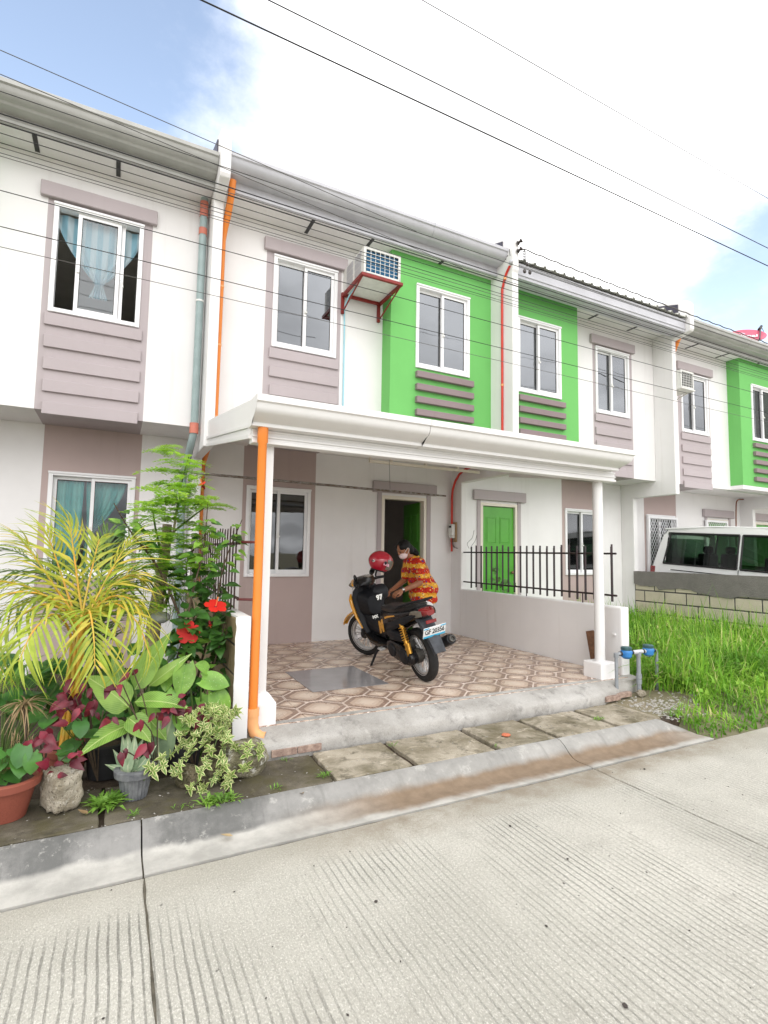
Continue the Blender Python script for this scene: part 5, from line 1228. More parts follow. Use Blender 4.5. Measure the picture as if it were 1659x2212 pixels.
g = G(); mm = frame((.10, -.165, .26), (-1, -.06, .42), (0, 0, 1)); g.lathe([(.03, 0), (.05, .03), (.056, .10), (.058, .40), (.05, .43), (.03, .435)], 16, mm @ Matrix.Rotation(R(90), 4, 'Y')); mu = bp('muffler', g, 'bk_matte', smooth=40)
g = G(); g.lathe([(.036, .435), (.034, .455), (.022, .456), (.02, .44)], 14, mm @ Matrix.Rotation(R(90), 4, 'Y')); bp('muffler_tip', g, 'engine', mu, smooth=40)
g = G(); g.tube([(.66, .10, .27), (.70, .16, .17), (.74, .235, .02)], [.014, .013, .012], 8); g.ell((.745, .245, .012), (.035, .03, .012), n=10, k=5); bp('side_stand', g, 'bk_matte', smooth=40)
g = G(); g.box(.48, .55, .15, .21, .26, .285); bp('foot_peg', g, 'silver_m', bevel=.008)
# ------------------------------------------------------------------ helmet resting on the handlebar and mirror
HC = Vector((2.885, 5.72, 1.40))
HM = Matrix.Translation(HC) @ Matrix.Rotation(R(-22), 4, 'Z') @ Matrix.Rotation(R(14), 4, 'Y')
hl = thing('helmet', 'glossy red helmet resting upside right on the scooter handlebar', 'helmet', HC)
hl['label'] = 'glossy red helmet resting on top of the scooter handlebar'
g = G(); rings = []; n = 32
for k in range(15):
    t = k/14; th = math.pi*(.0+.80*t); z = .135*math.cos(th); q = max(math.sin(th), .01); ringp = []
    for j in range(n):
        a = 2*math.pi*j/n; x = .155*q*math.cos(a); y = .130*q*math.sin(a); zz = z
        if z < -.02: x = x*(1-.10*(-z/.13)); y = y*(1-.06*(-z/.13))
        if math.cos(a) > .45 and z < .03: x = min(x, .118+.03*(1-math.cos(a)))
        ringp.append(HM @ Vector((x, y, zz)))
    rings.append(ringp)
g.loft(rings, cap=False); hs = g.ob('shell', 'helmet', hl, smooth=60)
g = G(); rr = []
for (sc, z) in ((.995, -.106), (.985, -.118), (.90, -.115), (.86, -.06), (.6, .04)): rr.append([HM @ Vector((.155*.62*sc*math.cos(2*math.pi*j/n), .130*.62*sc*math.sin(2*math.pi*j/n), z)) for j in range(n)])
sub('lining', g.loft(rr), 'ink', hs, smooth=50)
g = G(); V = []; nn = 14; m_ = 7
for i in range(m_+1):
    for j in range(nn+1):
        a = R(lerp(-62, 62, j/nn)); z = lerp(-.075, .045, i/m_); q = math.sqrt(max(0, 1-(z/.145)**2)); V.append(HM @ Vector((.157*q*math.cos(a), .137*q*math.sin(a), z)))
sub('visor', G().add(V, [(i*(nn+1)+j, i*(nn+1)+j+1, (i+1)*(nn+1)+j+1, (i+1)*(nn+1)+j) for i in range(m_) for j in range(nn)]), 'clear_lens', hs, smooth=60, fix=False)
sub('visor_hinge', G().ell(HM @ Vector((.05, -.130, .0)), (.02, .012, .02), n=10, k=5), 'ink', hs, smooth=40)
sub('trim', G().tube([HM @ Vector((.155*.60*math.cos(2*math.pi*j/n), .130*.60*math.sin(2*math.pi*j/n), -.109)) for j in range(n+1)], .008, 6), 'ink', hs, smooth=50)
cdir = (CAM-HC); cdir.z = 0; cdir.normalize()
def hsticker(s, size, mat, ang, z, tilt=0, bold=0, **k):
    d = Matrix.Rotation(R(ang), 3, 'Z') @ cdir; loc = HM.inverted() @ (HC+d)
    me = text_mesh('lettering', s, size, mat, .001, bold=bold, **k)
    rad = .138 if abs(z) < .06 else .118
    pos = HC+d*rad+Vector((0, 0, z)); M = Matrix.Translation(pos) @ frame((0, 0, 0), Vector((-d.y, d.x, 0)), Vector((0, 0, 1))) @ Matrix.Rotation(R(90), 4, 'X') @ Matrix.Rotation(R(tilt), 4, 'Z')
    place('lettering', me, hs, M)
hsticker('RXR', .042, 'dish_pink', 30, -.035, -18, .002)
g = G(); d = Matrix.Rotation(R(-42), 3, 'Z') @ cdir
sub('sticker', G().ell((0, 0, 0), (.034, .003, .016), n=16, k=5).xf(Matrix.Translation(HC+d*.137+Vector((0, 0, .012))) @ frame((0, 0, 0), Vector((-d.y, d.x, 0)), Vector((0, 0, 1)))), 'sticker', hs)
me = text_mesh('lettering', 'EVO', .022, 'ink', .001, bold=.001); place('lettering', me, hs, Matrix.Translation(HC+d*.1412+Vector((0, 0, .012))) @ frame((0, 0, 0), Vector((-d.y, d.x, 0)), Vector((0, 0, 1))) @ Matrix.Rotation(R(90), 4, 'X'))
sub('chin_strap', G().tube(bez([HM @ Vector((-.02, -.08, -.11)), HM @ Vector((-.02, -.06, -.17)), HM @ Vector((.0, .0, -.20)), HM @ Vector((-.02, .06, -.17)), HM @ Vector((-.02, .08, -.11))], 5), .006, 6), 'ink', hs)
# ------------------------------------------------------------------ van behind the block wall
VM = Matrix.Translation((9.55, 7.02, .23)) @ Matrix.Rotation(R(-90), 4, 'Z') @ Matrix.Rotation(R(3.4), 4, 'Y')   # x: towards the street, y: away from the road side wall
van = thing('van', 'white passenger van with dark green windows parked behind the block wall', 'van', VM.translation, VM.to_3x3(), world=False)
# local: x forward 0..4.6, y 0 (near side) .. 1.66 (far side), z up
L, WD, HT = 4.6, 1.66, 1.90
outl = [(.04, .38), (.02, .75), (.03, .98), (.09, 1.30), (.20, 1.72), (.27, 1.83), (.40, 1.88), (1.2, 1.91), (2.6, 1.90), (3.25, 1.84), (3.50, 1.70), (4.05, 1.15), (4.45, .98), (4.60, .80), (4.62, .45), (4.5, .30), (.2, .30)]
WIN = [(.26, 1.19, 1.62, 1.80), (1.68, 1.19, 2.78, 1.80), (2.86, 1.19, 3.45, 1.72)]
def vy(z, far):             # tumblehome of the sides
    t = max(0, (z-1.0)/.9); d = .10*t**1.5; return WD-d if far else d
def side(far):
    g = G(); xs = sorted({0.0, .30, 1.62, 1.68, 2.78, 2.86, 3.62, 4.62, .12, .2, .5, 3.3, 3.45, 4.0, 4.3}); zs = [.30, .6, .9, 1.05, 1.19, 1.30, 1.45, 1.60, 1.72, 1.80, 1.86, 1.91]
    import bisect
    def top(x):
        up = outl[:15]; pts = sorted(up[3:15], key=lambda p: p[0]); pts = [(0, .98)]+pts
        for (a, za), (b, zb) in zip(pts[:-1], pts[1:]):
            if a <= x <= b: return za+(zb-za)*(x-a)/(b-a+1e-9)
        return .8
    for i in range(len(xs)-1):
        for j in range(len(zs)-1):
            x0, x1, z0, z1 = xs[i], xs[i+1], zs[j], zs[j+1]; mx, mz = (x0+x1)/2, (z0+z1)/2
            if any(w[0] <= mx <= w[2] and w[1] <= mz <= w[3]-.02 for w in WIN): continue
            q = [(x0, z0), (x1, z0), (x1, z1), (x0, z1)]
            q = [(x, min(z, top(x))) for x, z in q]
            if abs(q[2][1]-q[1][1])+abs(q[3][1]-q[0][1]) < .002: continue
            g.add([(x, vy(z, far), z) for x, z in q], [(0, 1, 2, 3)])
    return g
b = G()
for far in (0, 1):
    s = side(far); b.add(s.v, s.f)
rings = [[(x, vy(z, 0), z), (x, vy(z, 0)+.18 if z > 1.5 else vy(z, 0)+.1, z+(.02 if z > 1.5 else 0)), (x, WD/2, z+(.03 if z > 1.5 else .0)), (x, vy(z, 1)-.18 if z > 1.5 else vy(z, 1)-.1, z+(.02 if z > 1.5 else 0)), (x, vy(z, 1), z)] for x, z in outl[4:11]]
b.loft(rings, cap=False, closed=False)
for seg in (outl[0:4], outl[11:16]):
    b.loft([[(x, vy(z, 0), z), (x-.03 if x < 1 else x+.03, WD/2, z), (x, vy(z, 1), z)] for x, z in seg], cap=False, closed=False)
b.box(.1, 4.5, .02, WD-.02, .30, .34)
vb = b.ob('body', 'van_white', van, M=I4, smooth=30, fix=False)
def vpart(n, g, m, par=None, **k): return g.ob(n, m, par or vb, M=I4, **k)
for far in (0, 1):
    for w in WIN:
        o = -.004 if not far else .004
        P = [(w[0], w[1]), (w[2], w[1]), (w[2], w[3]-.02), (w[0]+(.10 if w[0] < .5 else 0), w[3]-.02)]
        g = G(); g.add([(x, vy(z, far)+o*.5, z) for x, z in P], [(0, 1, 2, 3)]); vpart('window', g, 'glass_van', fix=False)
        g = G(); pts = [(x, vy(z, far)+o, z) for x, z in P]
        for (p, q) in zip(pts, pts[1:]+pts[:1]): g.cyl(p, q, .016, n=6)
        vpart('window_seal', g, 'seal')
g = G(); g.add([(.04, .15, 1.05), (.04, WD-.15, 1.05), (.19, WD-.22, 1.68), (.19, .22, 1.68)], [(0, 1, 2, 3)]); vpart('rear_window', g, 'glass_van', fix=False)
g = G(); g.add([(3.54, .16, 1.66), (4.03, .12, 1.17), (4.03, WD-.12, 1.17), (3.54, WD-.16, 1.66)], [(0, 1, 2, 3)]); vpart('windscreen', g, 'glass_van', fix=False)
for x in (1.65, 2.82): vpart('door_gap', G().box(x-.004, x+.004, -.003, .012, .45, 1.18), 'seal')
vpart('side_moulding', G().box(.25, 4.2, -.010, .002, .98, 1.0), 'gutter_grey'); vpart('slide_rail', G().box(.42, 1.60, -.006, .004, 1.07, 1.085), 'seal')
for y in (.0, WD-.04): vpart('tail_lamp', G().box(-.012, .09, y-.004, y+.05, .82, 1.12), 'red_lens', bevel=.008)
vpart('roof_rib', G().tube([(.24, .07, 1.86), (1.2, .12, 1.92), (2.6, .12, 1.91), (3.2, .12, 1.87)], .018, 6), 'van_white', smooth=50)
for x in (.75, 1.9, 2.9):
    for y in (.28, 1.0):
        g = G(); g.box(x, x+.14, y, y+.46, .7, 1.42); g.box(x, x+.5, y, y+.46, .62, .76); g.box(x+.03, x+.11, y+.1, y+.36, 1.42, 1.56); vpart('seat', g, 'bk_matte', van, bevel=.04, seg=2)
for x in (.85, 3.75):
    for y in (.10, WD-.10):
        g = G(); M = Matrix.Translation((x, y, .30-.13)) @ AX; g.lathe([(.18, -.09), (.28, -.085), (.31, -.05), (.31, .05), (.28, .085), (.18, .09)], 24, M); w = vpart('wheel', g, 'rubber', van, smooth=40)
        g = G(); g.lathe([(.02, -.093), (.17, -.094), (.185, -.09)] if y < 1 else [(.02, .093), (.17, .094), (.185, .09)], 20, M); vpart('hub_cap', g, 'silver_m', w, smooth=40)
# ------------------------------------------------------------------ the person bending over the scooter
pn = thing('person', 'person in red and yellow printed shirt, white trousers and pink mask bending over the scooter', 'person', (3.715, 5.98, .25))
V3 = Vector
PX_ = -.065
hipL, hipR = V3((3.660, 5.885, 1.02)), V3((3.660, 6.075, 1.02))
kneeL, kneeR = V3((3.630, 5.875, .64)), V3((3.640, 6.09, .64))
ankL, ankR = V3((3.680, 5.88, .33)), V3((3.695, 6.10, .33))
pel = V3((3.670, 5.98, 1.05)); waist = V3((3.605, 5.98, 1.20)); chest = V3((3.530, 5.98, 1.34)); neckb = V3((3.460, 5.98, 1.455)); headc = V3((3.357, 5.985, 1.560))
shL, shR = V3((3.505, 5.83, 1.385)), V3((3.505, 6.13, 1.385))
elL, elR = V3((3.490, 5.80, 1.135)), V3((3.465, 6.16, 1.15))
wrL, wrR = V3((3.250, 5.84, 1.035)), V3((3.235, 6.05, 1.04))
def cap(g, a, ra, b, rb, n=14):
    a, b = V3(a), V3(b); d = (b-a); L = d.length; M = frame(a, d, (0, 0, 1) if abs(d.normalized().z) < .9 else (1, 0, 0)) @ Matrix.Rotation(R(90), 4, 'Y')
    prof = [(max(.001, ra*math.sin(t)), -ra*math.cos(t)) for t in [math.pi/2*k/4 for k in range(5)]]+[(lerp(ra, rb, k/4), L*k/4) for k in range(1, 4)]+[(max(.001, rb*math.cos(t)), L+rb*math.sin(t)) for t in [math.pi/2*k/4 for k in range(5)]]
    g.lathe(prof, n, M); return g
def E_(g, c, r, M=None): g.ell(c, r, M, 16, 10); return g
HR = frame((0, 0, 0), (-.86, -.10, -.50), (-.5, 0, .86)).to_3x3().to_4x4()     # head: x = face direction (looking down to the scooter)
body = G()
E_(body, pel, (.095, .14, .09)); cap(body, pel, .10, waist, .105); cap(body, waist, .115, chest, .12); cap(body, chest, .11, neckb, .055)
cap(body, shL, .05, shR, .05); cap(body, chest+V3((0, -.07, 0)), .10, chest+V3((0, .07, 0)), .10)
cap(body, neckb, .05, headc+V3((.03, 0, -.05)), .05)
E_(body, headc, (.096, .074, .112), HR); E_(body, headc+HR.to_3x3() @ V3((.035, 0, -.05)), (.06, .058, .06), HR)
E_(body, headc+HR.to_3x3() @ V3((.098, 0, -.012)), (.018, .014, .022), HR)           # nose
for s in (-1, 1):
    E_(body, headc+HR.to_3x3() @ V3((-.005, s*.075, -.01)), (.02, .012, .03), HR)     # ears
    E_(body, headc+HR.to_3x3() @ V3((.082, s*.028, .018)), (.012, .02, .008), HR)     # brows
for h, k, a in ((hipL, kneeL, ankL), (hipR, kneeR, ankR)):
    cap(body, h+V3((-.01, 0, -.03)), .066, k, .052); cap(body, k, .058, a, .038); cap(body, a+V3((.03, 0, -.035)), .035, a+V3((-.13, 0, -.052)), .028)
for s_, e, w in ((shL, elL, wrL), (shR, elR, wrR)): cap(body, s_, .054, e, .041); cap(body, e, .041, w, .027)
def hand(g, w, direction, up, curl, side):
    M = frame(w, direction, up).to_3x3()
    def P(x, y, z): return w+M @ V3((x, y, z))
    cap(g, P(.0, 0, 0), .024, P(.035, .0, 0), .026); 
    for k in range(4):
        y = (-.027+.018*k); cap(g, P(.02, y*.6, 0), .017, P(.078, y, -.004), .0115)
        L = (.036, .042, .039, .030)[k if side > 0 else 3-k]
        a = P(.080, y, -.004); b = P(.080+L*.8, y*1.05, -.018*curl-.006); c = P(.080+L*1.15, y*1.05, -.045*curl-.01); 
        cap(g, a, .0098, b, .009, 8); cap(g, b, .009, c, .0078, 8)
    a = P(.015, side*.028, -.005); b = P(.05, side*.048, -.022); c = P(.082, side*.040, -.035)
    cap(g, a, .014, b, .0108, 8); cap(g, b, .0105, c, .0088, 8)
hand(body, wrL, V3((-.93, .12, -.28)), V3((0, -.5, 1)), 1.0, 1)
hand(body, wrR, V3((-.9, -.30, -.30)), V3((0, .5, 1)), 1.0, -1)
place('body', blob('body', body, 'skin', .0055, 3), pn, PINV[pn.name])
# shirt: torso and short sleeves, loose hem
g = G(); 
E_(g, pel+V3((.015, 0, .0)), (.165, .20, .14)); cap(g, pel+V3((-.0, 0, .03)), .15, waist, .14); cap(g, waist, .142, chest, .142); cap(g, chest, .135, neckb+V3((.012, 0, -.03)), .075)
cap(g, chest+V3((-.02, -.08, 0)), .118, chest+V3((-.02, .08, 0)), .118)
cap(g, shL+V3((.02, .04, 0)), .075, shL, .072); cap(g, shR+V3((.02, -.04, 0)), .075, shR, .072)
mL, mR = shL.lerp(elL, .72), shR.lerp(elR, .72)
cap(g, shL, .072, mL, .066); cap(g, shR, .072, mR, .066)
hem = pel+V3((.01, 0, -.13)); E_(g, hem, (.158, .198, .11)); E_(g, waist+V3((-.075, 0, -.06)), (.09, .13, .10)); E_(g, pel+V3((-.11, 0, -.07)), (.085, .16, .14))
sh = blob('shirt', g, 'shirt', .009, 6)
def wrinkle(me, amp, f, post=None):
    co = [v.co.copy() for v in me.vertices]; no_ = [v.normal.copy() for v in me.vertices]; out = []
    for c, n_ in zip(co, no_):
        c = c+n_*(amp*f(c))
        if post: c = post(c)
        out += [c.x, c.y, c.z]
    me.vertices.foreach_set('co', out); me.update()
def hemline(c):
    lim = .845+(c.x-3.62)*.20
    if c.z < lim: c.z = lim+(c.z-lim)*.03
    return c
wrinkle(sh, .007, lambda c: noise.noise(c*11)+.5*noise.noise(c*24), hemline)
shirt_o = place('shirt', sh, pn, PINV[pn.name])
col = G(); col.tube([neckb+V3((.03+.068*math.cos(a), .072*math.sin(a), -.005-.045*math.cos(a)*-1*.6)) for a in [2*math.pi*k/18 for k in range(19)]], .013, 6)
sub('collar', col, 'shirt', shirt_o, smooth=60)
# trousers
g = G(); E_(g, pel+V3((-.01, 0, -.13)), (.105, .155, .09))
for h, k, a in ((hipL, kneeL, ankL), (hipR, kneeR, ankR)): cap(g, h+V3((-.01, 0, -.13)), .086, k, .08); cap(g, k, .082, a+V3((0, 0, .0)), .075)
tr = blob('trousers', g, 'trousers', .009, 5)
def cuff(c):
    c.z = max(c.z, .295); return c
wrinkle(tr, .006, lambda c: noise.noise(c*13), cuff)
tro = place('trousers', tr, pn, PINV[pn.name])
me = text_mesh('trouser_lettering', 'YOU ARE STAR', .075, 'gray_ink', .001)
d = V3((.72, -.69, 0)).normalized(); a_ = V3((3.694, 5.828, .60))
place('trouser_lettering', me, tro, Matrix.Translation(a_) @ frame((0, 0, 0), V3((-.08, -.02, -1)), d).to_3x3().to_4x4())
# hair: cap over the skull and a short tail down the neck
g = G(); E_(g, headc+HR.to_3x3() @ V3((-.018, 0, .022)), (.098, .084, .108), HR); E_(g, headc+HR.to_3x3() @ V3((-.055, 0, -.03)), (.07, .078, .10), HR)
cap(g, headc+HR.to_3x3() @ V3((-.07, 0, -.02)), .062, neckb+V3((.075, 0, .06)), .04); cap(g, headc+HR.to_3x3() @ V3((-.06, -.03, -.04)), .045, neckb+V3((.06, -.05, .05)), .03)
E_(g, headc+HR.to_3x3() @ V3((.03, -.045, .055)), (.05, .03, .045), HR); E_(g, headc+HR.to_3x3() @ V3((.035, .045, .055)), (.05, .03, .045), HR); E_(g, headc+HR.to_3x3() @ V3((.0, -.066, .0)), (.04, .022, .06), HR)
hr = blob('hair', g, 'hair', .006, 4)
wrinkle(hr, .003, lambda c: noise.noise(V3((c.x*20, c.y*90, c.z*30))))
place('hair', hr, pn, PINV[pn.name])
# mask
g = G(); E_(g, headc+HR.to_3x3() @ V3((.052, 0, -.058)), (.060, .064, .052), HR); mk = blob('face_mask', g, 'mask', .006, 2); mo = place('face_mask', mk, pn, PINV[pn.name])
for s in (-1, 1):
    g = G(); g.tube([headc+HR.to_3x3() @ V3(q) for q in ((.055, s*.055, -.03), (.03, s*.078, -.005), (-.008, s*.088, .012), (-.018, s*.088, -.005), (.0, s*.082, -.035), (.04, s*.06, -.075))], .0028, 5); sub('ear_loop', g, 'white_plastic', mo)
for s in (-1, 1): G().ell(headc+HR.to_3x3() @ V3((.088, s*.030, .002)), (.007, .014, .006), HR, 10, 6).ob('eye', 'ink', pn, smooth=50)
# watch
g = G(); ax = (wrL-elL).normalized(); wp = elL.lerp(wrL, .93); M = frame(wp, ax, (0, 0, 1)) @ Matrix.Rotation(R(90), 4, 'Y'); g.lathe([(.031, -.011), (.0335, -.008), (.0335, .008), (.031, .011)], 18, M); wo_ = g.ob('watch', 'ink', pn, smooth=40)
nrm_ = V3((0, -.8, .6)); nrm_ = (nrm_-ax*nrm_.dot(ax)).normalized(); sub('watch_face', G().lathe([(.017, 0), (.017, .007), (.014, .009)], 14, frame(wp+nrm_*.031, ax, nrm_)), 'watch', wo_, smooth=40)
for a, k in ((ankL, 0), (ankR, 1)):
    g = G(); P = []
    for j in range(16):
        t = 2*math.pi*j/16; P.append((a.x-.045+.125*math.cos(t), a.y+.043*math.sin(t)*(1-.15*math.cos(t))))
    g.prism(P, .252, .272, 'z'); so = g.ob('sandal', 'sandal', pn, smooth=40)
    sub('strap', G().tube(bez([(a.x-.08, a.y-.042, .268), (a.x-.07, a.y, .335), (a.x-.08, a.y+.042, .268)], 5), .010, 6), 'sandal', so)
# ------------------------------------------------------------------ plants of the left garden
PR = random.Random(11)
def leaf_mesh(name, mat, L, W, shape='oval', n=6, fold=.18, droop=.25, wave=0, edge=False, thick=0):
    """leaf along +x, width along y, up z"""
    def w(t):
        if shape == 'oval': return math.sin(math.pi*min(1, t**.8))**.8
        if shape == 'lance': return math.sin(math.pi*t**.7)**1.1
        if shape == 'heart': return (math.sin(math.pi*min(1, .22+.78*t))**.75) if t > .02 else .55
        if shape == 'strap': return min(1, t*8)*(1-t**2.2)
        if shape == 'petal': return max(.12, t**.45)*(1-t**7)
        if shape == 'ovate': return math.sin(math.pi*t**.62)**.9
    V = []; F = []; ed = []
    for i in range(n+1):
        t = i/n; x = L*(t-.12*droop*t*t); z = -droop*L*t*t*.5; ww = max(.0005, W/2*w(t))
        wv = wave*L*math.sin(t*17)
        V += [(x-(.12*L if shape == 'heart' and i == 0 else 0), -ww, z+fold*ww+wv), (x, -ww*.5, z+fold*ww*.45), (x, 0, z), (x, ww*.5, z+fold*ww*.45), (x-(.12*L if shape == 'heart' and i == 0 else 0), ww, z+fold*ww-wv)]
        ed += [1, .4, 0, .4, 1]
    for i in range(n):
        for j in range(4): a = i*5+j; F.append((a, a+5, a+6, a+1))
    me = bpy.data.meshes.new(name); me.from_pydata(V, [], F); me.materials.append(MAT[mat])
    me.polygons.foreach_set('use_smooth', [True]*len(F))
    if edge: at_ = me.attributes.new('edge', 'FLOAT', 'POINT'); at_.data.foreach_set('value', ed)
    return me
def lean(p, d, up=(0, 0, 1), roll=0, s=1):
    M = frame(p, d, up) @ Matrix.Rotation(roll, 4, 'X')
    return M @ Matrix.Scale(s, 4)
def put(name, me, plant, M, label=None): return place(name, me, plant, PINV[plant.name] @ M, label)
def rv(a=1): return Vector((PR.uniform(-a, a), PR.uniform(-a, a), PR.uniform(-a, a)))
# --- palms
def palm(t, root, fronds, mats, nl, LL, LW, crown, sep, t0=.42, nsep=99):
    lm = [leaf_mesh('leaflet', mats[0], LL, LW, 'strap', 5, .3, d) for d in (.7, 1.4, 2.0)]
    for i, (tip, up) in enumerate(fronds):
        tip = Vector(tip); r0 = root+Vector((PR.uniform(-.03, .03), PR.uniform(-.03, .03), 0))
        c1 = crown+Vector((PR.uniform(-.04, .04), PR.uniform(-.05, .05), PR.uniform(-.05, .02)))
        top = (c1+tip)/2+Vector((0, 0, up))
        pts = bez([r0, r0.lerp(c1, .55)+Vector((PR.uniform(-.02, .02), 0, 0)), c1, c1.lerp(top, .75)+Vector((0, 0, up*.15)), top.lerp(tip, .55)+Vector((0, 0, up*.22)), tip], 5)
        n = len(pts)-1
        f = G().tube(pts, [lerp(.013, .0025, k/n) for k in range(n+1)], 6).ob('frond', mats[1], t, smooth=60)
        joined = G()
        for k in range(nl):
            for s in (-1, 1):
                q = t0+(1-t0)*(k+.5)/nl; fi = q*n; a = int(min(fi, n-1)); p = pts[a].lerp(pts[a+1], fi-a); tan = (pts[a+1]-pts[a]).normalized()
                side = tan.cross(Vector((0, 0, 1)));  side = side.normalized() if side.length > .1 else Vector((1, 0, 0))
                upv_ = side.cross(tan)
                d = (side*s*lerp(1, .45, (q-t0)/(1-t0)) + tan*lerp(.55, 1.1, (q-t0)/(1-t0)) + upv_*PR.uniform(.05, .5)+rv(.12)).normalized()
                sc = (.55+.6*math.sin(math.pi*min(1, .15+.8*(q-t0)/(1-t0))))*PR.uniform(.85, 1.15)
                M = lean(p, d, upv_, 0, sc)
                if sep and i < nsep: place('leaflet', PR.choice(lm), f, M)
                else:
                    m = PR.choice(lm); joined.add([M @ v.co for v in m.vertices], [tuple(pl.vertices) for pl in m.polygons])
        if joined.v: struct(sub('leaflets', joined, mats[0], f, smooth=60, fix=False), 'stuff')
def P_(u, v, Y): return at(u, v, Y)
# green palm first, further back
gp = thing('palm', 'dark green palm under the lower left window, behind the yellow palm', 'palm', (-.12, 4.75, .1))
palm(gp, Vector((-.12, 4.75, .1)), [(P_(-60, 1270, 4.5), .30), (P_(5, 1185, 4.9), .14), (P_(120, 1230, 5.0), .22), (P_(365, 1245, 4.5), .26), (P_(395, 1300, 4.4), .30), (P_(300, 1135, 5.0), .06), (P_(235, 1150, 4.9), .05), (P_(-40, 1380, 4.3), .3)], ('palm_g', 'stem_g'), 24, .27, .017, Vector((-.10, 4.72, .85)), False, .34)
yp = thing('palm', 'yellow palm with orange stems in front of the lower left window', 'palm', (-.20, 3.80, .28))
palm(yp, Vector((-.20, 3.80, .28)), [(P_(-70, 1330, 3.55), .20), (P_(-40, 1440, 3.45), .26), (P_(45, 1165, 3.85), .03), (P_(150, 1130, 3.9), .02), (P_(285, 1165, 3.9), .06), (P_(315, 1335, 3.6), .20), (P_(325, 1420, 3.42), .27), (P_(205, 1440, 3.35), .22), (P_(40, 1430, 3.30), .2), (P_(215, 1165, 4.1), .06), (P_(100, 1150, 4.0), .03), (P_(300, 1250, 3.8), .14), (P_(-60, 1270, 3.8), .14)], ('palm_y', 'palm_stem_y'), 17, .26, .0175, Vector((-.175, 3.78, 1.0)), True, .46, 8)
# --- feathery small tree
mo = thing('tree', 'small tree with pruned pale trunk and feathery bright green leaves', 'tree', (.30, 4.42, .1))
tk = G().tube(bez([(.29, 4.42, .08), (.28, 4.42, .55), (.30, 4.42, .98), (.33, 4.43, 1.25), (.352, 4.44, 1.50), (.36, 4.45, 1.70)], 5), [lerp(.062, .035, k/25) for k in range(26)], 12).ob('trunk', 'bark', mo, smooth=60)
brs = []
for (a, b, c, r) in (((.33, 4.43, 1.27), (.29, 4.40, 1.36), (.26, 4.38, 1.45), .02), ((.30, 4.42, 1.0), (.37, 4.38, 1.10), (.40, 4.36, 1.22), .022), ((.352, 4.44, 1.48), (.40, 4.42, 1.62), (.42, 4.40, 1.85), .015), ((.42, 4.40, 1.80), (.45, 4.40, 2.05), (.49, 4.38, 2.25), .009), ((.345, 4.44, 1.40), (.28, 4.36, 1.62), (.24, 4.30, 1.80), .012), ((.36, 4.44, 1.60), (.52, 4.40, 1.75), (.62, 4.36, 1.84), .010), ((.30, 4.42, .95), (.20, 4.36, 1.10), (.12, 4.30, 1.20), .012), ((.35, 4.44, 1.42), (.44, 4.36, 1.46), (.55, 4.30, 1.50), .010)):
    pts = bez([a, b, c], 5); brs.append(pts); sub('branch', G().tube(pts, [lerp(r, r*.45, k/(len(pts)-1)) for k in range(len(pts))], 7), 'bark' if r > .014 else 'stem_g', tk, smooth=60)
sub('tied_bag', G().ell((.335, 4.36, .99), (.075, .05, .045), n=10, k=7), 'sack', tk, smooth=30)
def spray_mesh(L, n, seed):
    r = random.Random(seed); g = G(); 
    def spine(t): return Vector((L*t, .05*L*math.sin(t*2.5+seed), .10*L*math.sin(math.pi*t)-.22*L*t*t))
    g.tube([spine(k/6) for k in range(7)], .0016, 4)
    for k in range(n):
        t = .12+.88*(k+.5)/n; p = spine(t)
        for s in (-1, 1):
            m = 4 if t < .75 else 2; ln = L*.34*(1-.65*t)
            for j in range(m):
                q = p+Vector((.25*ln*(j+1)/m, s*ln*(j+1)/m, -.10*ln*((j+1)/m)**2))
                for ss in (-1, 1):
                    l, w = .036*r.uniform(.8, 1.2), .019; d = Vector((.75*ss if m > 2 else .8, s*.6, r.uniform(-.3, .2))).normalized(); sd = d.cross(Vector((r.uniform(-.3, .3), r.uniform(-.3, .3), 1))).normalized()
                    a = q; g.add([a, a+d*l*.5+sd*w*.5, a+d*l, a+d*l*.5-sd*w*.5], [(0, 1, 2, 3)])
    return g.mesh('leaf_spray', 'moringa', fix=False)
sprays = [spray_mesh(.30, 8, s) for s in range(4)]
def sprays_at(p, k, spread, lo=.6, hi=1.1, up=.25):
    for _ in range(k):
        a = PR.uniform(0, 2*math.pi); d = Vector((math.cos(a), math.sin(a), PR.uniform(-.1, up)+.1)).normalized()
        put('leaf_spray', PR.choice(sprays), mo, lean(Vector(p)+rv(spread), d, (0, 0, 1), 0, PR.uniform(lo, hi)))
for z, k, s_ in ((2.26, 9, .75), (2.16, 9, .85), (2.04, 12, 1.), (1.92, 11, 1.), (1.80, 9, 1.)): sprays_at((.40+.04*(z-1.8), 4.38, z), k, .05, .6*s_, 1.05*s_)
for p, k in (((.24, 4.30, 1.82), 8), ((.62, 4.36, 1.86), 8), ((.40, 4.38, 1.70), 8), ((.30, 4.34, 1.58), 6), ((.12, 4.30, 1.22), 8), ((.55, 4.30, 1.50), 7), ((.26, 4.36, 1.42), 5), ((.20, 4.26, 1.05), 6), ((.46, 4.28, 1.30), 6), ((.30, 4.30, 1.22), 4), ((.10, 4.25, 1.05), 7), ((.20, 4.2, 1.55), 7), ((.45, 4.2, 1.6), 7), ((.33, 4.2, 1.38), 7), ((.15, 4.2, 1.4), 6), ((.5, 4.2, 1.15), 6), ((.28, 4.15, 1.75), 8), ((.52, 4.2, 1.80), 8), ((.36, 4.15, 1.95), 8), ((.42, 4.2, 1.45), 7)): sprays_at(p, k, .06, .55, .95)
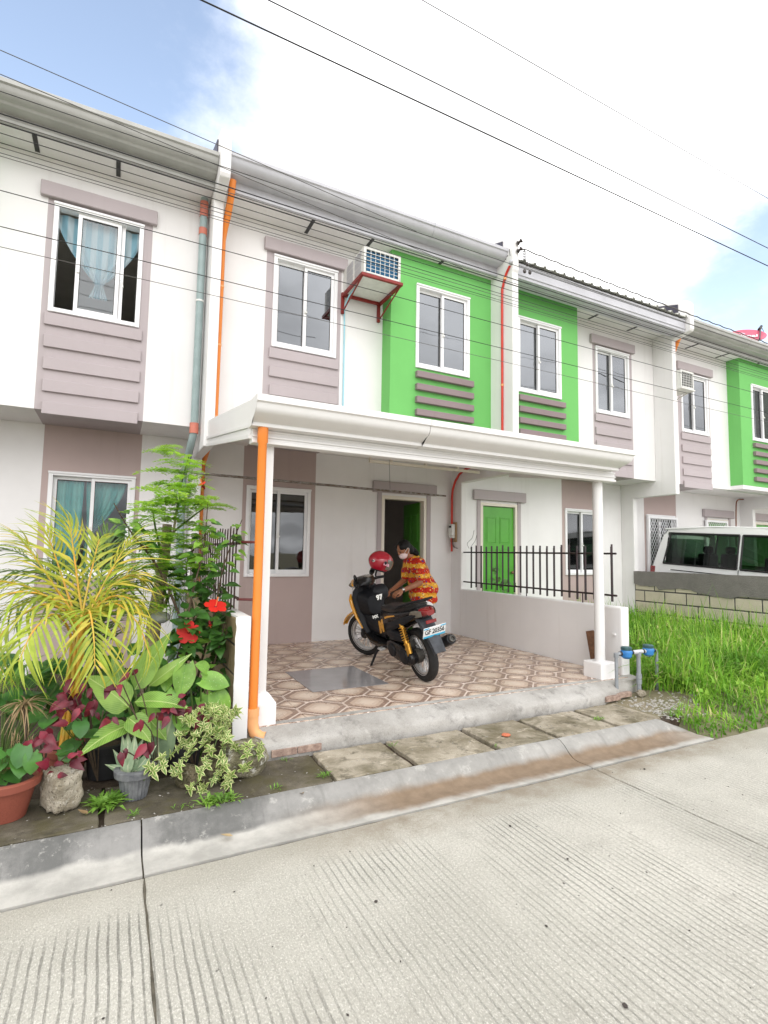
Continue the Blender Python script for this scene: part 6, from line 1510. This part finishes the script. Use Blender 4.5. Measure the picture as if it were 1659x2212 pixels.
# --- hibiscus
hb = thing('hibiscus', 'hibiscus shrub with glossy dark leaves and large red flowers beside the low wall', 'shrub', (.52, 4.15, .1))
hl_d = [leaf_mesh('leaf', 'hib', .105, .072, 'ovate', 5, .25, d, .012) for d in (.3, .8)]; hl_y = [leaf_mesh('leaf', 'hib_l', .10, .062, 'ovate', 5, .25, d, .012) for d in (.2, .6)]
stems = [[(.52, 4.15, .1), (.50, 4.08, .7), (.50, 4.02, 1.1), (.58, 4.05, 1.5), (.60, 4.05, 1.86)], [(.52, 4.15, .1), (.60, 4.15, .6), (.68, 4.10, 1.0), (.74, 4.08, 1.4), (.85, 4.03, 1.74)], [(.52, 4.15, .1), (.42, 4.05, .5), (.45, 3.98, .85), (.55, 3.95, 1.05)], [(.52, 4.15, .1), (.62, 4.02, .45), (.70, 3.95, .8), (.74, 3.95, 1.0)], [(.50, 4.12, .9), (.30, 4.15, 1.35), (.10, 4.12, 1.62), (-.02, 4.10, 1.82)], [(.52, 4.15, .3), (.72, 4.2, .7), (.72, 4.3, 1.15), (.66, 4.3, 1.55)], [(.55, 4.12, .5), (.56, 4.25, 1.0), (.50, 4.3, 1.4), (.66, 4.2, 1.68)]]
cnt = 0
for si, sp_ in enumerate(stems):
    pts = bez(sp_, 6); n = len(pts)-1
    G().tube(pts, [lerp(.011, .003, k/n) for k in range(n+1)], 6).ob('stem', 'bark_dark', hb, smooth=60)
    for k in range(58):
        t = PR.uniform(.22 if si != 4 else .45, 1)
        if si in (4,) and k > 20: break
        fi = t*n; a = int(min(fi, n-1)); p = pts[a].lerp(pts[a+1], fi-a); an = PR.uniform(0, 2*math.pi)
        d = Vector((math.cos(an)*.9, math.sin(an)*.8-.45, PR.uniform(-.45, .35))).normalized(); off = PR.uniform(.02, .10 if t < .85 else .04)
        young = p.z > 1.35 and PR.random() < .7 or PR.random() < .08
        put('leaf', PR.choice(hl_y if young else hl_d), hb, lean(p+d*off, d, Vector((PR.uniform(-.3, .3), -.6, 1)), 0, PR.uniform(.75, 1.25)*(.8 if young else 1))); cnt += 1
petal = leaf_mesh('petal', 'petal', .092, .092, 'petal', 7, .06, .25, .03); petal_w = leaf_mesh('petal', 'petal', .07, .05, 'ovate', 5, .2, .6, .02)
def flower(p, face, s, label=None, wilt=False):
    face = Vector(face).normalized(); M0 = frame(p, face, (0, 0, 1)); 
    c = G().lathe([(.004, -.03), (.012, 0), (.004, .008)], 8, M0 @ Matrix.Rotation(R(90), 4, 'Y')).ob('flower', 'petal_c', hb, smooth=50, label=label)
    for k in range(5):
        a = 2*math.pi*k/5+.3; d = M0.to_3x3() @ Vector((.25 if not wilt else .9, math.cos(a), math.sin(a)))
        place('petal', petal_w if wilt else petal, c, lean(Vector(p), d, face, 0, s))
    sub('stamen', G().tube([Vector(p), Vector(p)+face*.045*s, Vector(p)+face*.075*s+Vector((0, 0, .01))], [.004, .003, .006], 6), 'stamen', c, smooth=50)
flower((.49, 3.93, .93), (-.15, -1, .15), .95, 'large open red flower'); flower((.665, 3.93, 1.10), (.1, -.5, .9), .95, 'red flower seen from the side'); flower((.56, 4.05, 1.98), (-.5, -.3, .8), .6, 'small red flower at the top', True); flower((.63, 3.92, .98), (.2, -.2, -1), .45, 'closed red bud', True)
for (u, v, Y) in ((322, 1184, 4.2), ): flower(at(u, v, Y), (-1, -.2, .2), .6, None, True)
# --- broad striped leaves
ct = thing('foliage_plant', 'plant with very broad pale-striped green leaves in the middle of the bed', 'plant', (.22, 3.66, .12))
cl_ = {k: leaf_mesh('leaf', 'calathea', L, W, 'ovate', 9, f, d) for k, (L, W, f, d) in dict(A=(.46, .20, .25, .1), B=(.33, .20, .2, .5), C=(.33, .13, .25, .7), D=(.27, .12, .2, .9), E=(.22, .16, .2, .8), F=(.36, .10, .3, .2)).items()}
def bigleaf(key, base, tip, up, stem0=(.22, 3.66, .15), roll=0):
    b, t = Vector(base), Vector(tip); me = cl_[key]; L = max(v.co.x for v in me.vertices); s = (t-b).length/L
    lf_ = put('leaf', me, ct, lean(b, t-b, up, roll, s))
    place('leaf_stalk', G().tube(bez([stem0, Vector(stem0).lerp(b, .6)+Vector((0, 0, .03)), b], 4), .008, 6).mesh('leaf_stalk', 'stem_g', 60), ct, PINV[ct.name])
z5 = lambda a, b: ((a*.7006)*.54004, (1750+b*.7006)*.54004)
def q5(a, b, Y): return at(*z5(a, b), Y)
bigleaf('A', q5(770, 1440, 3.66), q5(965, 1108, 3.62), (-.75, -.75, .1)); bigleaf('B', q5(735, 1540, 3.58), q5(535, 1355, 3.50), (.3, -1, .55)); bigleaf('C', q5(770, 1510, 3.56), q5(1058, 1470, 3.42), (-.1, -.6, 1)); bigleaf('D', q5(745, 1640, 3.5), q5(493, 1705, 3.35), (.1, -.5, 1)); bigleaf('E', q5(730, 1600, 3.48), q5(870, 1690, 3.38), (.3, -.9, .8)); bigleaf('F', q5(850, 1420, 3.7), q5(1088, 1230, 3.66), (-.4, -.9, .3)); bigleaf('B', q5(800, 1560, 3.62), q5(960, 1700, 3.5), (-.2, -.6, 1)); bigleaf('A', q5(700, 1420, 3.8), q5(640, 1240, 3.8), (.5, -.9, .2))
# --- spotted arrow-shaped leaves
cd_ = thing('caladium', 'plant with pale spotted arrow-shaped leaves next to the low wall', 'plant', (.56, 3.72, .12))
hm = [leaf_mesh('leaf', 'caladium', .22, .15, 'heart', 8, .22, d, .006) for d in (.3, .8)]
for (bx, by, tx, ty, Y, s) in ((1060, 1290, 1030, 1470, 3.7, 1), (1150, 1380, 1290, 1400, 3.62, 1.1), (1190, 1330, 1130, 1290, 3.66, .9), (1230, 1450, 1290, 1600, 3.6, 1.05), (1000, 1440, 960, 1560, 3.66, .9), (1020, 1560, 1070, 1700, 3.55, .9), (1240, 1640, 1280, 1740, 3.58, .7), (1140, 1480, 1210, 1560, 3.68, .9), (960, 1350, 940, 1440, 3.75, .8)):
    b, t = q5(bx, by, Y), q5(tx, ty, Y-.05); put('leaf', PR.choice(hm), cd_, lean(b, t-b+Vector((0, -.03, 0)), (PR.uniform(-.3, .3), -1, .7), 0, s*max(.7, (t-b).length/.2)))
    G().tube(bez([(.56, 3.72, .12), Vector((.56, 3.72, .12)).lerp(b, .6)+Vector((0, 0, .06)), b], 4), .005, 5).ob('leaf_stalk', 'stem_g', cd_, smooth=60)
# --- maroon leaved plants
mm_ = [leaf_mesh('leaf', 'maroon', .088, .042, 'ovate', 5, .2, d) for d in (.3, .8)]
def maroon(lab, root, spots, n, spread, hang=.2):
    t = thing('copperleaf', lab, 'plant', root, group='maroon leaved plants')
    for (u, v, Y) in spots:
        c = q5(u, v, Y)
        G().tube(bez([root, Vector(root).lerp(c, .6)+Vector((PR.uniform(-.03, .03), 0, .04)), c], 4), .0035, 5).ob('stem', 'bark_dark', t, smooth=60)
        for _ in range(n):
            d = Vector((PR.uniform(-1, 1), PR.uniform(-1, .3), PR.uniform(-1, .5)-hang)).normalized(); put('leaf', PR.choice(mm_), t, lean(c+rv(spread), d, (PR.uniform(-.4, .4), -1, .6), 0, PR.uniform(.65, 1.15)))
maroon('maroon leaved plant under the yellow palm, left of the broad striped leaves', (-.02, 3.66, .12), ((370, 1420, 3.55), (430, 1480, 3.5), (500, 1400, 3.55), (520, 1510, 3.48), (590, 1560, 3.45), (380, 1540, 3.5), (450, 1560, 3.48), (345, 1480, 3.55)), 4, .05)
maroon('few hanging maroon leaves among the broad striped leaves and over the grey pot', (.30, 3.56, .12), ((760, 1330, 3.42), (700, 1410, 3.4), (640, 1420, 3.4), (820, 1620, 3.32), (900, 1590, 3.34), (700, 1790, 3.25), (790, 1780, 3.25), (850, 1740, 3.25)), 2, .025, .5)
maroon('maroon leaves between the spotted leaves and the creeper', (.52, 3.60, .12), ((985, 1500, 3.5), (1060, 1520, 3.5), (1120, 1560, 3.5), (1000, 1560, 3.48)), 5, .04)
maroon('maroon leaved seedling above the big limestone block', (-.28, 3.50, .25), ((250, 1660, 3.42), (270, 1800, 3.38), (290, 1890, 3.36), (400, 1820, 3.4), (210, 1700, 3.4)), 4, .035)
# --- cream edged creeper
cr = thing('creeper', 'creeper with small cream-edged leaves spilling over the pavement', 'plant', (.55, 3.58, .12))
def rosette(seed):
    r = random.Random(seed); g = G(); base = leaf_mesh('tmp', 'varieg', .047, .025, 'ovate', 3, .25, .5); ed = []
    for k in range(7):
        a = k*2.4; d = Vector((math.cos(a), math.sin(a), .35+.1*k)); M = lean((0, 0, .004*k), d, (0, 0, 1), 0, r.uniform(.7, 1.1)*(1-.05*k)); g.add([M @ v.co for v in base.vertices], [tuple(p.vertices) for p in base.polygons]); ed += [1, .4, 0, .4, 1]*4
    me = g.mesh('leaf_rosette', 'varieg', fix=False); me.polygons.foreach_set('use_smooth', [True]*len(me.polygons)); at_ = me.attributes.new('edge', 'FLOAT', 'POINT'); at_.data.foreach_set('value', ed); bpy.data.meshes.remove(base); return me
ros = [rosette(s) for s in range(4)]
strands = [((1230, 1560), (1160, 1640), (1060, 1740), (960, 1830), (870, 1890), (820, 1960)), ((1250, 1580), (1200, 1700), (1110, 1790), (1040, 1850), (1010, 1930)), ((1260, 1600), (1230, 1750), (1180, 1850), (1130, 1960), (1060, 2030)), ((1280, 1560), (1290, 1760), (1240, 1900), (1180, 1990), (1150, 2070)), ((1300, 1740), (1360, 1790), (1400, 1850), (1390, 1920)), ((1210, 1540), (1090, 1620), (1030, 1700)), ((1250, 1560), (1130, 1560), (1060, 1640)), ((1290, 1560), (1330, 1600), (1320, 1560)), ((1270, 1620), (1270, 1860), (1230, 1980)), ((1330, 1760), (1480, 1780), (1440, 1830)), ((1290, 1900), (1320, 1960), (1300, 2000))]
for st_ in strands:
    pts = bez([q5(a, b, 3.44-.14*min(1, max(0, (b-1560)/450))) for a, b in st_], 5); G().tube(pts, .0025, 4).ob('stem', 'stem_g', cr, smooth=60)
    for p in pts[::2]:
        for _ in range(1): put('leaf_rosette', PR.choice(ros), cr, lean(p+rv(.022), rv(1)+Vector((.01, 0, 0)), (PR.uniform(-.4, .4), -.8, .8), 0, PR.uniform(.8, 1.35)))
for _ in range(16):
    p = q5(PR.uniform(1060, 1300), PR.uniform(1540, 1760), PR.uniform(3.42, 3.56)); put('leaf_rosette', PR.choice(ros), cr, lean(p, rv(1), (PR.uniform(-.4, .4), -.8, .8), 0, PR.uniform(.8, 1.4)))
# --- pots
def pot(lab, c, rt, rb, h, mat, rim, flutes=0, name='plant_pot'):
    t = thing(name, lab, 'pot', c, group='plant pots'); M = Matrix.Translation(c)
    n = 44; rings = []
    for (q, z) in ((0, 0), (.35, .03), (.9, h-.03)): 
        r = lerp(rb, rt, z/h); rings.append([(c[0]+(r-(.006 if flutes and k % 2 else 0))*math.cos(2*math.pi*k/n), c[1]+(r-(.006 if flutes and k % 2 else 0))*math.sin(2*math.pi*k/n), c[2]+z) for k in range(n)])
    G().loft(rings).ob('pot_body', mat, t, smooth=20 if flutes else 50)
    g = G(); g.lathe([(rt-.004, h-.045), (rt+rim, h-.04), (rt+rim+.004, h-.005), (rt+rim-.004, h), (rt-.012, h), (rt-.016, h-.03)], n, M, cap=False); g.ob('pot_rim', mat, t, smooth=40)
    G().lathe([(.001, h-.028), (rt-.012, h-.03)], 24, M, cap=False).ob('potting_soil', 'soil', t)
    return t
pot('large terracotta pot at the left edge, in front of the limestone block', (-.435, 3.43, .102), .138, .09, .20, 'terracotta', .012)
pot('smaller terracotta pot holding the yellow palm, behind the limestone block', (-.19, 3.80, .11), .115, .08, .20, 'terracotta', .012)
pot('small grey fluted pot in the middle of the pavement edge', (.17, 3.40, .102), .095, .068, .165, 'greypot', .014, 1)
pot('black pot in the shade behind the grey pot', (.02, 3.78, .11), .12, .10, .20, 'blackpot', .01); pot('dark pot under the spotted leaves', (.46, 3.68, .10), .11, .09, .17, 'blackpot', .01)
# silvery plant in the grey pot
sv = thing('foliage_plant', 'silvery green plant with lance leaves in the grey fluted pot', 'plant', (.17, 3.40, .24))
sm_ = [leaf_mesh('leaf', 'silver', .20, .055, 'lance', 7, .3, d) for d in (.2, .7)]
for (a, b) in ((690, 1700), (640, 1770), (740, 1690), (830, 1720), (890, 1760), (900, 1830), (600, 1865), (650, 1930), (850, 1880), (770, 1720)):
    c = q5(745, 1935, 3.40); t = q5(a, b, 3.40+PR.uniform(-.06, .08)); put('leaf', PR.choice(sm_), sv, lean(c+rv(.015), t-c, (PR.uniform(-.3, .3), -1, .4), 0, max(.5, (t-c).length/.195)))
sv2 = thing('foliage_plant', 'broad silvery green leaves behind the grey pot, beside the creeper', 'plant', (.34, 3.58, .12))
for (a, b) in ((980, 1600), (930, 1640), (1020, 1680), (900, 1700), (880, 1620)):
    c = q5(900, 1880, 3.58); t = q5(a, b, 3.58+PR.uniform(-.08, .08)); put('leaf', sm_[0], sv2, lean(c+rv(.02), t-c, (PR.uniform(-.3, .3), -1, .4), 0, (t-c).length/.195) @ Matrix.Diagonal((1, 1.5, 1, 1)))
# rounded leaves
rm_ = [leaf_mesh('leaf', 'round_g', .11, .095, 'heart', 6, .12, d) for d in (.3, .7)]
def roundplant(lab, root, spots, Y, s=1, dens=1):
    t = thing('leafy_plant', lab, 'plant', root)
    for (a, b) in spots:
        p = q5(a, b, Y+PR.uniform(-.08, .08)); d = Vector((PR.uniform(-1, 1), -PR.uniform(.3, 1), PR.uniform(-.7, .2))); put('leaf', PR.choice(rm_), t, lean(p, d, (PR.uniform(-.4, .4), -.6, 1), 0, s*PR.uniform(.8, 1.2)))
        G().tube(bez([root, Vector(root).lerp(p, .5)+Vector((0, 0, .03)), p], 3), .003, 4).ob('leaf_stalk', 'stem_g', t)
roundplant('plant with rounded green leaves under the yellow palm stems', (-.10, 3.66, .28), ((400, 1630), (460, 1620), (340, 1790), (440, 1730), (470, 1690), (370, 1760), (300, 1590), (250, 1560), (330, 1900)), 3.52, 1.1)
roundplant('rounded green leaves in the large terracotta pot at the left edge', (-.47, 3.44, .30), ((20, 1790), (60, 1830), (10, 1860), (40, 1900), (20, 1960), (70, 1770), (140, 1760), (180, 1800), (120, 1820), (-20, 1830)), 3.42, .95)
roundplant('low dark leafy plant behind the black pot', (.10, 3.95, .12), [(PR.uniform(380, 860), PR.uniform(1560, 1850)) for _ in range(34)], 3.95, .9)
roundplant('green leafy plant at the far left behind the yellow palm', (-.55, 4.0, .12), [(PR.uniform(-40, 420), PR.uniform(1230, 1560)) for _ in range(52)], 4.05, 1.0)
roundplant('dark leafy plant filling the bed behind the broad striped leaves', (.30, 4.1, .12), [(PR.uniform(450, 980), PR.uniform(1180, 1600)) for _ in range(48)], 4.1, 1.0)
# dry fern in the left pot
df = thing('dried_plant', 'dried drooping fern-like plant above the left terracotta pot', 'plant', (-.43, 3.46, .30))
dl = [leaf_mesh('leaf', 'dry', .15, .010, 'strap', 4, .2, d) for d in (1., 2.)]
c0 = q5(130, 1530, 3.46)
G().tube(bez([(-.43, 3.46, .30), q5(130, 1780, 3.46), q5(150, 1650, 3.46), c0], 4), .007, 6).ob('stem', 'bark_dark', df, smooth=60)
for _ in range(70):
    an = PR.uniform(0, 2*math.pi); d = Vector((math.cos(an), math.sin(an)-.2, PR.uniform(.1, .7))).normalized(); put('leaf', PR.choice(dl), df, lean(c0+rv(.02), d, (0, 0, 1), 0, PR.uniform(.5, 1.2)))
for _ in range(22):
    p = q5(PR.uniform(60, 200), PR.uniform(1650, 1800), 3.45); put('leaf', PR.choice(dl), df, lean(p, Vector((PR.uniform(-1, 1), -.3, -.6)), (0, 0, 1), 0, PR.uniform(.3, .7)))
# thin grassy leaves, far left
gl = thing('grassy_plant', 'tuft of long thin arching green leaves at the left edge', 'plant', (-.55, 3.85, .12))
gm_ = [leaf_mesh('leaf', 'grassblade', .42, .013, 'strap', 6, .2, d) for d in (1.2, 2.)]
for _ in range(46):
    an = PR.uniform(0, 2*math.pi); d = Vector((math.cos(an)*.7, math.sin(an)*.6-.1, PR.uniform(.6, 1.1))).normalized(); put('leaf', PR.choice(gm_), gl, lean(q5(PR.uniform(-20, 160), PR.uniform(1380, 1460), 3.85), d, (0, 0, 1), 0, PR.uniform(.5, 1.0)))
# --- stones
def rock(name, lab, c, r, mat, seed, cat='rock', boxy=0, group=None):
    bm = bmesh.new(); bmesh.ops.create_icosphere(bm, subdivisions=4, radius=1)
    for v in bm.verts:
        p = v.co.copy()
        if boxy:
            m = max(abs(p.x), abs(p.y), abs(p.z)); p = p.lerp(p/m*.85, boxy)
        n_ = noise.noise(p*1.4+Vector((seed, 0, 0)))*.22+noise.noise(p*3.4+Vector((0, seed, 0)))*.09+noise.noise(p*9+Vector((0, seed, 0)))*.035
        p = p*(1+n_); v.co = (p.x*r[0], p.y*r[1], p.z*r[2])
    me = bpy.data.meshes.new(name); bm.to_mesh(me); bm.free(); me.materials.append(MAT[mat]); me.polygons.foreach_set('use_smooth', [True]*len(me.polygons))
    o = place(name, me, None, Matrix.Translation(c) @ Matrix.Rotation(seed*.7, 4, 'Z')); return tag(o, lab, cat, group) if lab else o
rock('limestone_block', 'pale squarish limestone block beside the terracotta pot', (-.19, 3.42, .205), (.112, .085, .115), 'stone', 3, 'rock', .75)
rock('rock', 'white-patched rock below the orange drainpipe outlet', (.80, 3.47, .18), (.165, .12, .125), 'rock', 5)
rock('rock', 'mossy rock under the trailing creeper', (.46, 3.42, .15), (.075, .06, .07), 'rock_dark', 8); rock('rock', 'brown rock beside the mossy one under the creeper', (.58, 3.44, .16), (.08, .06, .085), 'rock_dark', 12)
rock('clay_shard', 'red clay shard lying on the paving slabs', (2.78, 3.30, .112), (.035, .028, .012), 'redshard', 4, 'shard'); rock('rubble', 'white rubble stone at the foot of the water riser', (4.83, 3.66, .13), (.05, .04, .035), 'stone', 9, 'rock')
# ------------------------------------------------------------------ grass of the right yard, weeds, gravel
def blades(name, mat, pts, lab, kind='stuff'):
    """pts: (position, length, lean direction angle, bend, width, tone)"""
    V = []; F = []; T = []
    for (p, L, a, bd, w, tn) in pts:
        o = len(V); dx, dy = math.cos(a), math.sin(a); sx, sy = -dy*w/2, dx*w/2
        for k in range(5):
            t = k/4; h = L*(t-.5*bd*t*t*min(1, bd)); f = L*bd*.62*t*t; ww = (1-t**2)*.95+.05
            x, y, z = p[0]+dx*f, p[1]+dy*f, p[2]+h*(1 if bd < 1.2 else 1)
            V += [(x-sx*ww, y-sy*ww, z), (x+sx*ww, y+sy*ww, z)]; T += [tn, tn]
        for k in range(4): q = o+2*k; F.append((q, q+1, q+3, q+2))
    me = bpy.data.meshes.new(name); me.from_pydata(V, [], F); me.materials.append(MAT[mat]); at_ = me.attributes.new('tone', 'FLOAT', 'POINT'); at_.data.foreach_set('value', T)
    o = place(name, me); o['kind'] = kind; o['label'] = lab; return o
pts = []; gr = random.Random(5)
while len(pts) < 24000:
    x = gr.uniform(4.55, 8.92); y = gr.uniform(2.79, 6.9)
    if x < 5.03 and y > 3.6: continue
    if ((x-4.72)/.50)**2+((y-3.52)/.34)**2 < 1: continue
    edge = max(0, min(1, (y-2.8)/.9))*max(.25, min(1, (x-4.4)/.9))
    if gr.random() > .55+.45*edge: continue
    c = noise.noise(Vector((x*1.3, y*1.3, 3)))
    L = (.15+.33*edge)*(1+.8*c)*gr.uniform(.5, 1.25)
    if gr.random() < .04: L *= 1.5
    pts.append(((x, y, yz(x, y)-.01), L, gr.uniform(0, 2*math.pi) if x > 5.4 or y < 3.85 else gr.uniform(-1.2, 1.2), gr.choice((.4, .8, 1.0, 1.2, 1.4, 1.6)), gr.uniform(.007, .019), gr.random()))
for _ in range(2600):        # broad-leaved weeds in the mass
    x = gr.uniform(5.05, 8.9); y = gr.uniform(2.95, 6.8); pts.append(((x, y, yz(x, y)+gr.uniform(.05, .32)*min(1, (y-2.6)/.9)), gr.uniform(.05, .10), gr.uniform(0, 6.3), gr.choice((.8, 1.2, 1.6)), gr.uniform(.022, .04), gr.random()))
blades('grass', 'grass', pts, 'tall weedy grass filling the yard right of the porch')
pts = []
for _ in range(1500):
    x = gr.uniform(6.0, 14); y = gr.uniform(2.79, 3.2); pts.append(((x, y, .0), gr.uniform(.06, .2), gr.uniform(0, 6.3), gr.choice((.5, 1., 1.4)), gr.uniform(.005, .01), gr.random()))
blades('grass', 'grass', pts, 'short grass along the edge of the road at the right')
lt = thing('grassy_plant', 'long arching grass stems over the water meters', 'plant', (5.22, 3.85, .15))
lm_ = [leaf_mesh('leaf', 'grassblade', .62, .02, 'strap', 8, .2, d) for d in (1.3, 1.9)]
for k in range(16): put('leaf', PR.choice(lm_), lt, lean(Vector((5.22, 3.85, .15))+rv(.10)*1.0, Vector((PR.uniform(-.7, .5), PR.uniform(-.6, .1), 1.1)), (0, 0, 1), 0, PR.uniform(.7, 1.15)))
fv = thing('leafy_plant', 'small vine with dark round leaves climbing the fence at the closed door', 'plant', (5.2, 6.4, .3))
for _ in range(36): put('leaf', PR.choice(rm_), fv, lean(Vector((PR.uniform(4.98, 5.35), PR.uniform(6.0, 6.35), PR.uniform(.8, 1.32))), rv(1)+Vector((0, -.4, -.2)), (PR.uniform(-.4, .4), -.8, .8), 0, PR.uniform(.5, .8)))
G().tube(bez([(5.2, 6.4, .2), (5.1, 6.3, .7), (5.05, 6.2, 1.25)], 4), .005, 5).ob('stem', 'stem_g', fv)
def weed(lab, c, n, L, spread):
    g = G()
    for _ in range(n):
        a = gr.uniform(0, 6.3); l = L*gr.uniform(.5, 1.1); d = Vector((math.cos(a), math.sin(a), gr.uniform(.3, 1.2))).normalized(); p = Vector(c)+Vector((gr.uniform(-spread, spread), gr.uniform(-spread, spread)*.5, 0)); s = d.cross(Vector((0, 0, 1))).normalized()*l*.075
        m = p+d*l*.55; e = p+d*l-Vector((0, 0, l*.25)); g.add([p, m+s, e, m-s], [(0, 1, 2, 3)])
    o = g.ob('weed', 'grassblade', fix=False); return tag(o, lab, 'weed', 'weeds in the pavement joints')
weed('feathery weed left of the grey pot', (.03, 3.33, .10), 110, .13, .05); weed('weed tuft on the kerb under the creeper', (.60, 3.13, .10), 110, .09, .09); weed('tiny weed in front of the grey pot', (.16, 3.16, .10), 14, .06, .02)
weed('weed in the first joint of the bare slabs', (1.24, 3.20, .10), 30, .06, .03); weed('weed at the back of the slabs by the rock', (1.10, 3.55, .10), 14, .05, .02); weed('weed between the third and fourth bare slabs', (2.56, 3.16, .10), 14, .04, .02); weed('grassy weed in the last slab joint on the right', (3.80, 3.30, .10), 40, .06, .05); weed('weed in the joint of the fifth bare slab', (1.88, 3.48, .1), 16, .05, .03); weed('round-leaved weed on the pavement edge, right of the grey pot', (.40, 3.14, .10), 16, .05, .05)
weed('small weed under the white-patched rock', (.92, 3.16, .10), 16, .05, .03)
def scatter(name, mat, n, area, sz, lab, zf=lambda x, y: .1, seed=1):
    r = random.Random(seed); g = G(); P8 = [(1, 0, 0), (-1, 0, 0), (0, 1, 0), (0, -1, 0), (0, 0, 1), (0, 0, -1)]; F8 = [(0, 2, 4), (2, 1, 4), (1, 3, 4), (3, 0, 4), (2, 0, 5), (1, 2, 5), (3, 1, 5), (0, 3, 5)]
    for _ in range(n):
        x, y = area(r); s = r.uniform(*sz); M = Euler((r.uniform(-.3, .3), r.uniform(-.3, .3), r.uniform(0, 6.3))).to_matrix(); k = (s, s*r.uniform(.5, .9), s*r.uniform(.3, .6))
        g.add([Vector((x, y, zf(x, y)))+M @ Vector((p[0]*k[0]*r.uniform(.8, 1.2), p[1]*k[1]*r.uniform(.8, 1.2), p[2]*k[2])) for p in P8], F8)
    o = g.ob(name, mat, fix=False); return struct(o, 'stuff', lab)
scatter('gravel', 'pebble', 420, lambda r: (4.45+abs(r.gauss(0, .42)), 3.38+r.gauss(0, .14)), (.006, .024), 'pale gravel at the foot of the water meters', lambda x, y: max(.07, yz(x, y)) if x > 4.4 else .08, 3)
scatter('grit', 'pebble', 260, lambda r: (r.uniform(-1, 4.4), r.choice((3.115, 3.60, 3.62, 3.35))+r.gauss(0, .02)), (.003, .009), 'grit lying in the pavement joints', lambda x, y: .1, 4)
scatter('grit', 'pebble_dark', 90, lambda r: (r.uniform(-.5, 6), r.uniform(.8, 2.75)), (.002, .007), 'dark specks of grit on the road', lambda x, y: .002, 6)
for k, (u, v, s) in enumerate(((1102, 1784, .008), (1226, 1855, .006), (812, 1947, .008), (1392, 1661, .008), (1350, 2172, .010), (1180, 2000, .006))):
    p = atz(u, v, .006); rock('pebble', ('dark pebble on the road below the kerb joint', 'small dark pebble right of the road middle', 'dark stain-like pebble in the middle of the road', 'dark pebble near the right road joint', 'dark leaf-like stone at the bottom right of the road', 'tiny pebble on the road right of the middle')[k], p, (s, s*.8, s*.5), 'pebble_dark', k+20, 'pebble', 0, 'pebbles on the road')
lfm = leaf_mesh('fallen_leaf', 'dry', .06, .03, 'ovate', 4, .3, -.5)
for lab, u, v, z in (('brown fallen leaf on the kerb below the creeper', 648, 1712, .08), ('red fallen leaf in the gutter at the left', 503, 1808, .01), ('brown fallen leaf on the slab beside the limestone block', 190, 1760, .108)):
    tag(place('fallen_leaf', lfm, None, Matrix.Translation(atz(u, v, z)+Vector((0, 0, .006))) @ Matrix.Rotation(PR.uniform(0, 6), 4, 'Z')), lab, 'leaf', 'fallen leaves')
